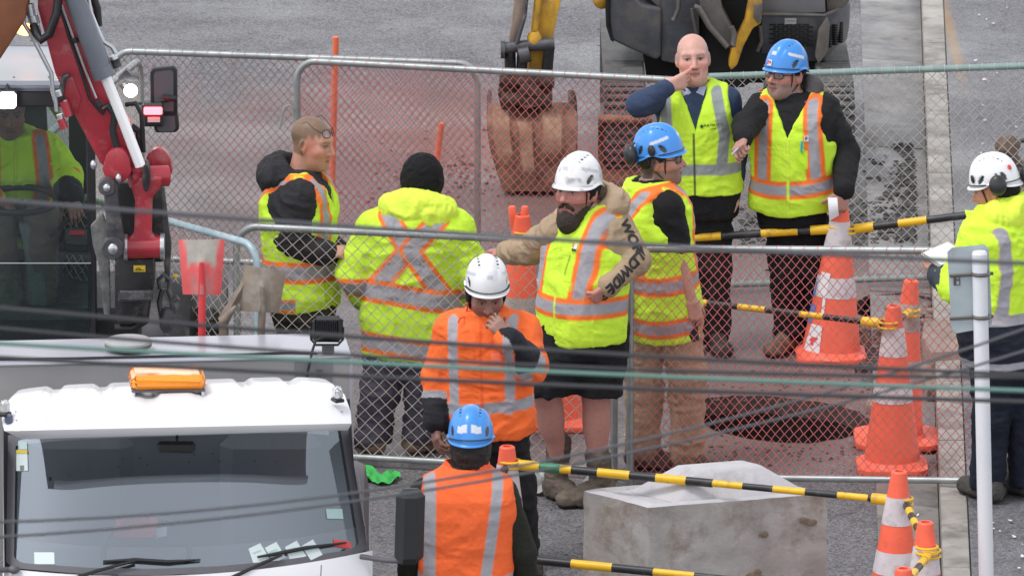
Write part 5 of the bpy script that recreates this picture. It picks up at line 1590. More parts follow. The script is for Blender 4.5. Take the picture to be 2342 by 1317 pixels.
h5 = helmet(P5, BLUE, tilt=R(0), up=.040, stick=(.66, .68, .75), seed=9)
cap_shell(P5, 'hair', (.017, .013, .012), lambda x, y, z: np.maximum(y - .04, -.115 - z), r=(.085, .105, .125), c=(0, -.012, .0), seed=33, fold=.006)
mb = MB(); n_, U_, A_, F_ = P5['j']['nek'], P5['U'], P5['A'], P5['F']
mb.grid([[n_ + A_ * math.cos(a) * (rr + .006 * math.sin(5 * a)) + F_ * math.sin(a) * rr * .9 + U_ * (zz + .012 * math.sin(2 * a + 1)) for a in np.linspace(0, 2 * math.pi, 41)] for rr, zz in ((.125, -.055), (.112, -.012), (.102, .028), (.098, .046), (.090, .046), (.088, .0))])
mb.build('vest_collar', mat('orange_cloth', (.90, .12, .035), rough=.75, bump=.3, bscale=70), P5['root'], smooth=True, angle=70)
# ---- yellow jacket, black beanie, back to us
P3 = person('person', 'man in yellow rain jacket and black beanie with his back turned', (905, 1035), R(178), {
    'nek': (957, 478, .05), 'pel': (938, 712, 0),
    'sa': (862, 528, .02), 'ea': (812, 625, .0), 'wa': (842, 680, .22), 'sb': (1040, 528, .02), 'eb': (1076, 628, .0), 'wb': (1050, 690, .22),
    'ha': (900, 725, 0), 'ka': (872, 880, -.03), 'na': (852, 1000, 0), 'hb': (975, 725, 0), 'kb': (972, 880, -.03), 'nb': (962, 1004, 0)},
    dict(c=(966, 418, .08), yaw=R(172), pitch=R(18), s=1.08, hairfn=lambda x, y, z: .9 * (y < .03), haircol=(.03, .022, .02)),
    top=dict(name='rain_jacket', col=YEL, mat=M_hivis, e=.052, hem=-.23, fold=.012, ra=(.100, .094, .088, .074), ff=(7, 7, 8), ops=[
        vert('b', [(.145, .50), (.030, .335), (.195, .11)], .068, .112), vert('b', [(-.110, .50), (.020, .335), (-.165, .11)], .068, .112), bnd(.095, .070, .118), bnd(-.168, .060, .108),
        ('arm', 'ab', 'u', .52, 1.06, TAPEO), ('arm', 'ab', 'u', .62, .97, SIL), ('arm', 'ab', 'f', .72, .95, SIL), ('arm', 'ab', 'f', .66, .72, TAPEO)]),
    legs=dict(col=(.080, .074, .102), r=(.112, .094, .092, .084), fold=.016, ff=(8, 8, 13), dirt=((.12, .10, .09), .7)),
    boots=dict(col=(.26, .175, .115), yaw={'a': R(200), 'b': R(115)}, mud=(.20, .15, .11), sole=(.12, .09, .07)), skin=(0.36, 0.2, 0.15), gw=1.12, gd=1.1, seed=19,
    hands=[dict(k='a', dir=(.5, .8, -.2), palm=(0, 0, -1), thumb=1), dict(k='b', dir=(-.5, .8, -.2), palm=(0, 0, -1), thumb=1)])
cap_shell(P3, 'beanie', (.009, .009, .010), lambda x, y, z: np.maximum(-.062 - z + np.clip(y, 0, 1) * .95, -1), seed=41, M_=M_cloth, r=(.100, .118, .118), c=(0, -.010, .020), fold=.005)
hood(P3, YEL2, M_hivis, w=.185, d=.085, hgt=.115, back=.085, upz=-.005, seed=23, fold=.012)
# ---- charcoal hooded jacket, glasses pushed up
def fair_hair(x, y, z):
    return np.clip((z - .037 - y * .40 + .008 * np.sin(x * 210 + y * 120)) / .026 + .5, 0, 1) * .92 * (z > .0) + .75 * ((y < -.005) & (z > -.05) & (z <= .045))
P2 = person('person', 'fair-haired man with glasses on his head and charcoal hooded jacket under a vest', (690, 1012), R(76), {
    'nek': (682, 408, 0), 'pel': (690, 652, 0),
    'sb': (684, 452, -.17), 'eb': (672, 556, -.17), 'wb': (745, 578, -.22), 'sa': (700, 446, .16), 'ea': (715, 552, .15), 'wa': (770, 574, -.02),
    'ha': (668, 665, .06), 'ka': (680, 830, .04), 'na': (676, 980, .05), 'hb': (712, 665, -.06), 'kb': (720, 830, -.06), 'nb': (708, 980, -.05)},
    dict(c=(713, 328, 0), yaw=R(66), pitch=R(10), s=1.08, brow=(.30, .17, .09), hairfn=fair_hair, haircol=(.185, .120, .072), stubble=((.33, .17, .10), .35), neck=1.1),
    top=dict(name='jacket', col=(0.030, 0.029, 0.033), e=.030, hem=-.08, fold=.012, ra=(.084, .082, .076, .058), collar=(.06, .020), ops=[]),
    vest=dict(col=YEL, e=.048, hem=-.10, nk=(.72, .08), fold=.010, lim=(.4, .4, .225, .18, .155, .15), ops=[
        vert('b', [(-.14, .56), (.0, .30), (.14, .12)]), vert('b', [(.14, .56), (0, .30), (-.14, .12)]), vert('f', [(-.120, .56), (-.130, .12)]), vert('f', [(.120, .56), (.130, .12)]), bnd(.105, .065, .115),
        ('fn', lambda c, x, y, h, fr, ia: (c.__setitem__((y < .03) & (h < -.02) & (h > -.09), TAPEO), c.__setitem__((y < .03) & (h < -.035) & (h > -.075), SIL)))]),
    legs=dict(col=(.060, .055, .045), r=(.105, .088, .086, .08), fold=.014), boots=dict(col=(.05, .04, .03), yaw={'a': R(80), 'b': R(70)}),
    skin=(0.58, 0.30, 0.22), gw=1.06, gd=1.12, seed=23,
    hands=[dict(k='b', dir=(.9, -.1, .1), palm=(0, .5, -.8), curl=(.7, .8, .8, .8), thumb=1), dict(k='a', dir=(.6, -.3, .1), palm=(0, -.5, -.8), curl=(.7, .8, .8, .8), thumb=1)])
hood(P2, (0.034, 0.033, 0.037), w=.16, d=.10, hgt=.10, back=.10, upz=.02, seed=28, fold=.014)
pass
glasses(P2, z=.074, y=.088, tilt=-.5)
mb = MB(); n_, U_, A_, F_ = P2['j']['nek'], P2['U'], P2['A'], P2['F']
mb.grid([[n_ + A_ * math.cos(a) * rr + F_ * (math.sin(a) * rr + .01) + U_ * zz for a in np.linspace(0, 2 * math.pi, 31)] for rr, zz in ((.088, -.02), (.080, .035), (.074, .05))])
mb.build('shirt_collar', mat('royal_blue', (.012, .03, .16), rough=.8), P2['root'], smooth=True)
# ---- clipboard man in yellow and navy
P10 = person('person', 'man in white helmet with black ear defenders holding a spiral notebook', (2285, 1140), R(-132), {
    'nek': (2298, 484, .0), 'pel': (2292, 748, 0),
    'sa': (2240, 548, -.10), 'ea': (2186, 652, -.14), 'wa': (2154, 628, .02), 'sb': (2365, 540, .10), 'eb': (2405, 650, .12), 'wb': (2330, 640, .2),
    'ha': (2265, 765, -.04), 'ka': (2268, 935, -.04), 'na': (2258, 1100, -.03), 'hb': (2332, 765, .05), 'kb': (2338, 935, .05), 'nb': (2348, 1095, .05)},
    dict(c=(2278, 436, .0), yaw=R(-108), pitch=R(14), s=1.04, hairfn=lambda x, y, z: .75 * ((y < -.02) & (z > -.05)), haircol=(.10, .07, .05)),
    top=dict(name='rain_jacket', col=YEL, mat=M_hivis, e=.045, hem=-.175, fold=.010, ra=(.092, .086, .082, .066), collar=(.05, .03), ops=[
        ('fn', lambda c, x, y, h, fr, ia: (c.__setitem__((~ia) & (h < .112), SIL), c.__setitem__((~ia) & (h < .055), NAVY), c.__setitem__((~ia) & (h < -.135) & (h > -.172), SIL))),
        vert('b', [(.175, .52), (.155, .30), (.165, .1)], .055, .055), vert('b', [(-.175, .52), (-.155, .30), (-.165, .1)], .055, .055),
        ('arm', 'ab', 'u', .55, 2, (.05, .06, .08)), ('arm', 'ab', 'f', -1, 2, (.045, .055, .075))]),
    legs=dict(col=(.012, .016, .028), r=(.108, .088, .086, .078), fold=.012), boots=dict(col=(.05, .047, .045), yaw={'a': R(-150), 'b': R(-140)}, zg=KZ, hgt=.07, mud=(.11, .10, .09)), zg=KZ,
    skin=(0.50, 0.25, 0.18), gw=1.08, gd=1.06, seed=29,
    hands=[dict(k='a', dir=(-.55, .5, .25), palm=(0, .3, 1), curl=(.3, .35, .4, .4), thumb=1), dict(k='b', dir=(-.5, .4, 0), palm=(0, 0, 1), thumb=1)])
h10 = helmet(P10, WHT, tilt=R(-4), up=.040, stick=None, seed=12)
muff(P10, h10, R(112), .004, .020, r=(.030, .044, .052)); muff(P10, h10, R(205), .010, .040, r=(.030, .042, .048)); strap(P10)
p_, n_ = h10['pos'](R(40), .045, .004); ball(h10['obj'], 'mount_socket', p_, (.006, .018, .021), M_muff, M=np.array([n_, np.cross(n_, h10['u']), h10['u']]), n=8)
p_, n_ = h10['pos'](R(155), .085, .003); ball(h10['obj'], 'red_sticker', p_, (.003, .013, .013), M_redp, M=np.array([n_, nrm(np.cross(n_, h10['u'])), nrm(np.cross(n_, np.cross(n_, h10['u'])))]), n=8)
cap_shell(P10, 'nape_guard', (.012, .012, .013), lambda x, y, z: np.maximum(y + .005, -.075 - z), r=(.083, .104, .105), c=(0, -.012, .015), seed=61, M_=M_cloth)
hood(P10, (.74, .95, .08), M_hivis, w=.17, d=.10, hgt=.10, back=.06, upz=.0, seed=37, fold=.012)
mb = MB(); Yc_ = P10['j']['nek'][1]
mb.prism([W(x, y, Yc_ - .02) for x, y in ((2206, 482), (2262, 486), (2300, 470), (2312, 500), (2260, 520), (2222, 534))], (0, .02, 0)); mb.build('collar_flap', mat('yellow_cloth', YEL2, rough=.75, bump=.3, bscale=70), P10['root'], bevel=.006)
wa = P10['j']['wa']
nb_root = thing('notebook', W(2150, 600, wa[1] + .02), 'open white spiral notebook held above the cones', 'notebook')
mb = MB(); q = [W(2106, 580, wa[1] - .02), W(2168, 553, wa[1] + .06), W(2222, 590, wa[1] - .02), W(2162, 619, wa[1] - .10)]
mb.prism([q[0], q[1], q[2], q[3]], np.array([0, 0, -.008])); mb.build('pages', M_white, nb_root)
mb = MB()
for t in np.linspace(.03, .97, 15):
    c_ = q[0] + (q[3] - q[0]) * t
    mb.tube(arc_pts(c_, .008, 0, 2 * math.pi, 9, nrm(q[1] - q[0]), (0, 0, 1))[:-1], .0016, 5, closed=True)
tag(mb.build('spiral_binding', M_black, nb_root), kind='stuff')
# ================================================================== white truck
Yt = GY(1800); SL = math.tan(R(5.6)) / 505
def TP(px, py, d=0.0): return W(px, py, Yt + d + SL * (px - 415))
M_tw = mat('truck_white', (0.78, 0.78, 0.80), rough=.32, coat=.3, var=.03, vscale=3, bump=.02, bscale=30)
M_tgrey = mat('truck_rubber', (0.105, 0.10, 0.115), rough=.5, var=.1)
M_box = mat('box_silver', (0.46, 0.45, 0.45), rough=.38, metal=.35, var=.10, vscale=1.5, bump=.02, bscale=10)
M_boxt = mat('box_roof', (0.42, 0.42, 0.47), rough=.28, metal=.1, var=.05, vscale=2)
M_amber = mat('amber_lens', (0.95, 0.32, 0.02), rough=.15, coat=.5, var=.08, vscale=20)
M_clearp = mat('clear_plastic', (0.62, 0.62, 0.62), rough=.2, coat=.4)
M_dash = mat('dash_grey', (0.10, 0.105, 0.11), rough=.7, var=.2, vscale=3)
M_int = mat('cab_interior', (0.035, 0.036, 0.04), rough=.8)
M_wind = glass_mat('windscreen_glass', (0.70, 0.76, 0.78), .26)
g0 = TP(415, 1800, 0); g0 = np.array([g0[0], g0[1], 0])
truck = thing('truck', g0, 'white truck cab with an amber beacon and a wide sun visor roof', 'truck')
def ws_pt(u, v, out=0.0, d0=0.0):
    xb, xt = 14 + (842 - 14) * u, 8 + (806 - 8) * u
    yb = 1296 + (1262 - 1296) * u + 4 * u * (1 - u) * 34; yt = 1003 + (978 - 1003) * u
    px, py = xb + (xt - xb) * v, yb + (yt - yb) * v
    d = .34 * v + .13 * (2 * u - 1) ** 4 + d0
    return TP(px, py, d - out)
m = MB(); m.grid([[ws_pt(u, v) for u in np.linspace(.02, .98, 30)] for v in np.linspace(.02, 1.0, 14)]); m.build('windscreen', M_wind, truck, smooth=True)
def ring_uv(n=14):
    c = .055; pts = []
    for (cu, cv, a0) in ((1 - c * .7, c, -math.pi / 2), (1 - .02, 1.02, 0), (.02, 1.02, math.pi / 2), (c * .7, c, math.pi)):
        for a in np.linspace(a0, a0 + math.pi / 2, 6):
            rr = c if cv < .5 else .01
            pts.append((cu + rr * .7 * math.cos(a), cv + rr * math.sin(a)))
    return pts
rg = ring_uv(); inn_ = [(.5 + (u - .5) * .955, .5 + (v - .5) * .925 + .01) for u, v in rg]
dn = lambda L: [(L[i][0] + (L[(i + 1) % len(L)][0] - L[i][0]) * t, L[i][1] + (L[(i + 1) % len(L)][1] - L[i][1]) * t) for i in range(len(L)) for t in (0, .2, .4, .6, .8)]
rgd, ind = dn(rg), dn(inn_)
m = MB(); A_ = [ws_pt(u, v, -.02) for u, v in rgd]; B_ = [ws_pt(u, v, .016) for u, v in rgd]; C_ = [ws_pt(u, v, .014) for u, v in ind]; D_ = [ws_pt(u, v, .003) for u, v in ind]
m.grid([A_ + [A_[0]], B_ + [B_[0]], C_ + [C_[0]], D_ + [D_[0]]], flip=True); m.build('windscreen_seal', M_tgrey, truck, smooth=True, angle=60)
# roof with visor
rows = [(66, 788, 1004, 984, .03), (50, 796, 1003, 983, -.035), (10, 804, 985, 968, -.05), (4, 802, 950, 930, .00), (10, 788, 918, 892, .15), (22, 770, 902, 876, .34), (34, 752, 892, 866, .55), (34, 752, 930, 905, .62), (34, 752, 1010, 985, .64)]
m = MB(); P = []; U_ = np.linspace(0, 1, 90)
def ss(a, b, x): t = np.clip((x - a) / (b - a), 0, 1); return t * t * (3 - 2 * t)
for i, (xl, xr, yl, yr, d) in enumerate(rows):
    row = []
    for u in U_:
        x_ = xl + (xr - xl) * u; y_ = yl + (yr - yl) * u
        endr = (2 * u - 1) ** 6
        if 3 <= i <= 6:
            b_ = 0
            for c in np.linspace(.06, .94, 7): b_ += ss(c - .062, c - .045, u) * (1 - ss(c + .045, c + .062, u))
            y_ -= 9 * b_ * (0, 0, 0, .0, .5, .9, 1)[i]
        if i == 4:
            for c in (.17, .40, .63, .86): y_ += 7 * ss(c - .06, c - .05, u) * (1 - ss(c + .05, c + .06, u))
        row.append(TP(x_, y_ + endr * (10 if i >= 3 else 0), d + endr * .06))
    P.append(row)
m.grid(P, flip=True); roof = m.build('roof_visor', M_tw, truck, smooth=True, angle=60)
for (x_, y_) in ((106, 957), (180, 954), (276, 953), (288, 938), (335, 937), (352, 951), (449, 947), (460, 932), (505, 930), (522, 945), (617, 940), (688, 937), (36, 941), (38, 961), (782, 941)):
    ball(roof, 'screw', TP(x_, y_, .045 - (y_ - 930) * .0016), (.004, .004, .003), M_clamp, n=5)
# cab shell: sides, nose, rear wall, floor
m = MB(); m.add([TP(806, 985, .30), TP(845, 1262, .02), TP(850, 1330, .0), TP(850, 1330, 1.35), TP(806, 985, 1.35)], [(0, 1, 2, 3, 4)]); m.build('side_panel', M_tw, truck)
m = MB(); m.add([TP(6, 1003, .34), TP(10, 1296, .06), TP(8, 1330, .0), TP(8, 1330, 1.35), TP(6, 1003, 1.35)], [(4, 3, 2, 1, 0)]); m.build('side_panel', M_tw, truck)
m = MB(); P = []
for t in np.linspace(0, 1, 8):
    P.append([TP(6 + (852 - 6) * u, (1298 + (1258 - 1298) * u + 4 * u * (1 - u) * 36) + 460 * t, -.03 + .13 * (2 * u - 1) ** 4 - .05 * math.sin(min(t * 6, 1) * 1.57)) for u in np.linspace(0, 1, 30)])
m.grid(P, flip=True); m.build('nose_panel', M_tw, truck, smooth=True, angle=60)
m = MB(); m.tube([TP(735, 1291, -.085), TP(732, 1345, -.09)], .0025, 6); m.build('panel_gap', M_tgrey, truck)
m = MB(); a = [TP(8, 935, 1.36), TP(800, 912, 1.36), TP(850, 1700, 1.36), TP(8, 1700, 1.36)]; m.add(a, [(0, 1, 2, 3)]); m.build('rear_wall', M_int, truck)
m = MB(); m.grid([[TP(20 + 815 * u, 1290 - 28 * u + 4 * u * (1 - u) * 34 - 60 * t, .06 + .55 * t + .1 * (2 * u - 1) ** 4) for u in np.linspace(0, 1, 12)] for t in np.linspace(0, 1, 5)]); m.build('dashboard', M_dash, truck, smooth=True)
for x_ in (190, 620):
    m = MB(); m.box(TP(x_, 1140, 1.1), (.46, .14, .62), ch=.06); m.build('seat', M_int, truck)
m = MB(); m.box(TP(403, 1022, .30), (.17, .03, .055), ch=.014); m.tube([TP(405, 1012, .31), TP(405, 995, .33)], .006, 6); m.build('rear_view_mirror', M_black, truck)
m = MB(); m.tube(arc_pts(TP(335, 1262, .34), .19, 0, 2 * math.pi, 33, (1, 0, 0), nrm([0, .75, .6]))[:-1], .014, 8, closed=True); m.build('steering_wheel', M_black, truck, smooth=True)
# body of the truck below the picture: chassis and wheels
m = MB(); cx = TP(430, 1500, 1.6); m.box((cx[0], cx[1], .62), (1.3, 3.2, .22), ch=.03); m.build('chassis', M_tgrey, truck)
for sx in (-.68, .68):
    for dy in (.55, 2.6):
        m = MB(); m.lathe((g0[0] + sx - .11, g0[1] + dy, .40), [(.25, 0), (.38, .02), (.40, .06), (.40, .16), (.38, .20), (.25, .22)], (1, 0, 0), 32); w_ = m.build('wheel', M_tgrey, truck, smooth=True, angle=40)
        m = MB(); m.lathe((g0[0] + sx - .112, g0[1] + dy, .40), [(.24, 0), (.22, .03), (.10, .05), (.10, .18), (.22, .20), (.24, .224)], (1, 0, 0), 24); m.build('rim', M_clearp, w_, smooth=True, angle=40)
# stickers on the glass
def uv_of(px, py):
    best = None
    for u in np.linspace(0, 1, 90):
        xb, xt = 14 + 828 * u, 8 + 798 * u; yb = 1296 - 34 * u + 4 * u * (1 - u) * 34; yt = 1003 - 25 * u
        v = (py - yb) / (yt - yb); x_ = xb + (xt - xb) * v
        if best is None or abs(x_ - px) < best[0]: best = (abs(x_ - px), u, v)
    return best[1], best[2]
def sticker(poly, mm, name='windscreen_sticker', out=.004):
    mb = MB(); P = [ws_pt(*uv_of(x, y), out) for x, y in poly]; mb.prism(P, np.array([0, -.0012, 0])); return mb.build(name, mm, truck)
M_slip = mat('sticker_pale', (.62, .70, .70), rough=.35); M_slipy = mat('sticker_amber', (.65, .48, .04), rough=.4); M_slipg = mat('sticker_mint', (.45, .62, .60), rough=.35)
M_red_t = mat('red_cloth', (.75, .09, .085), rough=.8, bump=.3)
sticker([(38, 1028), (60, 1028), (60, 1076), (38, 1076)], M_slip); sticker([(40, 1028), (63, 1028), (63, 1036), (40, 1036)], M_slipy, out=.007); sticker([(40, 1010), (62, 1010), (62, 1027), (40, 1027)], M_slipg)
for q in range(3): sticker([(44, 1064 + q * 4), (54, 1064 + q * 4), (54, 1066 + q * 4), (44, 1066 + q * 4)], M_tgrey, 'sticker_print', .007)
sticker([(79, 1262), (124, 1262), (123, 1289), (78, 1289)], M_slip); sticker([(748, 1163), (786, 1163), (787, 1186), (750, 1185)], M_slipg)
for x_ in (567, 608, 649, 690):
    dx = (x_ - 567) * .05
    sticker([(x_, 1254 - dx), (x_ + 27, 1241 - dx * 1.4), (x_ + 48, 1276 - dx * 1.4), (x_ + 18, 1290 - dx * 1.6)], M_slip); sticker([(x_ + 10, 1262 - dx), (x_ + 26, 1255 - dx * 1.2), (x_ + 28, 1258 - dx * 1.2), (x_ + 12, 1265 - dx)], M_slipg, 'sticker_print', .007)
sticker([(765, 1232), (803, 1238), (803, 1254), (763, 1248)], M_red_t)
m = MB(); P = [[TP(262 + 96 * u + 4 * math.sin(7 * v), 1182 + 46 * v, .42 - .06 * math.sin(6 * u + 3 * v)) for u in np.linspace(0, 1, 10)] for v in np.linspace(0, 1, 7)]
m.grid(P); tag(rebase(m.build('folded_vest', M_red_t, None, smooth=True), TP(310, 1228, .42)), 'red folded vest lying behind the truck windscreen', 'vest')
m = MB(); m.grid([[TP(356 + 26 * u, 1208 + 22 * v - 6 * u, .40) for u in (0, .5, 1)] for v in (0, .5, 1)]); tag(rebase(m.build('paper', M_slip, None), TP(368, 1220, .40)), 'white paper behind the truck windscreen beside the red vest', 'paper')
# wipers
for (pts, blade) in (([(160, 1325), (230, 1303), (310, 1281)], [(232, 1283), (310, 1279), (380, 1284), (455, 1279)]), ([(520, 1325), (575, 1300), (640, 1268)], [(585, 1273), (640, 1263), (700, 1252), (792, 1240)])):
    wp_ = MB(); wp_.tube([ws_pt(*uv_of(x, min(y, 1316)), .035) if y < 1316 else TP(x, y, -.06) for x, y in pts], [.010, .008, .007], 8); wr = wp_.build('wiper_arm', M_black, truck, smooth=True)
    wp_ = MB(); wp_.tube([ws_pt(*uv_of(x, y), .018) for x, y in blade], [.005, .009, .009, .004], 6); wp_.build('wiper_blade', M_black, wr, smooth=True)
# beacon, marker lamps, mirror
m = MB(); P = [TP(300, 850, .30), TP(466, 846, .30)]
bx0, bx1 = TP(298, 866, .26), TP(466, 864, .26); bc = (bx0 + bx1) / 2; bt = nrm(bx1 - bx0)
m.box(bc, (np.linalg.norm(bx1 - bx0), .20, .060), ax=[bt, np.cross([0, 0, 1], bt), [0, 0, 1]], ch=.018); bcn = m.build('beacon', M_amber, truck, bevel=.006)
m = MB(); m.box(bc - np.array([0, 0, .034]), (np.linalg.norm(bx1 - bx0) * 1.0, .19, .010), ax=[bt, np.cross([0, 0, 1], bt), [0, 0, 1]], ch=.003); m.build('beacon_base', M_tgrey, bcn)
m = MB()
for q in (-.47, .47): m.box(bc + bt * q * np.linalg.norm(bx1 - bx0) - np.array([0, 0, .065]), (.012, .16, .07), ax=[bt, np.cross([0, 0, 1], bt), [0, 0, 1]])
m.box(bc - np.array([0, -.0, .098]), (np.linalg.norm(bx1 - bx0) * .98, .17, .008), ax=[bt, np.cross([0, 0, 1], bt), [0, 0, 1]]); m.build('beacon_bracket', M_tw, bcn)
m = MB(); m.tube([bc + np.array([0, -.08, -.035]), bc + np.array([.005, -.085, -.065]), bc + np.array([-.02, -.05, -.09])], .004, 6); m.tube([bc + np.array([-.03, -.06, -.09]), bc + np.array([.04, -.06, -.09])], .010, 8); m.build('beacon_cable', M_black, bcn, smooth=True)
for (x_, y_, rz) in ((772, 898, .5), (10, 930, -.5)):
    m = MB(); c_ = TP(x_, y_, .05); m.box(c_, (.036, .05, .055), ax=[nrm([1, rz, 0]), nrm([-rz, 1, 0]), [0, 0, 1]], ch=.012); mk_ = m.build('marker_lamp', M_clearp, truck, bevel=.004)
    m = MB(); m.box(c_ + np.array([0, 0, -.032]), (.045, .055, .016), ax=[nrm([1, rz, 0]), nrm([-rz, 1, 0]), [0, 0, 1]], ch=.004); m.build('lamp_foot', M_black, mk_)
m = MB(); m.box(TP(20, 958, .03), (.035, .02, .048), ch=.010); m.build('vent_cover', mat('slate_blue', (.10, .12, .18), rough=.3), truck)
mr_ = MB(); c_ = TP(937, 1203, -.10); mr_.box(c_, (.128, .085, .345), ax=[nrm([1, .12, .0]), nrm([-.12, 1, 0]), nrm([.03, 0, 1])], ch=.035); mir = mr_.build('wing_mirror', mat('mirror_shell', (.022, .023, .026), rough=.38, var=.1), truck, smooth=True, angle=60)
m = MB(); m.tube([TP(826, 1272, .05), TP(880, 1280, -.05), TP(935, 1283, -.10), TP(946, 1276, -.10), TP(948, 1255, -.09)], .012, 10); m.build('mirror_arm', M_tgrey, mir, smooth=True)
m = MB(); m.tube([TP(-40, 1303, .0), TP(20, 1302, .05), TP(34, 1302, .06)], .013, 10); ball(truck, 'mirror_pivot', TP(32, 1301, .04), (.026, .026, .02), M_tgrey, n=10); m.build('mirror_arm', M_tgrey, truck, smooth=True)
# ------------------------------------------------------------------ canopy box behind the cab
db = 1.50
n0, n1 = TP(-60, 842, db), TP(803, 800, db); zt0, zt1 = n0[2], n1[2]
bt = nrm((n1 - n0) * [1, 1, 0]); bk = np.array([-bt[1], bt[0], 0])
n1 = np.array([n1[0], n1[1], (zt0 + zt1) / 2]); n0 = np.array([n0[0], n0[1], n1[2]])
canopy = thing('canopy_box', (*((n0 + n1) / 2)[:2], .75), 'silver box canopy with a pale roof behind the truck cab', 'canopy')
BD = .42
m = MB(); m.prism([n0, n1, n1 + bk * BD, n0 + bk * BD], (0, 0, -.012)); m.build('roof_panel', M_boxt, canopy)
m = MB(); m.prism([n0 - [0, 0, .014], n1 - [0, 0, .014], n1 + bk * BD - [0, 0, .014], n0 + bk * BD - [0, 0, .014]], (0, 0, -.9)); m.build('box_body', M_box, canopy)
m = MB(); m.tube([n0 - bk * .004 - [0, 0, .008], n1 - bk * .004 - [0, 0, .008]], .009, 8); m.tube([n1 - bk * .004 - [0, 0, .008], n1 - bk * .004 - [0, 0, .88]], .009, 8); m.build('edge_trim', M_boxt, canopy, smooth=True)
m = MB()
sh = n0 + (n1 - n0) * .80 - bk * .006
m.box(n0 + (n1 - n0) * .90 - bk * .004 - np.array([0, 0, .30]), (.17, .004, .56), ax=[bt, bk, [0, 0, 1]]); m.build('side_panel', mat('panel_grey', (.25, .25, .27), rough=.4, metal=.3), canopy)
m = MB(); m.box(TP(731, 852, db - .012), (.026, .006, .03), ax=[bt, bk, [0, 0, 1]]); m.build('latch', M_tgrey, canopy)
m = MB(); cab_pts = [TP(-40, 832, db + .05), TP(60, 830, db + .04), TP(180, 824, db + .03), TP(300, 820, db + .03), TP(440, 819, db + .03), TP(560, 815, db + .03), TP(660, 810, db + .04), TP(720, 806, db + .02)]
cab_pts = [np.array([p[0], p[1], n1[2] + .006]) for p in cab_pts]
m.tube(cab_pts, .006, 8); m.build('roof_cable', M_black, canopy, smooth=True)
for p in cab_pts[1::1]: ball(canopy, 'cable_clip', p + np.array([0, 0, -.002]), (.014, .008, .006), M_black, n=6)
# round antenna on the roof
pk = TP(293, 776, db + .18); pk = np.array([pk[0], pk[1], n1[2]])
ant = thing('roof_antenna', pk, 'flat round grey antenna puck on the canopy roof', 'antenna')
M_puck = mat('puck_grey', (.36, .36, .35), rough=.5, var=.1); M_puckd = mat('puck_dark', (.11, .11, .10), rough=.6)
m = MB(); m.lathe(pk, [(.075, .0), (.085, .012)], (0, 0, 1), 28); m.build('foot', M_black, ant, smooth=True, angle=30)
m = MB(); m.lathe(pk, [(.095, .012), (.108, .022), (.108, .036)], (0, 0, 1), 40); m.build('base_ring', M_puckd, ant, smooth=True, angle=30)
m = MB(); m.lathe(pk, [(.108, .0365), (.107, .046), (.098, .054), (.05, .056)], (0, 0, 1), 40); m.build('lid', M_puck, ant, smooth=True, angle=40)
# LED work lamp
lp = TP(748, 803, db + .03); lp = np.array([lp[0], lp[1], n1[2]])
lamp = thing('work_lamp', lp, 'black finned work lamp standing on the canopy roof corner', 'lamp')
zc = W(748, 752, lp[1])[2]
m = MB(); c_ = np.array([lp[0], lp[1], zc]); m.box(c_, (.142, .05, .118), ch=.02); lb = m.build('lamp_body', M_black, lamp, bevel=.006)
for q in np.linspace(-.055, .055, 12):
    m = MB(); m.box(c_ + np.array([q, -.034, .016]), (.0045, .030, .078), ch=.001); m.build('cooling_fin', M_black, lb)
m = MB(); m.tube([c_ + np.array([-.074, 0, .01]), c_ + np.array([-.072, 0, -.05]), c_ + np.array([-.05, 0, -.075]), c_ + np.array([.05, 0, -.075]), c_ + np.array([.072, 0, -.05]), c_ + np.array([.074, 0, .01])], .006, 8); m.build('bracket', M_black, lamp, smooth=True)
m = MB(); m.box(np.array([lp[0] + .005, lp[1], (zc - .075 + lp[2]) / 2]), (.056, .04, max(zc - .075 - lp[2], .03)), ch=.008); m.build('stand', mat('stand_grey', (.09, .09, .10), rough=.5), lamp)
m = MB(); m.tube([c_ + np.array([.0, -.04, -.02]), c_ + np.array([-.05, -.06, -.04]), TP(715, 800, db - .02), TP(710, 822, db - .03), TP(704, 850, db - .03), TP(703, 880, db - .03)], .0065, 8); m.build('power_cable', M_black, lamp, smooth=True)
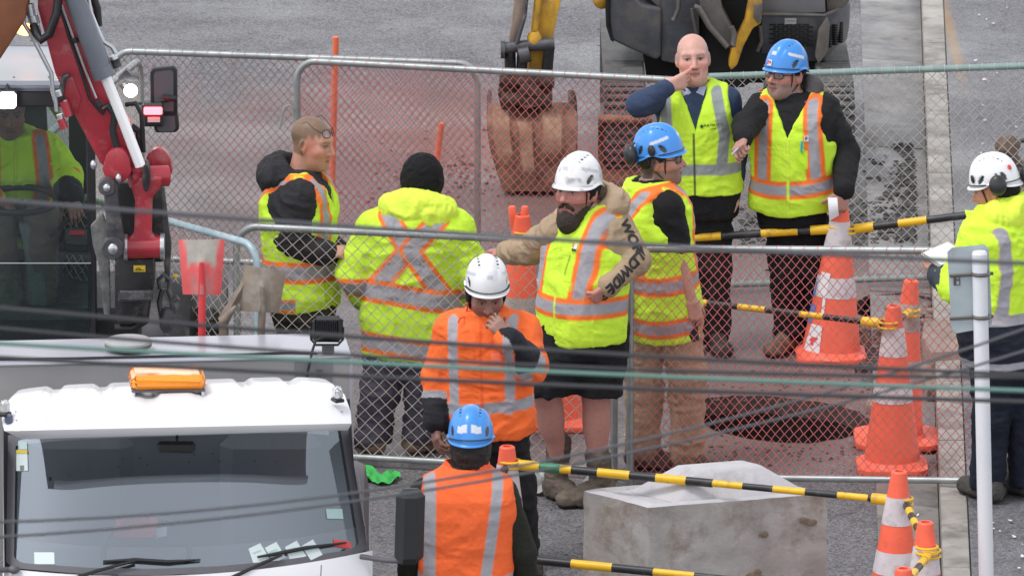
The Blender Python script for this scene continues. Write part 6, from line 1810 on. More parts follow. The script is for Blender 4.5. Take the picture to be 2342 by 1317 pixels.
# shovels standing behind the box
M_shr = mat('shovel_red', (.58, .10, .10), rough=.5, var=.15, vscale=6, dirt=(.40, .33, .30), dscale=4, damt=.65)
M_shh = mat('handle_red', (.60, .045, .05), rough=.35, dirt=(.40, .2, .18), dscale=9, damt=.2)
M_shb = mat('shovel_brown', (.22, .175, .135), rough=.6, metal=.3, var=.3, vscale=6, dirt=(.34, .32, .29), dscale=3, damt=.5)
dsh = db + BD + .12
def shovel(label, corners, socket, handle, mm, mh, cup=.03, paint=False):
    base = TP(handle[-1][0], handle[-1][1], dsh + handle[-1][2]); 
    root = thing('shovel', base, label, 'shovel', 'shovels standing behind the truck cab')
    m = MB(); P = []
    (x0, y0), (x1, y1), (x2, y2), (x3, y3) = corners
    for v in np.linspace(0, 1, 14):
        row = []
        for u in np.linspace(0, 1, 16):
            x_ = (x0 + (x1 - x0) * u) * (1 - v) + (x3 + (x2 - x3) * u) * v; y_ = (y0 + (y1 - y0) * u) * (1 - v) + (y3 + (y2 - y3) * u) * v
            row.append(TP(x_, y_, dsh - cup * (1 - (2 * u - 1) ** 2) * .8 + .05 * (1 - v) ** 2 - .022 * math.exp(-((u - .5) / .09) ** 2) * ss(.25, .5, v)))
        P.append(row)
    Q = [[p + np.array([0, .004, 0]) for p in r_] for r_ in P]
    m.grid(P, flip=True); m.grid(Q)
    edge = P[0] + [r_[-1] for r_ in P[1:]] + P[-1][::-1][1:] + [r_[0] for r_ in P[::-1][1:]]; edq = Q[0] + [r_[-1] for r_ in Q[1:]] + Q[-1][::-1][1:] + [r_[0] for r_ in Q[::-1][1:]]
    m.grid([edge, edq])
    if paint:
        uvs = [(u, v) for v in np.linspace(0, 1, 14) for u in np.linspace(0, 1, 16)]
        for k_ in range(len(m.v)):
            u, v = uvs[k_ % 224] if k_ < 448 else (0, 0)
            lim_ = .52 - .10 * math.exp(-((u - .5) / .14) ** 2) + .05 * math.sin(u * 17); edge_ = min(u, 1 - u) - (.10 + .12 * v)
            w_ = max(0, min(1, (lim_ - v) / .06)) * max(0, min(1, edge_ / .05)) if k_ < 448 else 0
            w2 = .55 * max(0, min(1, (v - .55) / .2)) * max(0, min(1, edge_ / .1 + .3)) if k_ < 448 else 0
            c_ = np.array((.62, .085, .085)); c_ = c_ * (1 - w_) + np.array((.36, .33, .29)) * w_; c_ = c_ * (1 - w2) + np.array((.36, .20, .19)) * w2
            m.c.append(tuple(c_))
    m.build('blade', mm, root, smooth=True, angle=60)
    m = MB(); m.tube([TP(*socket, dsh - .035)] + [TP(x_, y_, dsh - .02 + d_) for x_, y_, d_ in handle[:1]], [.010, .021], 12); m.build('socket', mh, root, smooth=True)
    m = MB(); m.tube([TP(x_, y_, dsh - .02 + d_) for x_, y_, d_ in handle], .0175, 12); m.build('handle', mh, root, smooth=True)
    return root
shovel('red square-mouth shovel with a mud-greyed blade', [(408, 549), (514, 548), (506, 674), (418, 673)], (461, 600), [(462, 670, 0), (462, 760, 0), (462, 980, 0)], mat('shovel_red_worn', attr=True, rough=.5, var=.15, vscale=14, bump=.1), M_shh, paint=True)
shovel('brown square-mouth shovel with a grey upper blade', [(560, 607), (655, 621), (638, 716), (548, 711)], (600, 655), [(600, 712, 0), (597, 760, 0), (590, 980, 0)], M_shb, M_shb)
rr = shovel('brown shovel turned edge-on and leaning to the right', [(566, 622), (577, 630), (520, 745), (498, 728)], (540, 700), [(507, 735, 0), (512, 775, 0), (520, 980, 0)], M_shb, M_shb, cup=.02)
# ================================================================== red excavator
Yc = GY(1060); Yb = Yc - .95
M_red = mat('boom_red', (.40, .028, .045), rough=.38, coat=.25, var=.18, vscale=5, bump=.05, bscale=30, dirt=(.46, .14, .14), dscale=9, damt=.25)
M_redb = mat('boom_beacon_lit', (.20, .07, .03), rough=.5, var=.3, vscale=3)  # orange glow of the beacon put into the upper boom's base colour
M_cyl = mat('cylinder_grey', (.15, .165, .195), rough=.35, metal=.3, var=.12, vscale=4)
M_chrome = mat('rod_chrome', (.90, .90, .92), rough=.12, metal=.15)  # bright chrome reflection put into a near-white base colour
M_pipe = mat('pipe_zinc', (.55, .57, .60), rough=.3, metal=.8)
M_iron = mat('worn_iron', (.085, .085, .095), rough=.5, metal=.4, var=.35, vscale=9, bump=.25, bscale=50, dirt=(.22, .21, .20), dscale=8, damt=.35)
M_ironb = mat('coupler_black', (.022, .022, .025), rough=.5, metal=.2, var=.3, vscale=8, dirt=(.10, .09, .085), dscale=10, damt=.3)
M_cab = mat('cab_black', (.014, .015, .017), rough=.5)
M_cabr = mat('cab_roof', (.20, .215, .26), rough=.3, coat=.2, var=.06, vscale=3)
M_cabg = mat('cab_trim', (.10, .12, .13), rough=.4)
M_cglass = glass_mat('cab_glass', (.50, .58, .56), .03)
M_cglassd = glass_mat('cab_glass_lower', (.28, .44, .39), .04)
M_steer = mat('steering_column', (.17, .185, .19), rough=.5, var=.1)
M_lampw = mat('lamp_white', (.9, .9, .9), emit=(1, .98, .95), estr=9.0)
M_lampr = mat('lamp_red', (.8, .05, .05), emit=(1, .04, .05), estr=9.0)
M_lampo = mat('lamp_amber', (.8, .3, .05), emit=(1, .30, .08), estr=5.0)
gx = W(60, 700, Yc); red = thing('excavator', (gx[0], Yc, 0), 'red excavator with a lit work lamp and a grey-roofed cab', 'excavator', 'excavators')
B = lambda x, y, d=0.0: W(x, y, Yb + d)
C = lambda x, y, d=0.0: W(x, y, Yc + d)
# cab
cab = None
m = MB(); rz = C(0, 187)[2]; xl, xr = C(-260, 187)[0], C(216, 187)[0]
m.box(((xl + xr) / 2, Yc + .42, rz - .02), (xr - xl, .90, .045), ch=.014); m.build('cab_roof', M_cabr, red, bevel=.006)
m = MB(); m.box(((xl + xr) / 2, Yc + .40, rz - .085), (xr - xl - .03, .84, .085), ch=.01); m.build('roof_lining', M_cab, red)
for x_, y_ in ((-40, 177), (32, 177), (112, 177)): ball(red, 'roof_bolt', C(x_, y_, .04), (.007, .007, .004), M_cabg, n=5)
zf = C(0, 790)[2]
for (x_, d, w) in ((207, .02, .045), (180, .88, .10), (-255, .02, .05), (-250, .88, .1)):
    m = MB(); p = C(x_, 300, d); m.box((p[0], p[1], (rz - .1 + zf) / 2), (w, .05, rz - .1 - zf), ch=.008); m.build('cab_post', M_cab, red)
m = MB(); pl = [C(x, y, .90) for x, y in ((-255, 215), (104, 215), (118, 470), (120, 800), (-255, 800))]; m.prism(pl, (0, .03, 0)); m.build('rear_panel', M_cab, red)
m = MB(); m.prism([C(x, y, .90) for x, y in ((118, 470), (200, 470), (204, 800), (120, 800))], (0, .03, 0)); m.build('rear_panel', M_cab, red)
m = MB(); m.box(((xl + xr) / 2, Yc + .45, zf - .06), (xr - xl, .95, .12), ch=.02); m.build('cab_floor', M_cab, red)
m = MB(); m.add([C(-250, 215, .03), C(203, 215, .03), C(208, 602, -.02), C(-250, 602, -.02)], [(0, 1, 2, 3)]); m.build('windscreen', M_cglass, red)
m = MB(); m.add([C(-250, 603, -.02), C(208, 603, -.02), C(208, 800, .0), C(-250, 800, .0)], [(0, 1, 2, 3)]); m.build('lower_window', M_cglassd, red)
m = MB(); m.tube([C(-250, 602, -.022), C(208, 602, -.022)], .003, 6); m.build('window_seam', M_pipe, red)
m = MB(); m.box((xr - .32, Yc + .55, .50), (1.9, .9, .55), ch=.05); m.build('undercarriage', M_ironb, red)
for sx in (-1.0, .35):
    m = MB(); m.lathe((xr + sx - .15, Yc + .2, .46), [(.28, 0), (.44, .03), (.46, .08), (.46, .22), (.44, .27), (.28, .30)], (1, 0, 0), 32); m.build('wheel', M_ironb, red, smooth=True, angle=40)
# inside
P_ = [(40, 512), (84, 512), (100, 545), (108, 735), (78, 742), (52, 560)]
m = MB(); m.prism([C(x, y, .20) for x, y in P_], (0, .10, 0)); m.build('steering_column', M_steer, red, bevel=.02)
m = MB(); m.box(C(98, 765, .22), (.14, .16, .16), ch=.05); m.build('column_foot', M_steer, red, bevel=.01)
m = MB(); m.tube(arc_pts(C(45, 458, .28), .185, 0, 2 * math.pi, 41, (1, 0, 0), nrm([0, 1, .14]))[:-1], .017, 10, closed=True); m.tube([C(45, 458, .28), C(62, 515, .24)], .022, 10); m.build('steering_wheel', M_black, red, smooth=True)
m = MB(); m.box(C(178, 552, .16), (.16, .30, .075), ch=.02); m.build('console', M_cab, red, bevel=.008)
m = MB(); m.box(C(176, 533, .12), (.075, .035, .004), ax=[(1, 0, 0), (0, .9, .4), (0, -.4, .9)]); m.build('console_sticker', mat('sticker_crimson', (.55, .03, .05)), red)
m = MB(); m.tube([C(114, 540, .12), C(158, 500, .18)], .012, 8); m.build('lever', M_black, red, smooth=True)
m = MB(); m.box(C(20, 520, .62), (.55, .16, .85), ch=.07); m.build('seat', mat('seat_navy', (.018, .02, .03), rough=.8), red)
cp_ = MB(); P = [[C(80 + 62 * v + 10 * u, 216 + 70 * v - 18 * u * (1 - v) + 14 * math.sin(3.1 * u) * (1 - v), .60 - .08 * math.sin(3.14 * u)) for u in np.linspace(0, 1, 8)] for v in np.linspace(0, 1, 10)]
P = [[C(82 + 56 * t ** .8 + w * (34 * (1 - t) + 4), 212 + 76 * t - w * 6, .62 - .09 * math.sin(math.pi * w)) for w in np.linspace(0, 1, 10)] for t in np.linspace(0, 1, 12)]
cp_.grid(P); tag(rebase(cp_.build('hanging_vest', mat('dull_hivis', (.30, .42, .03), rough=.8, bump=.3), None, smooth=True), C(90, 215, .6)), 'yellow-green vest hanging inside the red excavator cab', 'vest')
# lamps and mirrors
m = MB(); m.box(C(17, 230, -.12), (.085, .04, .080), ch=.012); lb = m.build('work_lamp', M_lampw, red)
m = MB(); m.box(C(17, 228, -.085), (.10, .035, .095), ch=.012); m.tube([C(17, 215, -.08), C(17, 195, -.02)], .010, 8); m.build('lamp_housing', M_cab, lb)
ball(red, 'work_lamp', C(299, 208, -.15), (.034, .02, .034), M_lampw, n=10)
m = MB(); m.prism([C(x, y, -.12) for x, y in ((270, 178), (288, 160), (300, 172), (318, 176), (318, 186), (275, 184))], (0, .06, 0)); m.tube([C(280, 190, -.1), C(290, 205, -.1)], .02, 10); m.build('lamp_bracket', M_iron, red)
m = MB(); m.box(C(350, 254, -.22), (.092, .03, .036), ch=.006); lr = m.build('tail_lamp', M_lampr, red)
m = MB(); m.box(C(350, 262, -.19), (.11, .04, .12), ch=.01); m.build('lamp_housing', M_cab, lr)
m = MB(); m.box(C(352, 274, -.215), (.062, .006, .026)); m.build('reflector', M_clearp, lr)
for (pts, nm) in (([(349, 158), (398, 153), (405, 160), (406, 268), (345, 268), (343, 166)], 1), ([(352, 262), (407, 262), (410, 296), (402, 304), (358, 305), (352, 298)], 2)):
    m = MB(); m.prism([C(x, y, -.16) for x, y in pts], (0, .05, 0)); ms = m.build('wing_mirror', M_cab, red, bevel=.012)
    cx_, cy_ = np.mean([p[0] for p in pts]), np.mean([p[1] for p in pts])
    m = MB(); m.prism([C(cx_ + (x - cx_) * .72, cy_ + (y - cy_) * .82, -.163) for x, y in pts], (0, .002, 0)); m.build('mirror_glass', mat('mirror_reflection_grey', (.11, .112, .125), rough=.25, metal=.0), ms)  # grey reflection put into the glass colour instead of a mirror finish
m = MB(); m.tube([C(300, 240, -.05), C(330, 235, -.12), (C(405, 228, -.19))], .008, 8); m.tube([C(372, 222, -.18), C(402, 226, -.19)], .014, 8); m.build('mirror_arm', M_cab, red, smooth=True)
# boom
m = MB(); m.prism([B(x, y, -.14) for x, y in ((86, -60), (165, -60), (206, 90), (262, 235), (318, 360), (318, 400), (262, 408), (228, 372), (196, 312), (166, 255), (128, 178), (86, 20))], (0, .26, 0)); m.build('boom', M_red, red, bevel=.012)
m = MB(); m.prism([B(x, y, -.148) for x, y in ((128, 175), (166, 176), (172, 190), (186, 226), (176, 262), (152, 228))], (0, .02, 0)); m.build('boom_plate', M_red, red, bevel=.004)
m = MB(); m.prism([B(x, y, -.30) for x, y in ((-80, -60), (88, -60), (62, 20), (60, 45), (0, 138), (-80, 190))], (0, .3, 0)); m.build('upper_boom', M_redb, red, bevel=.03)
m = MB(); m.tube([B(150, -60, -.22), B(232, 158, -.22)], .052, 28); m.tube([B(230, 152, -.22), B(240, 176, -.22)], .056, 28); m.build('cylinder_barrel', M_cyl, red, smooth=True, angle=40)
m = MB(); m.tube([B(238, 168, -.22), B(281, 274, -.22), B(321, 380, -.22)], .027, 20); m.build('cylinder_rod', M_chrome, red, smooth=True)
for (x_, y_, d) in ((268, 380, -.24), (362, 380, .02)):
    m = MB(); m.prism([B(x_ + 30 * math.cos(a) * (1.15 if math.sin(a) > 0 else 1), y_ + 40 * math.sin(a), d) for a in np.linspace(0, 2 * math.pi, 22)[:-1]], (0, .06, 0)); m.build('knuckle_ear', M_red, red, bevel=.008)
m = MB(); m.tube([B(298, 406, -.16), B(384, 402, -.10)], .052, 24); m.build('knuckle_pin', M_red, red, smooth=True, angle=40)
m = MB(); m.prism([B(x, y, -.20) for x, y in ((298, 405), (372, 405), (366, 432), (348, 452), (346, 540), (368, 552), (368, 580), (291, 583), (291, 552), (306, 540), (309, 460), (302, 436))], (0, .10, 0)); m.build('tipping_link', M_red, red, bevel=.016, bseg=3)
m = MB(); m.tube([B(290, 566, -.16), B(369, 564, -.16)], .056, 24); m.build('link_boss', M_red, red, smooth=True, angle=40)
m = MB(); m.tube([B(284, 566, -.16), B(292, 566, -.16)], .066, 20); m.tube([B(367, 564, -.16), B(376, 564, -.16)], .066, 20); m.build('bush', M_pipe, red, smooth=True, angle=40)
m = MB(); m.prism([B(334 + 9 * math.cos(a), 410 + (30 if math.sin(a) > 0 else 34) * math.sin(a), -.245) for a in np.linspace(0, 2 * math.pi, 18)[:-1]], (0, .12, 0)); m.build('rod_eye', M_ironb, red, bevel=.008)
m = MB(); m.prism([B(x, y, -.27) for x, y in ((236, 422), (252, 408), (268, 420), (272, 470), (284, 545), (284, 575), (262, 592), (246, 582), (242, 500))], (0, .06, 0)); m.build('side_lever', M_iron, red, bevel=.008)
for (x_, y_, r_) in ((244, 430, .042), (258, 570, .056)):
    m = MB(); c_ = B(x_, y_, -.31); m.lathe(c_, [(r_ * .9, 0), (r_, .01), (r_, .09)], (0, 1, 0), 24); pb = m.build('pin_boss', M_iron, red, smooth=True, angle=40); ball(pb, 'pin_head', c_, (r_ * .45, .012, r_ * .5), M_pipe, n=8)
for (x_, y_) in ((271, 408), (214, 377)): ball(red, 'bolt_head', B(x_, y_, -.26), (.016, .02, .024), M_pipe, n=8)
m = MB(); m.prism([B(x, y, -.05) for x, y in ((207, 518), (234, 490), (246, 520), (250, 600), (252, 700), (252, 722), (238, 720), (226, 610), (212, 560))], (0, .05, 0)); m.build('coupler_plate', mat('worn_plate', (.20, .20, .195), rough=.6, metal=.3, var=.4, vscale=12, bump=.5, bscale=40), red, bevel=.006)
m = MB(); m.prism([B(x, y, .0) for x, y in ((365, 425), (376, 430), (386, 520), (392, 560), (388, 640), (378, 650), (372, 560), (368, 500))], (0, .05, 0)); m.build('side_link', M_iron, red, bevel=.006)
m = MB(); m.prism([B(x, y, -.14) for x, y in ((268, 594), (352, 592), (352, 660), (340, 668), (336, 740), (270, 742), (262, 700), (262, 610))], (0, .22, 0)); cpl = m.build('quick_coupler', M_ironb, red, bevel=.014)
m = MB(); m.prism([B(x, y, -.02) for x, y in ((268, 420), (368, 420), (372, 600), (262, 600))], (0, .10, 0)); m.build('linkage_core', M_ironb, red, bevel=.01)
m = MB(); m.box(B(310, 676, -.15), (.17, .04, .05), ch=.008); m.build('coupler_jaw', M_iron, cpl, bevel=.004)
m = MB(); m.box(B(319, 614, -.146), (.058, .004, .032)); st_ = m.build('warning_sticker', mat('sticker_yellow', (.80, .55, .04), rough=.4), cpl)
m = MB(); m.tube(arc_pts(B(316, 619, -.152), .012, .3, 2.6, 8, (1, 0, 0), (0, 0, 1)), .0022, 5); m.tube([B(308, 618, -.152), B(330, 618, -.152)], .0018, 5); m.build('sticker_print', M_black, st_)
m = MB(); m.tube([B(342, 640, -.05), B(330, 735, -.08), B(300, 752, -.1), B(262, 750, -.1)], .022, 12); m.build('coupler_guard', M_ironb, cpl, smooth=True)
# shackle and hook
for pts, r_ in (([(366, 660, 0), (362, 640, 0), (374, 628, 0), (388, 640, 0), (386, 668, 0)], .011), ([(372, 660, 0), (364, 690, 0), (368, 720, 0), (384, 728, 0), (396, 714, 0), (394, 690, 0), (384, 660, 0)], .013)):
    m = MB(); m.tube([B(x, y, d - .02) for x, y, d in pts], r_, 10); m.build('shackle', M_iron, red, smooth=True)
m = MB(); m.lathe(B(382, 700, -.02), [(.010, 0), (.032, .02), (.040, .06), (.036, .11), (.022, .13)], (0, 0, -1), 16); m.tube([B(390, 690, -.02), B(406, 680, -.03), B(410, 686, -.03)], [.014, .013, .006], 10); m.tube([B(384, 752, -.02), B(384, 800, -.02)], .02, 10); m.build('hook', M_iron, red, smooth=True, angle=50)
ball(red, 'shackle_pin', B(401, 631, -.01), (.014, .010, .010), M_yel, n=8)
# pipes and hoses
for nm, pts, r_, mm in (('hydraulic_pipe', [(36, -40, -.2), (47, 20, -.2), (55, 55, -.2), (76, 88, -.2), (100, 135, -.2), (117, 168, -.2), (120, 205, -.2), (128, 235, -.2), (130, 255, -.2)], .011, M_pipe),
                        ('hydraulic_hose', [(138, -50, -.25), (130, 30, -.26), (112, 80, -.27), (94, 92, -.27), (84, 78, -.25), (76, 58, -.22)], .022, M_black),
                        ('grease_pipe', [(140, 10, -.16), (165, 80, -.16), (190, 150, -.16), (220, 225, -.16)], .006, M_pipe), ('grease_hose', [(138, 15, -.155), (158, 85, -.16), (182, 152, -.16), (205, 225, -.16), (225, 250, -.16), (238, 262, -.16)], .008, M_black),
                        ('hydraulic_pipe', [(196, -40, -.18), (206, 25, -.18), (224, 70, -.18), (236, 96, -.18), (256, 108, -.18), (264, 122, -.18)], .011, M_pipe),
                        ('hydraulic_hose', [(208, -20, -.05), (222, 20, -.05), (225, 60, -.05)], .020, M_black),
                        ('hydraulic_hose', [(236, 250, -.2), (246, 242, -.2), (262, 262, -.2), (258, 300, -.2), (268, 345, -.2)], .018, M_black), ('hydraulic_hose', [(288, 240, -.12), (310, 236, -.14), (324, 262, -.14), (326, 300, -.13), (328, 348, -.12)], .012, M_black),
                        ('hydraulic_hose', [(300, 290, -.1), (318, 300, -.1), (322, 345, -.1)], .02, M_ironb)):
    m = MB(); m.tube([B(x, y, d) for x, y, d in pts], r_, 12); m.build(nm, mm, red, smooth=True)
for (x_, y_, dx, dy, r_, mm) in ((66, 10, 6, 26, .022, M_pipe), (74, 36, 6, 20, .026, M_pipe), (82, 58, 5, 18, .018, M_pipe), (262, 136, 6, 18, .024, M_ironb), (256, 128, 8, 12, .018, M_pipe), (132, 208, 4, 12, .018, M_pipe), (146, 232, 12, 34, .022, M_red), (138, 272, 10, 22, .020, M_red), (136, 262, 3, 10, .017, M_pipe), (170, 88, 4, 10, .018, M_ironb), (222, 232, 6, 12, .018, M_ironb)):
    m = MB(); m.tube([B(x_, y_, -.20), B(x_ + dx, y_ + dy, -.20)], r_, 12); m.build('fitting', mm, red, smooth=True, angle=40)
m = MB(); m.tube([B(158, 172, -.17), B(146, 178, -.17), B(142, 200, -.17), B(136, 235, -.17)], .014, 8); m.build('fitting_bracket', M_iron, red, smooth=True)
ball(red, 'amber_beacon', C(58, 68, .55), (.05, .05, .03), M_lampo, n=10)
# the driver
P1 = person('person', 'driver in a yellow-green jacket seated in the red excavator cab', (40, 900), R(8), {
    'nek': (30, 316, 0), 'pel': (28, 520, .05), 'sa': (-48, 346, 0), 'ea': (-80, 420, -.08), 'wa': (-10, 460, -.28), 'sb': (104, 344, 0), 'eb': (150, 402, -.08), 'wb': (160, 448, -.26),
    'ha': (0, 505, 0), 'ka': (-10, 520, -.36), 'na': (22, 720, -.34), 'hb': (62, 505, 0), 'kb': (100, 500, -.34), 'nb': (88, 700, -.30)},
    dict(c=(20, 258, -.05), yaw=R(10), pitch=R(10), s=1.04, stubble=((.12, .09, .07), .5), brow=(.06, .04, .03)),
    top=dict(name='jacket', col=YEL, mat=M_hivis, e=.040, hem=-.05, fold=.012, ra=(.088, .082, .080, .062), ops=[vert('f', [(.130, .5), (.15, .28), (.115, .05)], .05, .09), vert('f', [(-.12, .5), (-.12, .05)], .05, .09), bnd(.10),
        ('arm', 'ab', 'f', -.1, .28, TAPEO), ('arm', 'ab', 'f', .62, 2, (.03, .03, .032)), ('tape', 'f', [(.0, .5), (.0, .0)], .008, .014, YEL2, (.3, .5, .02))]),
    legs=dict(col=(.17, .135, .105), r=(.10, .092, .090, .078), fold=.010, waist=.26), boots=None, skin=(.36, .19, .15), gw=1.08, gd=1.05, seed=41, base_w=(W(30, 500, Yc + .60)[0], Yc + .60, C(0, 790)[2] ),
    hands=[dict(k='b', dir=(.3, -.6, -.6), palm=(0, .4, -.8), curl=(.5, .6, .6, .6), thumb=-1), dict(k='a', dir=(.6, -.5, 0), palm=(0, .3, -.9), curl=(.7, .8, .8, .8), thumb=-1)])
strap(P1)
# ================================================================== yellow excavator behind
Ye = GY(375); E = lambda x, y, d=0.0: W(x, y, Ye + d)
M_body = mat('digger_slate', (.062, .067, .084), rough=.45, var=.3, vscale=4, bump=.1, bscale=40, dirt=(.12, .105, .09), dscale=5, damt=.5)
M_bodyg = mat('digger_grey', (.105, .095, .088), rough=.55, var=.35, vscale=5, bump=.2, bscale=40, dirt=(.15, .13, .11), dscale=6, damt=.5)
M_hood = mat('digger_hood', (.155, .155, .165), rough=.45, var=.15, vscale=3)
M_yl = mat('digger_yellow', (.60, .33, .025), rough=.45, var=.2, vscale=5, bump=.08, bscale=40, dirt=(.20, .13, .07), dscale=6, damt=.5)
M_track = mat('track_rubber', (.105, .105, .105), rough=.7, var=.35, vscale=9, bump=.5, bscale=40, dirt=(.16, .13, .115), dscale=6, damt=.4)
M_clay = mat('clay_mud', (.30, .165, .105), rough=.85, bump=.7, bscale=25, var=.3, vscale=6, col2=(.20, .105, .075), dirt=(.10, .055, .045), dscale=5, damt=.45)
M_dk = mat('dark_gap', (.008, .008, .009), rough=.9)
ex = thing('excavator', (E(1660, 300)[0], Ye + .6, 0), 'muddy yellow and grey mini excavator parked behind the fence', 'excavator', 'excavators')
m = MB(); m.prism([E(x, y, -.02) for x, y in ((1393, -60), (1392, 40), (1398, 92), (1440, 112), (1500, 138), (1512, 130), (1514, 20), (1470, 12), (1440, -20))], (0, .7, 0)); m.build('left_pod', M_body, ex, bevel=.03, bseg=3)
m = MB(); m.prism([E(x, y, .0) for x, y in ((1512, -40), (1600, -40), (1600, 150), (1560, 150), (1512, 140))], (0, .6, 0)); m.build('inner_pod', M_body, ex, bevel=.015)
m = MB(); m.prism([E(x, y, -.03) for x, y in ((1386, -60), (1394, -60), (1393, 60), (1404, 98), (1396, 92), (1386, 60))], (0, .5, 0)); m.build('edge_guard', M_dk, ex)
m = MB(); m.prism([E(x, y, .02) for x, y in ((1462, -20), (1560, -30), (1560, 24), (1512, 22))], (0, .5, 0)); m.build('step_plate', M_bodyg, ex, bevel=.01)
m = MB(); m.prism([E(x, y, .05) for x, y in ((1558, -60), (1760, -60), (1760, 160), (1700, 200), (1600, 205), (1558, 160))], (0, .5, 0)); m.build('swing_frame', M_dk, ex)
# curved right pod
m = MB(); P = []
for t in np.linspace(0, 1, 16):
    row = []
    for (x, y, d) in ((1742, 0, 0), (1790, 0, 0), (1850, 0, 0), (1885, 0, .02), (1918, 0, .16), (1938, 0, .40), (1944, 0, .8)):
        yt_ = 34 - max(0, x - 1885) * .45; yb_ = 132 + (8 if x < 1890 else 0) - max(0, x - 1890) * .75
        row.append(E(x - (t ** 3) * (8 if x > 1890 else 0), yt_ + (yb_ - yt_) * t, d + .10 * t ** 4))
    P.append(row)
m.grid(P, flip=True); P2 = [[p + np.array([0, .35, 0]) for p in P[0]], P[0]]
m.grid(P2, flip=True); pod = m.build('engine_pod', M_body, ex, smooth=True, angle=45)
m = MB(); m.prism([E(x, y, .04) for x, y in ((1742, -60), (1886, -60), (1888, 30), (1742, 33))], (0, .6, 0)); m.build('hood', M_hood, ex, bevel=.01)
m = MB(); m.prism([E(x, y, .12) for x, y in ((1888, -60), (1946, -60), (1944, 4), (1930, 20), (1890, 30))], (0, .6, 0)); m.build('pod_deck', M_bodyg, ex, bevel=.02)
m = MB(); m.tube([E(1742, 33, -.005), E(1886, 36, -.005), E(1916, 22, .12), E(1938, 4, .38)], .010, 8); m.build('pod_lip', M_bodyg, ex, smooth=True)
for r_i in range(10):
    y_ = 57 + r_i * 5.3
    for k in range(5):
        x_ = 1759 + k * 19 + (9 if r_i % 2 else 0)
        m = MB(); m.box(E(x_ + 8, y_, -.004 + (.06 * ((y_ - 40) / 90) ** 4)), (.038, .012, .0085)); m.build('grille_slot', M_dk, pod)
for r_i in range(9):
    y_ = 64 + r_i * 5.4
    for k in range(3):
        x_ = 1895 + k * 13
        m = MB(); d_ = (.055, .12, .24)[k]; m.box(E(x_, y_ - k * 5.5, d_ - .018), (.026, .03, .009), ax=[nrm([1, 1.1, 0]), nrm([-1.1, 1, 0]), [0, 0, 1]]); m.build('grille_slot', M_dk, pod)
m = MB(); m.box(E(1808, 49, -.006), (.068, .006, .036)); pl_ = m.build('plate', mat('plate_grey', (.30, .30, .30), rough=.5), pod); text_mesh('plate_print', 'CAUTION', .012, E(1808, 49, -.011), (1, 0, 0), (0, 0, 1), M_dk, pl_, off=.001)
m = MB(); m.prism([E(x, y, -.05) for x, y in ((1872, 70), (1892, 40), (1898, 60), (1894, 120), (1872, 148), (1864, 130))], (0, .05, 0)); m.build('mud_streak', M_bodyg, pod, bevel=.01)
# swing arm, boom foot
m = MB(); m.prism([E(x, y, -.15) for x, y in ((1584, -60), (1640, -60), (1652, 20), (1682, 80), (1690, 108), (1668, 112), (1640, 90), (1604, 30))], (0, .16, 0)); m.build('swing_arm', M_bodyg, ex, bevel=.014)
m = MB(); m.tube([E(1588, 16, -.2), E(1598, 18, -.2), E(1622, 60, -.2), E(1664, 108, -.22), E(1676, 106, -.22), E(1680, 80, -.2), E(1672, 62, -.2)], .018, 10); m.tube([E(1582, 20, -.1), E(1594, 80, -.1), E(1604, 130, -.05)], .010, 8); m.build('hydraulic_hose', M_bodyg, ex, smooth=True)
m = MB(); m.prism([E(x, y, -.16) for x, y in ((1690, -60), (1742, -60), (1744, 20), (1740, 55), (1722, 66), (1700, 108), (1686, 150), (1672, 162), (1666, 150), (1674, 112), (1704, 52), (1712, 10))], (0, .14, 0)); m.build('boom_foot', M_yl, ex, bevel=.012)
m = MB(); m.prism([E(x, y, -.17) for x, y in ((1726, 12), (1744, 8), (1742, 46), (1734, 56), (1722, 40))], (0, .03, 0)); m.build('foot_plate', M_bodyg, ex, bevel=.006)
m = MB(); m.tube([E(1553, -20, -.05), E(1552, 20, -.06), E(1544, 40, -.06), E(1540, 47, -.06)], [.014, .014, .012, .016], 10); m.build('handle', M_bodyg, ex, smooth=True)
m = MB(); m.tube([E(1738, 60, -.02), E(1742, 95, -.02), E(1732, 118, -.02)], .012, 8); m.build('grab_handle', M_bodyg, ex, smooth=True)
m = MB(); m.prism([E(x, y, .18) for x, y in ((1470, 120), (1890, 120), (1880, 190), (1480, 190))], (0, .6, 0)); m.build('undercarriage', M_dk, ex)
ball(ex, 'yellow_dome', E(1376, -2, .1), (.055, .05, .06), M_yl, n=12)  # rounded yellow shape of unknown purpose
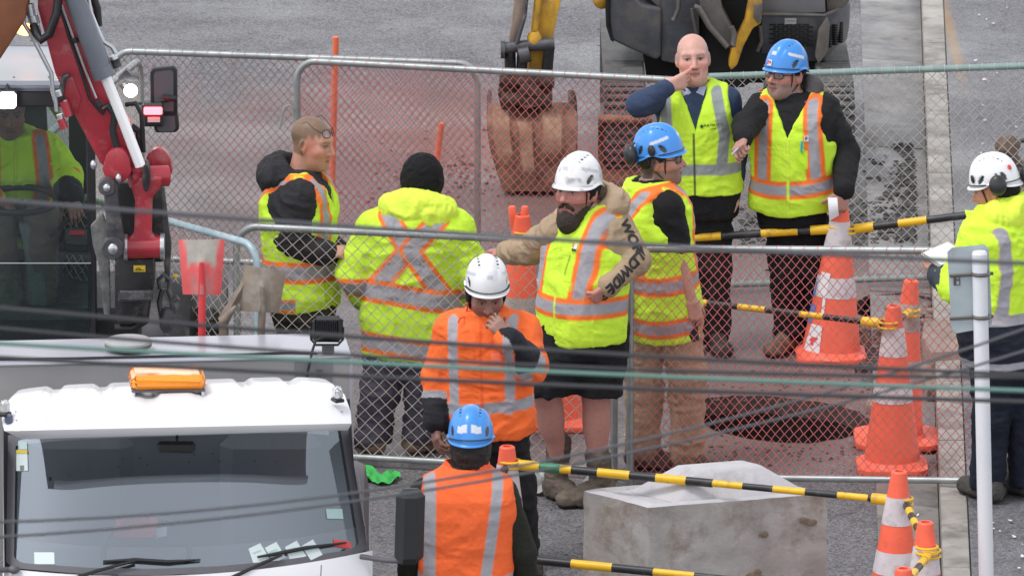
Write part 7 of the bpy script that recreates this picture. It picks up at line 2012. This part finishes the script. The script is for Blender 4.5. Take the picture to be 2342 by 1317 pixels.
# tracks: a loop of pads each
for (x0, x1, nm) in ((1378, 1474, 0), (1862, 1946, 1)):
    c0, c1 = E(x0, 230, .05)[0], E(x1, 230, .05)[0]; L_ = 1.9; r_ = .26; ztop = r_ * 2
    tr = MB(); loop = []
    for a in np.linspace(math.pi / 2, 3 * math.pi / 2, 14): loop.append((r_ * math.cos(a), r_ + r_ * math.sin(a)))
    loop += [(L_ * q, 0.0) for q in (.2, .4, .6, .8, 1)] + [(L_ * q, 2 * r_) for q in (1, .8, .6, .4, .2)]
    yb_ = GY(432) + .30
    tr.grid([[(c0, yb_ + y_, z_ + .03) for y_, z_ in loop + [loop[0]]], [(c1, yb_ + y_, z_ + .03) for y_, z_ in loop + [loop[0]]]]); trk = tr.build('track', M_track, ex, smooth=True, angle=60)
    per = []
    for a in np.linspace(math.pi * .5, math.pi * 1.42, 15): per.append((r_ * math.cos(a), r_ + r_ * math.sin(a), a))
    for q in range(1, 10): per.append((q * .062, 2 * r_, math.pi / 2))
    for (y_, z_, a) in per:
        n_ = np.array([0, math.cos(a), math.sin(a)])
        m = MB(); m.box(np.array([(c0 + c1) / 2, yb_ + y_, z_ + .03]) + n_ * .012, (c1 - c0 - .01, .034, .03), ax=[(1, 0, 0), np.cross(n_, [1, 0, 0]), n_], ch=.008); m.build('track_pad', M_track, trk)
# dozer blade
Yd = GY(432); Dp = lambda x, y, d=0.0: W(x, y, Yd + d)
m = MB(); P = [[Dp(x, 268 + 160 * t, .10 * math.sin(math.pi * t) + .02) for x in np.linspace(1368, 1492, 6)] for t in np.linspace(0, 1, 9)]
m.grid(P, flip=True); m.tube([Dp(1368, 272), Dp(1492, 274)], .026, 12); m.build('dozer_blade', M_clay, ex, smooth=True, angle=50)
m = MB(); m.box(Dp(1432, 428, -.03), (.30, .03, .05)); m.build('cutting_edge', M_bodyg, ex)
# dipper arm and bucket
Ya = GY(440) + .02; A2 = lambda x, y, d=0.0: W(x, y, Ya + d)
m = MB(); m.prism([A2(x, y, .0) for x, y in ((1228, -60), (1296, -60), (1262, 100), (1252, 172), (1206, 172), (1212, 95), (1216, 60))], (0, .16, 0)); m.build('dipper_arm', M_yl, ex, bevel=.014)
m = MB(); m.tube([A2(1234, -20, -.04), A2(1222, 70, -.04)], .020, 10); m.lathe(A2(1222, 84, -.05), [(.028, -.03), (.042, 0), (.042, .05), (.03, .07)], (0, 0, -1), 16); m.build('arm_bracket', M_yl, ex, smooth=True, angle=50)
m = MB(); m.prism([A2(x, y, -.06) for x, y in ((1182, -60), (1222, -60), (1196, 40), (1180, 98), (1163, 100), (1170, 50))], (0, .09, 0)); m.build('bucket_cylinder', mat('cylinder_muddy', (.26, .20, .16), rough=.6, var=.3, vscale=6), ex, bevel=.02)
m = MB(); m.tube([A2(1208, -40, -.08), A2(1200, 40, -.08), A2(1182, 100, -.08)], .012, 10); m.build('cylinder_rod', M_iron, ex, smooth=True)
m = MB(); m.tube([A2(1150, 110, -.06), A2(1268, 100, -.06)], .034, 14); m.tube([A2(1145, 114, -.06), A2(1155, 114, -.06)], .052, 14); m.tube([A2(1188, 128, -.08), A2(1212, 122, -.08)], .05, 14); m.build('link_pin', M_iron, ex, smooth=True, angle=40)
for (x0_, y0_, x1_, y1_) in ((1166, 112, 1168, 178), (1196, 118, 1192, 178), (1256, 104, 1250, 176)):
    m = MB(); m.tube([A2(x0_, y0_, -.05), A2(x1_, y1_, -.03)], .034, 10); m.build('link_arm', M_ironb, ex, smooth=True)
M_clayl = mat('clay_pale', (.36, .235, .155), rough=.85, bump=.7, bscale=25, var=.3, vscale=6, col2=(.25, .14, .09), dirt=(.13, .07, .05), dscale=7, damt=.4)
M_clayd = mat('clay_dark', (.105, .058, .042), rough=.9, bump=.7, bscale=25, var=.4, vscale=8, col2=(.055, .034, .028))
for (pts, d0, d1, mm) in (([(1148, 168), (1178, 165), (1186, 215), (1176, 262), (1150, 262), (1138, 215)], -.02, .10, M_clayd), ([(1236, 170), (1262, 172), (1264, 235), (1244, 262), (1226, 240)], -.02, .10, M_clayd),
                          ([(1176, 180), (1240, 180), (1236, 232), (1226, 258), (1182, 258), (1172, 225)], .06, .10, M_clay), ([(1192, 200), (1226, 192), (1240, 214), (1228, 246), (1200, 250), (1188, 226)], -.08, .10, M_clay)):
    m = MB(); m.prism([A2(x, y, d0) for x, y in pts], (0, d1, 0)); o = m.build('coupler', mm, ex, bevel=.014)
for (xa, xb, y_, r_) in ((1142, 1268, 186, .034), (1146, 1262, 228, .040), (1190, 1232, 206, .05)):
    m = MB(); m.tube([A2(xa, y_ - 2, -.05), A2(xb, y_ + 2, -.05)], r_, 14); m.build('coupler_pin', M_clayd, ex, smooth=True, angle=40)
def bucket_pt(u, t, out=0.0):
    a = t * math.pi * .62
    prof_y = 236 + 202 * (1 - math.cos(a * .82)) / (1 - math.cos(math.pi * .62 * .82))
    d = .16 - .30 * math.sin(a) - out
    wd = 82 + 22 * math.sin(math.pi * min(t * .95 + .08, 1)) - 16 * max(0, t - .7) ** 1.5 * 3
    x_ = 1212 + (u - .5) * 2 * wd + 12 * t
    return A2(x_, prof_y, d)
def jit(Pn, a1=.010, a2=.005):
    Pn = np.array(Pn); sh_ = Pn.shape; Q = Pn.reshape(-1, 3); Q = Q + np.stack([vnoise(Q * 13, 7) * a2, vnoise(Q * 14, 3) * a1, vnoise(Q * 11, 4) * a2], 1); return Q.reshape(sh_)
bk_ = MB(); P = jit([[bucket_pt(u, t) for u in np.linspace(0, 1, 40)] for t in np.linspace(0, 1, 30)]); bk_.grid(P, flip=True); bkt = bk_.build('bucket', M_clay, ex, smooth=True, angle=60)
for (u0, u1, t0, t1) in ((.05, .28, .10, .80), (.58, .86, .05, .80), (.33, .52, .42, .95)):                 # wrapped wear ribs standing proud
    m = MB(); rows_ = []
    for u in np.linspace(u0, u1, 8):
        rows_.append([bucket_pt(u, t, (.035 if u0 < u < u1 else -.01) * min(1, 8 * min(t - t0, t1 - t) + .2)) for t in np.linspace(t0, t1, 22)])
    m.grid(jit(rows_, .008, .003)); m.build('wear_rib', M_clayl, bkt, smooth=True, angle=50)
for (u0, u1) in ((.29, .57), ):
    m = MB(); m.grid(jit([[bucket_pt(u, t, .008) for t in np.linspace(.02, .36, 10)] for u in np.linspace(u0, u1, 8)])); m.build('rib_shade_gap', M_clayd, bkt, smooth=True)  # dark clay colour stands in for the shade between the ribs
for u_ in (0, 1):
    m = MB(); edge = [bucket_pt(u_, t) for t in np.linspace(0, 1, 16)]; sd_ = [p * [1, 0, 1] + np.array([0, edge[0][1] + .34, 0]) for p in edge]
    m.grid([edge, sd_]); m.build('bucket_side', M_clayd, bkt, smooth=True)
m = MB(); m.grid([[bucket_pt(u, 1.0) + np.array([0, q * .3, -q * .02]) for u in np.linspace(0, 1, 6)] for q in (0, 1)]); m.build('bucket_lip', M_clayd, bkt)
for k in range(5):
    m = MB(); p = A2(1150 + k * 40, 436, .05); m.box(p + np.array([0, -.02, -.02]), (.05, .12, .035), ch=.01); m.build('bucket_tooth', M_iron, bkt)
m = MB(); m.prism([A2(x, y, .10) for x, y in ((1262, 262), (1296, 262), (1318, 330), (1322, 350), (1300, 350), (1280, 300))], (0, .2, 0)); m.build('bucket_cheek', M_clay, bkt, bevel=.01)
# ================================================================== overhead cables (close to the camera)
M_cable = mat('cable_black', (.045, .045, .05), rough=.6); M_cableg = mat('cable_green', (.13, .24, .21), rough=.6); M_cablel = mat('cable_grey', (.085, .088, .098), rough=.6)
def cable(label, pts, r, mm, Yk):
    ctl = [W(x, y, Yk + .00012 * (x - 1171)) for x, y in pts]
    xs_ = np.array([c[0] for c in ctl]); zs_ = np.array([c[2] for c in ctl]); co = np.polyfit(xs_, zs_, min(2, len(pts) - 1))
    X = np.linspace(xs_[0] - 6, xs_[-1] + 6, 80)
    m = MB(); m.tube([(x, Yk + .00012 * (x * 950), np.polyval(co, x)) for x in X], r, 8)
    o = m.build('overhead_cable', mm, None, smooth=True); tag(rebase(o, (X[40], Yk, float(np.polyval(co, X[40])))), label, 'cable', 'overhead cables')
cable('topmost grey overhead cable, well above the green one', [(0, 462), (600, 505), (1200, 545), (1500, 560)], .0050, M_cablel, 18.0)
cable('uppermost of the three dark overhead cables', [(0, 706), (840, 772), (1240, 800), (2342, 855)], .0052, M_cable, 19.0)
cable('middle one of the three dark overhead cables, just above the green one', [(0, 752), (840, 812), (1240, 838), (2342, 862)], .0045, M_cable, 19.4)
cable('pale green overhead cable strung among the dark ones', [(0, 786), (800, 826), (1400, 858), (2342, 893)], .0055, M_cableg, 19.8)
cable('lowest of the three dark overhead cables, just below the green one', [(0, 815), (700, 860), (1240, 874), (2342, 920)], .0055, M_cable, 20.2)
cable('upper grey overhead cable of the steeply slanting pair', [(0, 1198), (820, 1102), (1300, 1052), (1660, 975), (2342, 748)], .0038, M_cablel, 21.0)
cable('lower grey overhead cable of the steeply slanting pair', [(0, 1232), (820, 1122), (1300, 1066), (1700, 1000), (2342, 796)], .0038, M_cablel, 21.3)
# ================================================================== small things about the site
M_stake = mat('stake_orange', (.80, .17, .08), rough=.5, var=.15, vscale=6, dirt=(.55, .16, .10), dscale=6, damt=.3)
def stake(label, top, bot):
    p, q = G(*bot), None
    q = W(top[0], top[1], p[1])
    m = MB(); m.tube([p + np.array([0, 0, .0]), q, q + nrm(q - p) * .006], [.0185, .0185, .012], 14); tag(rebase(m.build('marker_stake', M_stake, None, smooth=True), p), label, 'stake', 'orange marker stakes')
stake('tall orange marker stake beside the fair-haired man', (768, 86), (757, 520)); stake('short leaning orange stake behind the black beanie', (1010, 283), (985, 470))
def lumps(name, label, cat, region, n, smin_, smax_, mm, zfn=lambda x, y: 0.0, flat=.6, seed=1, kind='stuff'):
    r2 = random.Random(seed); V, F = [], []
    for _ in range(n):
        px, py = region(r2); p = G(px, py, zfn(px, py)); s_ = r2.uniform(smin_, smax_) * r2.uniform(.4, 1); o = len(V)
        pts = []
        for (x, y, z) in ((1, 0, 0), (-1, 0, 0), (0, 1, 0), (0, -1, 0), (0, 0, 1), (0, 0, -.4), (.6, .6, .5), (-.6, .6, .5), (.6, -.6, .5), (-.6, -.6, .5)):
            pts.append((p[0] + s_ * x * r2.uniform(.7, 1.3), p[1] + s_ * y * r2.uniform(.7, 1.3), p[2] + s_ * z * flat * r2.uniform(.6, 1.3) + s_ * .1))
        V += pts
        for t in ((4, 6, 8), (4, 8, 9), (4, 9, 7), (4, 7, 6), (0, 8, 6), (1, 7, 9), (2, 6, 7), (3, 9, 8), (0, 6, 2), (0, 3, 8), (1, 2, 7), (1, 9, 3), (0, 2, 5), (0, 5, 3), (1, 5, 2), (1, 3, 5)): F.append(tuple(o + q for q in t))
    o = np_mesh(name, np.array(V), np.array(F), mm, None, smooth=False); tag(o, label, cat, kind=kind); return o
M_clod = mat('dark_clods', (.075, .070, .068), rough=.8, bump=.6, bscale=40, var=.5, vscale=14)
M_leaf = mat('leaf_litter', (.24, .13, .085), rough=.85, var=.5, vscale=30, col2=(.12, .075, .06))
M_petal = mat('petals', (.74, .66, .76), rough=.6, var=.1)
M_spoil = mat('spoil_clay', (.17, .098, .080), rough=.9, bump=.6, bscale=40, var=.4, vscale=9)
def tri(a, b, c):
    def fn(r):
        u, v = r.random(), r.random()
        if u + v > 1: u, v = 1 - u, 1 - v
        return a[0] + (b[0] - a[0]) * u + (c[0] - a[0]) * v, a[1] + (b[1] - a[1]) * u + (c[1] - a[1]) * v
    return fn
def gauss(cx, cy, sx, sy): return lambda r: (r.gauss(cx, sx), r.gauss(cy, sy))
lumps('mud_clods', 'dark churned mud clods along the channel', 'mud', lambda r: (2092 - abs(r.gauss(0, 26)) - max(0, r.gauss(0, 60)) * (r.random() < .35), 330 + 215 * r.random() ** .7), 520, .008, .034, M_clod, seed=3)
lumps('mud_clods', 'dark churned mud clods behind the pen-pointing man', 'mud', lambda r: (r.uniform(1690, 2090), r.gauss(520, 26)), 700, .008, .034, M_clod, seed=4)
lumps('leaf_litter', 'brown dead leaves heaped beside the held cone', 'leaves', gauss(2005, 775, 40, 20), 420, .008, .026, M_leaf, seed=5, flat=.45)
lumps('clay_crumbs', 'reddish clay crumbs around the round pit', 'soil', lambda r: (r.uniform(1500, 2000), r.choice((r.gauss(890, 25), r.gauss(1035, 14)))), 420, .004, .016, M_spoil, seed=6)
lumps('clay_spoil', 'red clay spoil scattered behind the fence near the bucket', 'soil', lambda r: (r.gauss(1010, 90), r.gauss(400, 38)), 320, .005, .020, M_spoil, seed=7)
lumps('clay_spoil', 'clay spoil under the dozer blade', 'soil', lambda r: (r.uniform(1360, 1530), r.gauss(455, 24)), 420, .008, .035, M_clod, seed=8)
lumps('grit', 'small dark grit lying about the road', 'grit', lambda r: (r.uniform(0, 1950), r.uniform(0, 1317)), 900, .003, .009, M_clod, seed=9)
def fl_petals(seed, n, region, z):
    r2 = random.Random(seed); V, F = [], []
    for _ in range(n):
        px, py = region(r2); p = G(px, py, z); s_ = r2.uniform(.006, .017); a = r2.uniform(0, 6.28); o = len(V)
        for k in range(5): V.append((p[0] + s_ * math.cos(a + k * 1.2566) * r2.uniform(.5, 1.2), p[1] + s_ * math.sin(a + k * 1.2566) * r2.uniform(.5, 1.2) * 1.6, p[2] + .003 + r2.uniform(0, .012)))
        V.append((p[0], p[1], p[2] + .004))
        for k in range(5): F.append((o + k, o + (k + 1) % 5, o + 5))
    return np.array(V), np.array(F)
V1, F1 = fl_petals(2, 60, lambda r: (r.uniform(2225, 2342), r.uniform(0, 1317)), KZ); V2, F2 = fl_petals(3, 14, lambda r: (r.uniform(2010, 2130), r.uniform(900, 1317)), -.008); V3, F3 = fl_petals(4, 8, lambda r: (r.uniform(1300, 1950), r.uniform(560, 1250)), .0)
V4, F4 = fl_petals(5, 26, lambda r: (r.uniform(2285, 2342), r.uniform(880, 1030)), KZ)
VV = np.vstack([V1, V2, V3, V4]); FF = np.vstack([F1, F2 + len(V1), F3 + len(V1) + len(V2), F4 + len(V1) + len(V2) + len(V3)])
tag(np_mesh('fallen_petals', VV, FF, M_petal, None, smooth=False), 'pale pink fallen petals on the footpath and channel', 'petals', kind='stuff')
# drain grate by the held cone
gr = thing('drain_grate', G(2010, 826), 'iron drain grate set in the road behind the bright cone', 'grate')
M_grate = mat('grate_iron', (.10, .095, .09), rough=.6, metal=.4, var=.3, vscale=12)
for k in range(8):
    m = MB(); a, b_ = G(1962, 798 + k * 6.5, .012), G(2082, 796 + k * 6.5, .012); m.tube([a, b_], .010, 6); m.build('grate_bar', M_grate, gr, smooth=True)
m = MB(); m.add([G(1955, 792, .004), G(2088, 790, .004), G(2088, 852, .004), G(1955, 852, .004)], [(0, 1, 2, 3)]); m.build('grate_shade', M_dk, gr)  # flat black sheet standing in for the shade below the bars
# broken slabs and stones by the trench
M_stone = mat('broken_slab', (.30, .235, .20), rough=.85, bump=.5, bscale=30, var=.25, vscale=5)
for k, (poly, zt_, lab) in enumerate((([(2112, 735), (2200, 722), (2235, 760), (2225, 800), (2130, 805), (2108, 770)], .16, 'broken brown concrete slab beside the trench behind the sign'), ([(2095, 830), (2180, 822), (2200, 872), (2120, 885)], .07, 'flat broken kerb piece lying below the trench slab'),
                                      ([(1985, 900), (2090, 915), (2085, 940), (1980, 925)], .05, 'muddy plank lying across the rim of the round pit'))):
    m = MB(); P = [G(x, y, zt_) for x, y in poly]; m.prism(P, (0, 0, -zt_ + .002)); o = m.build('slab', M_stone, None, bevel=.012); tag(rebase(o, (*np.mean(P, 0)[:2], 0)), lab, 'slab')
lumps('rubble', 'brown stones and rubble around the trench', 'rubble', gauss(2120, 760, 45, 45), 140, .015, .06, M_stone, seed=12)
# cloth, plastic
def crumple(name, label, cat, pts, mm, amp, seed, z=.01):
    xs_ = [p[0] for p in pts]; ys_ = [p[1] for p in pts]; m = MB(); P = []
    for v in np.linspace(0, 1, 14):
        row = []
        for u in np.linspace(0, 1, 22):
            x_ = (pts[0][0] * (1 - u) + pts[1][0] * u) * (1 - v) + (pts[3][0] * (1 - u) + pts[2][0] * u) * v; y_ = (pts[0][1] * (1 - u) + pts[1][1] * u) * (1 - v) + (pts[3][1] * (1 - u) + pts[2][1] * u) * v
            p = G(x_ + 6 * math.sin(v * 9 + seed), y_ + 4 * math.sin(u * 8 + seed)); w_ = abs(float(vnoise(np.array([[u * 5, v * 4, seed]]), seed)[0]))
            row.append(p + np.array([0, 0, z + amp * w_]))
        P.append(row)
    m.grid(P); o = m.build(name, mm, None, smooth=True); tag(rebase(o, G(np.mean(xs_), np.mean(ys_))), label, cat)
crumple('cloth', 'crumpled bright green cloth on the fence foot rail', 'cloth', [(812, 1078), (908, 1088), (912, 1110), (826, 1108)], mat('green_cloth', (.06, .45, .10), rough=.8), .03, 3)
crumple('plastic_sheet', 'crumpled silver plastic sheet at the bearded man\'s feet', 'plastic', [(1196, 1104), (1256, 1094), (1264, 1128), (1212, 1136)], mat('silver_plastic', (.42, .42, .43), rough=.3, metal=.3, bump=.5), .05, 5)
# roller attachment at the right edge
rl = thing('compactor_attachment', G(2330, 445, KZ), 'rusty brown attachment with a round drum lying on the footpath', 'attachment')
Yr = GY(440, KZ); M_rust = mat('rusty_iron', (.17, .115, .085), rough=.75, bump=.4, bscale=40, var=.4, vscale=9)
m = MB(); m.lathe(W(2300, 335, Yr), [(.035, -.05), (.058, -.03), (.060, .06), (.04, .07)], (.5, -.6, .2), 20); m.build('drum', M_rust, rl, smooth=True, angle=40)
m = MB(); m.tube([W(2304, 342, Yr + .02), W(2330, 385, Yr + .1), W(2368, 432, Yr)], [.03, .045, .05], 12); m.build('arm', M_rust, rl, smooth=True)
m = MB(); m.tube([W(2312, 328, Yr + .1), W(2365, 316, Yr + .1)], .014, 10); m.build('strut', M_iron, rl, smooth=True)
m = MB(); m.box(W(2345, 410, Yr + .1), (.16, .2, .18), ch=.03); m.build('housing', M_rust, rl, bevel=.008)
m = MB(); m.tube([W(2345, 425, Yr + .1), G(2345, 445, KZ)], .03, 10); m.build('leg', M_rust, rl)
# hook hanging on the back fence
hk = MB(); Yk_ = GY(630) - .03; hk.tube([W(640, 293, Yk_), W(646, 262, Yk_), W(652, 245, Yk_), W(662, 241, Yk_), W(671, 248, Yk_), W(671, 256, Yk_)], .006, 8); tag(rebase(hk.build('wire_hook', M_galv, None, smooth=True), W(655, 265, Yk_)), 'bent wire hook hanging on the fence post', 'hook')
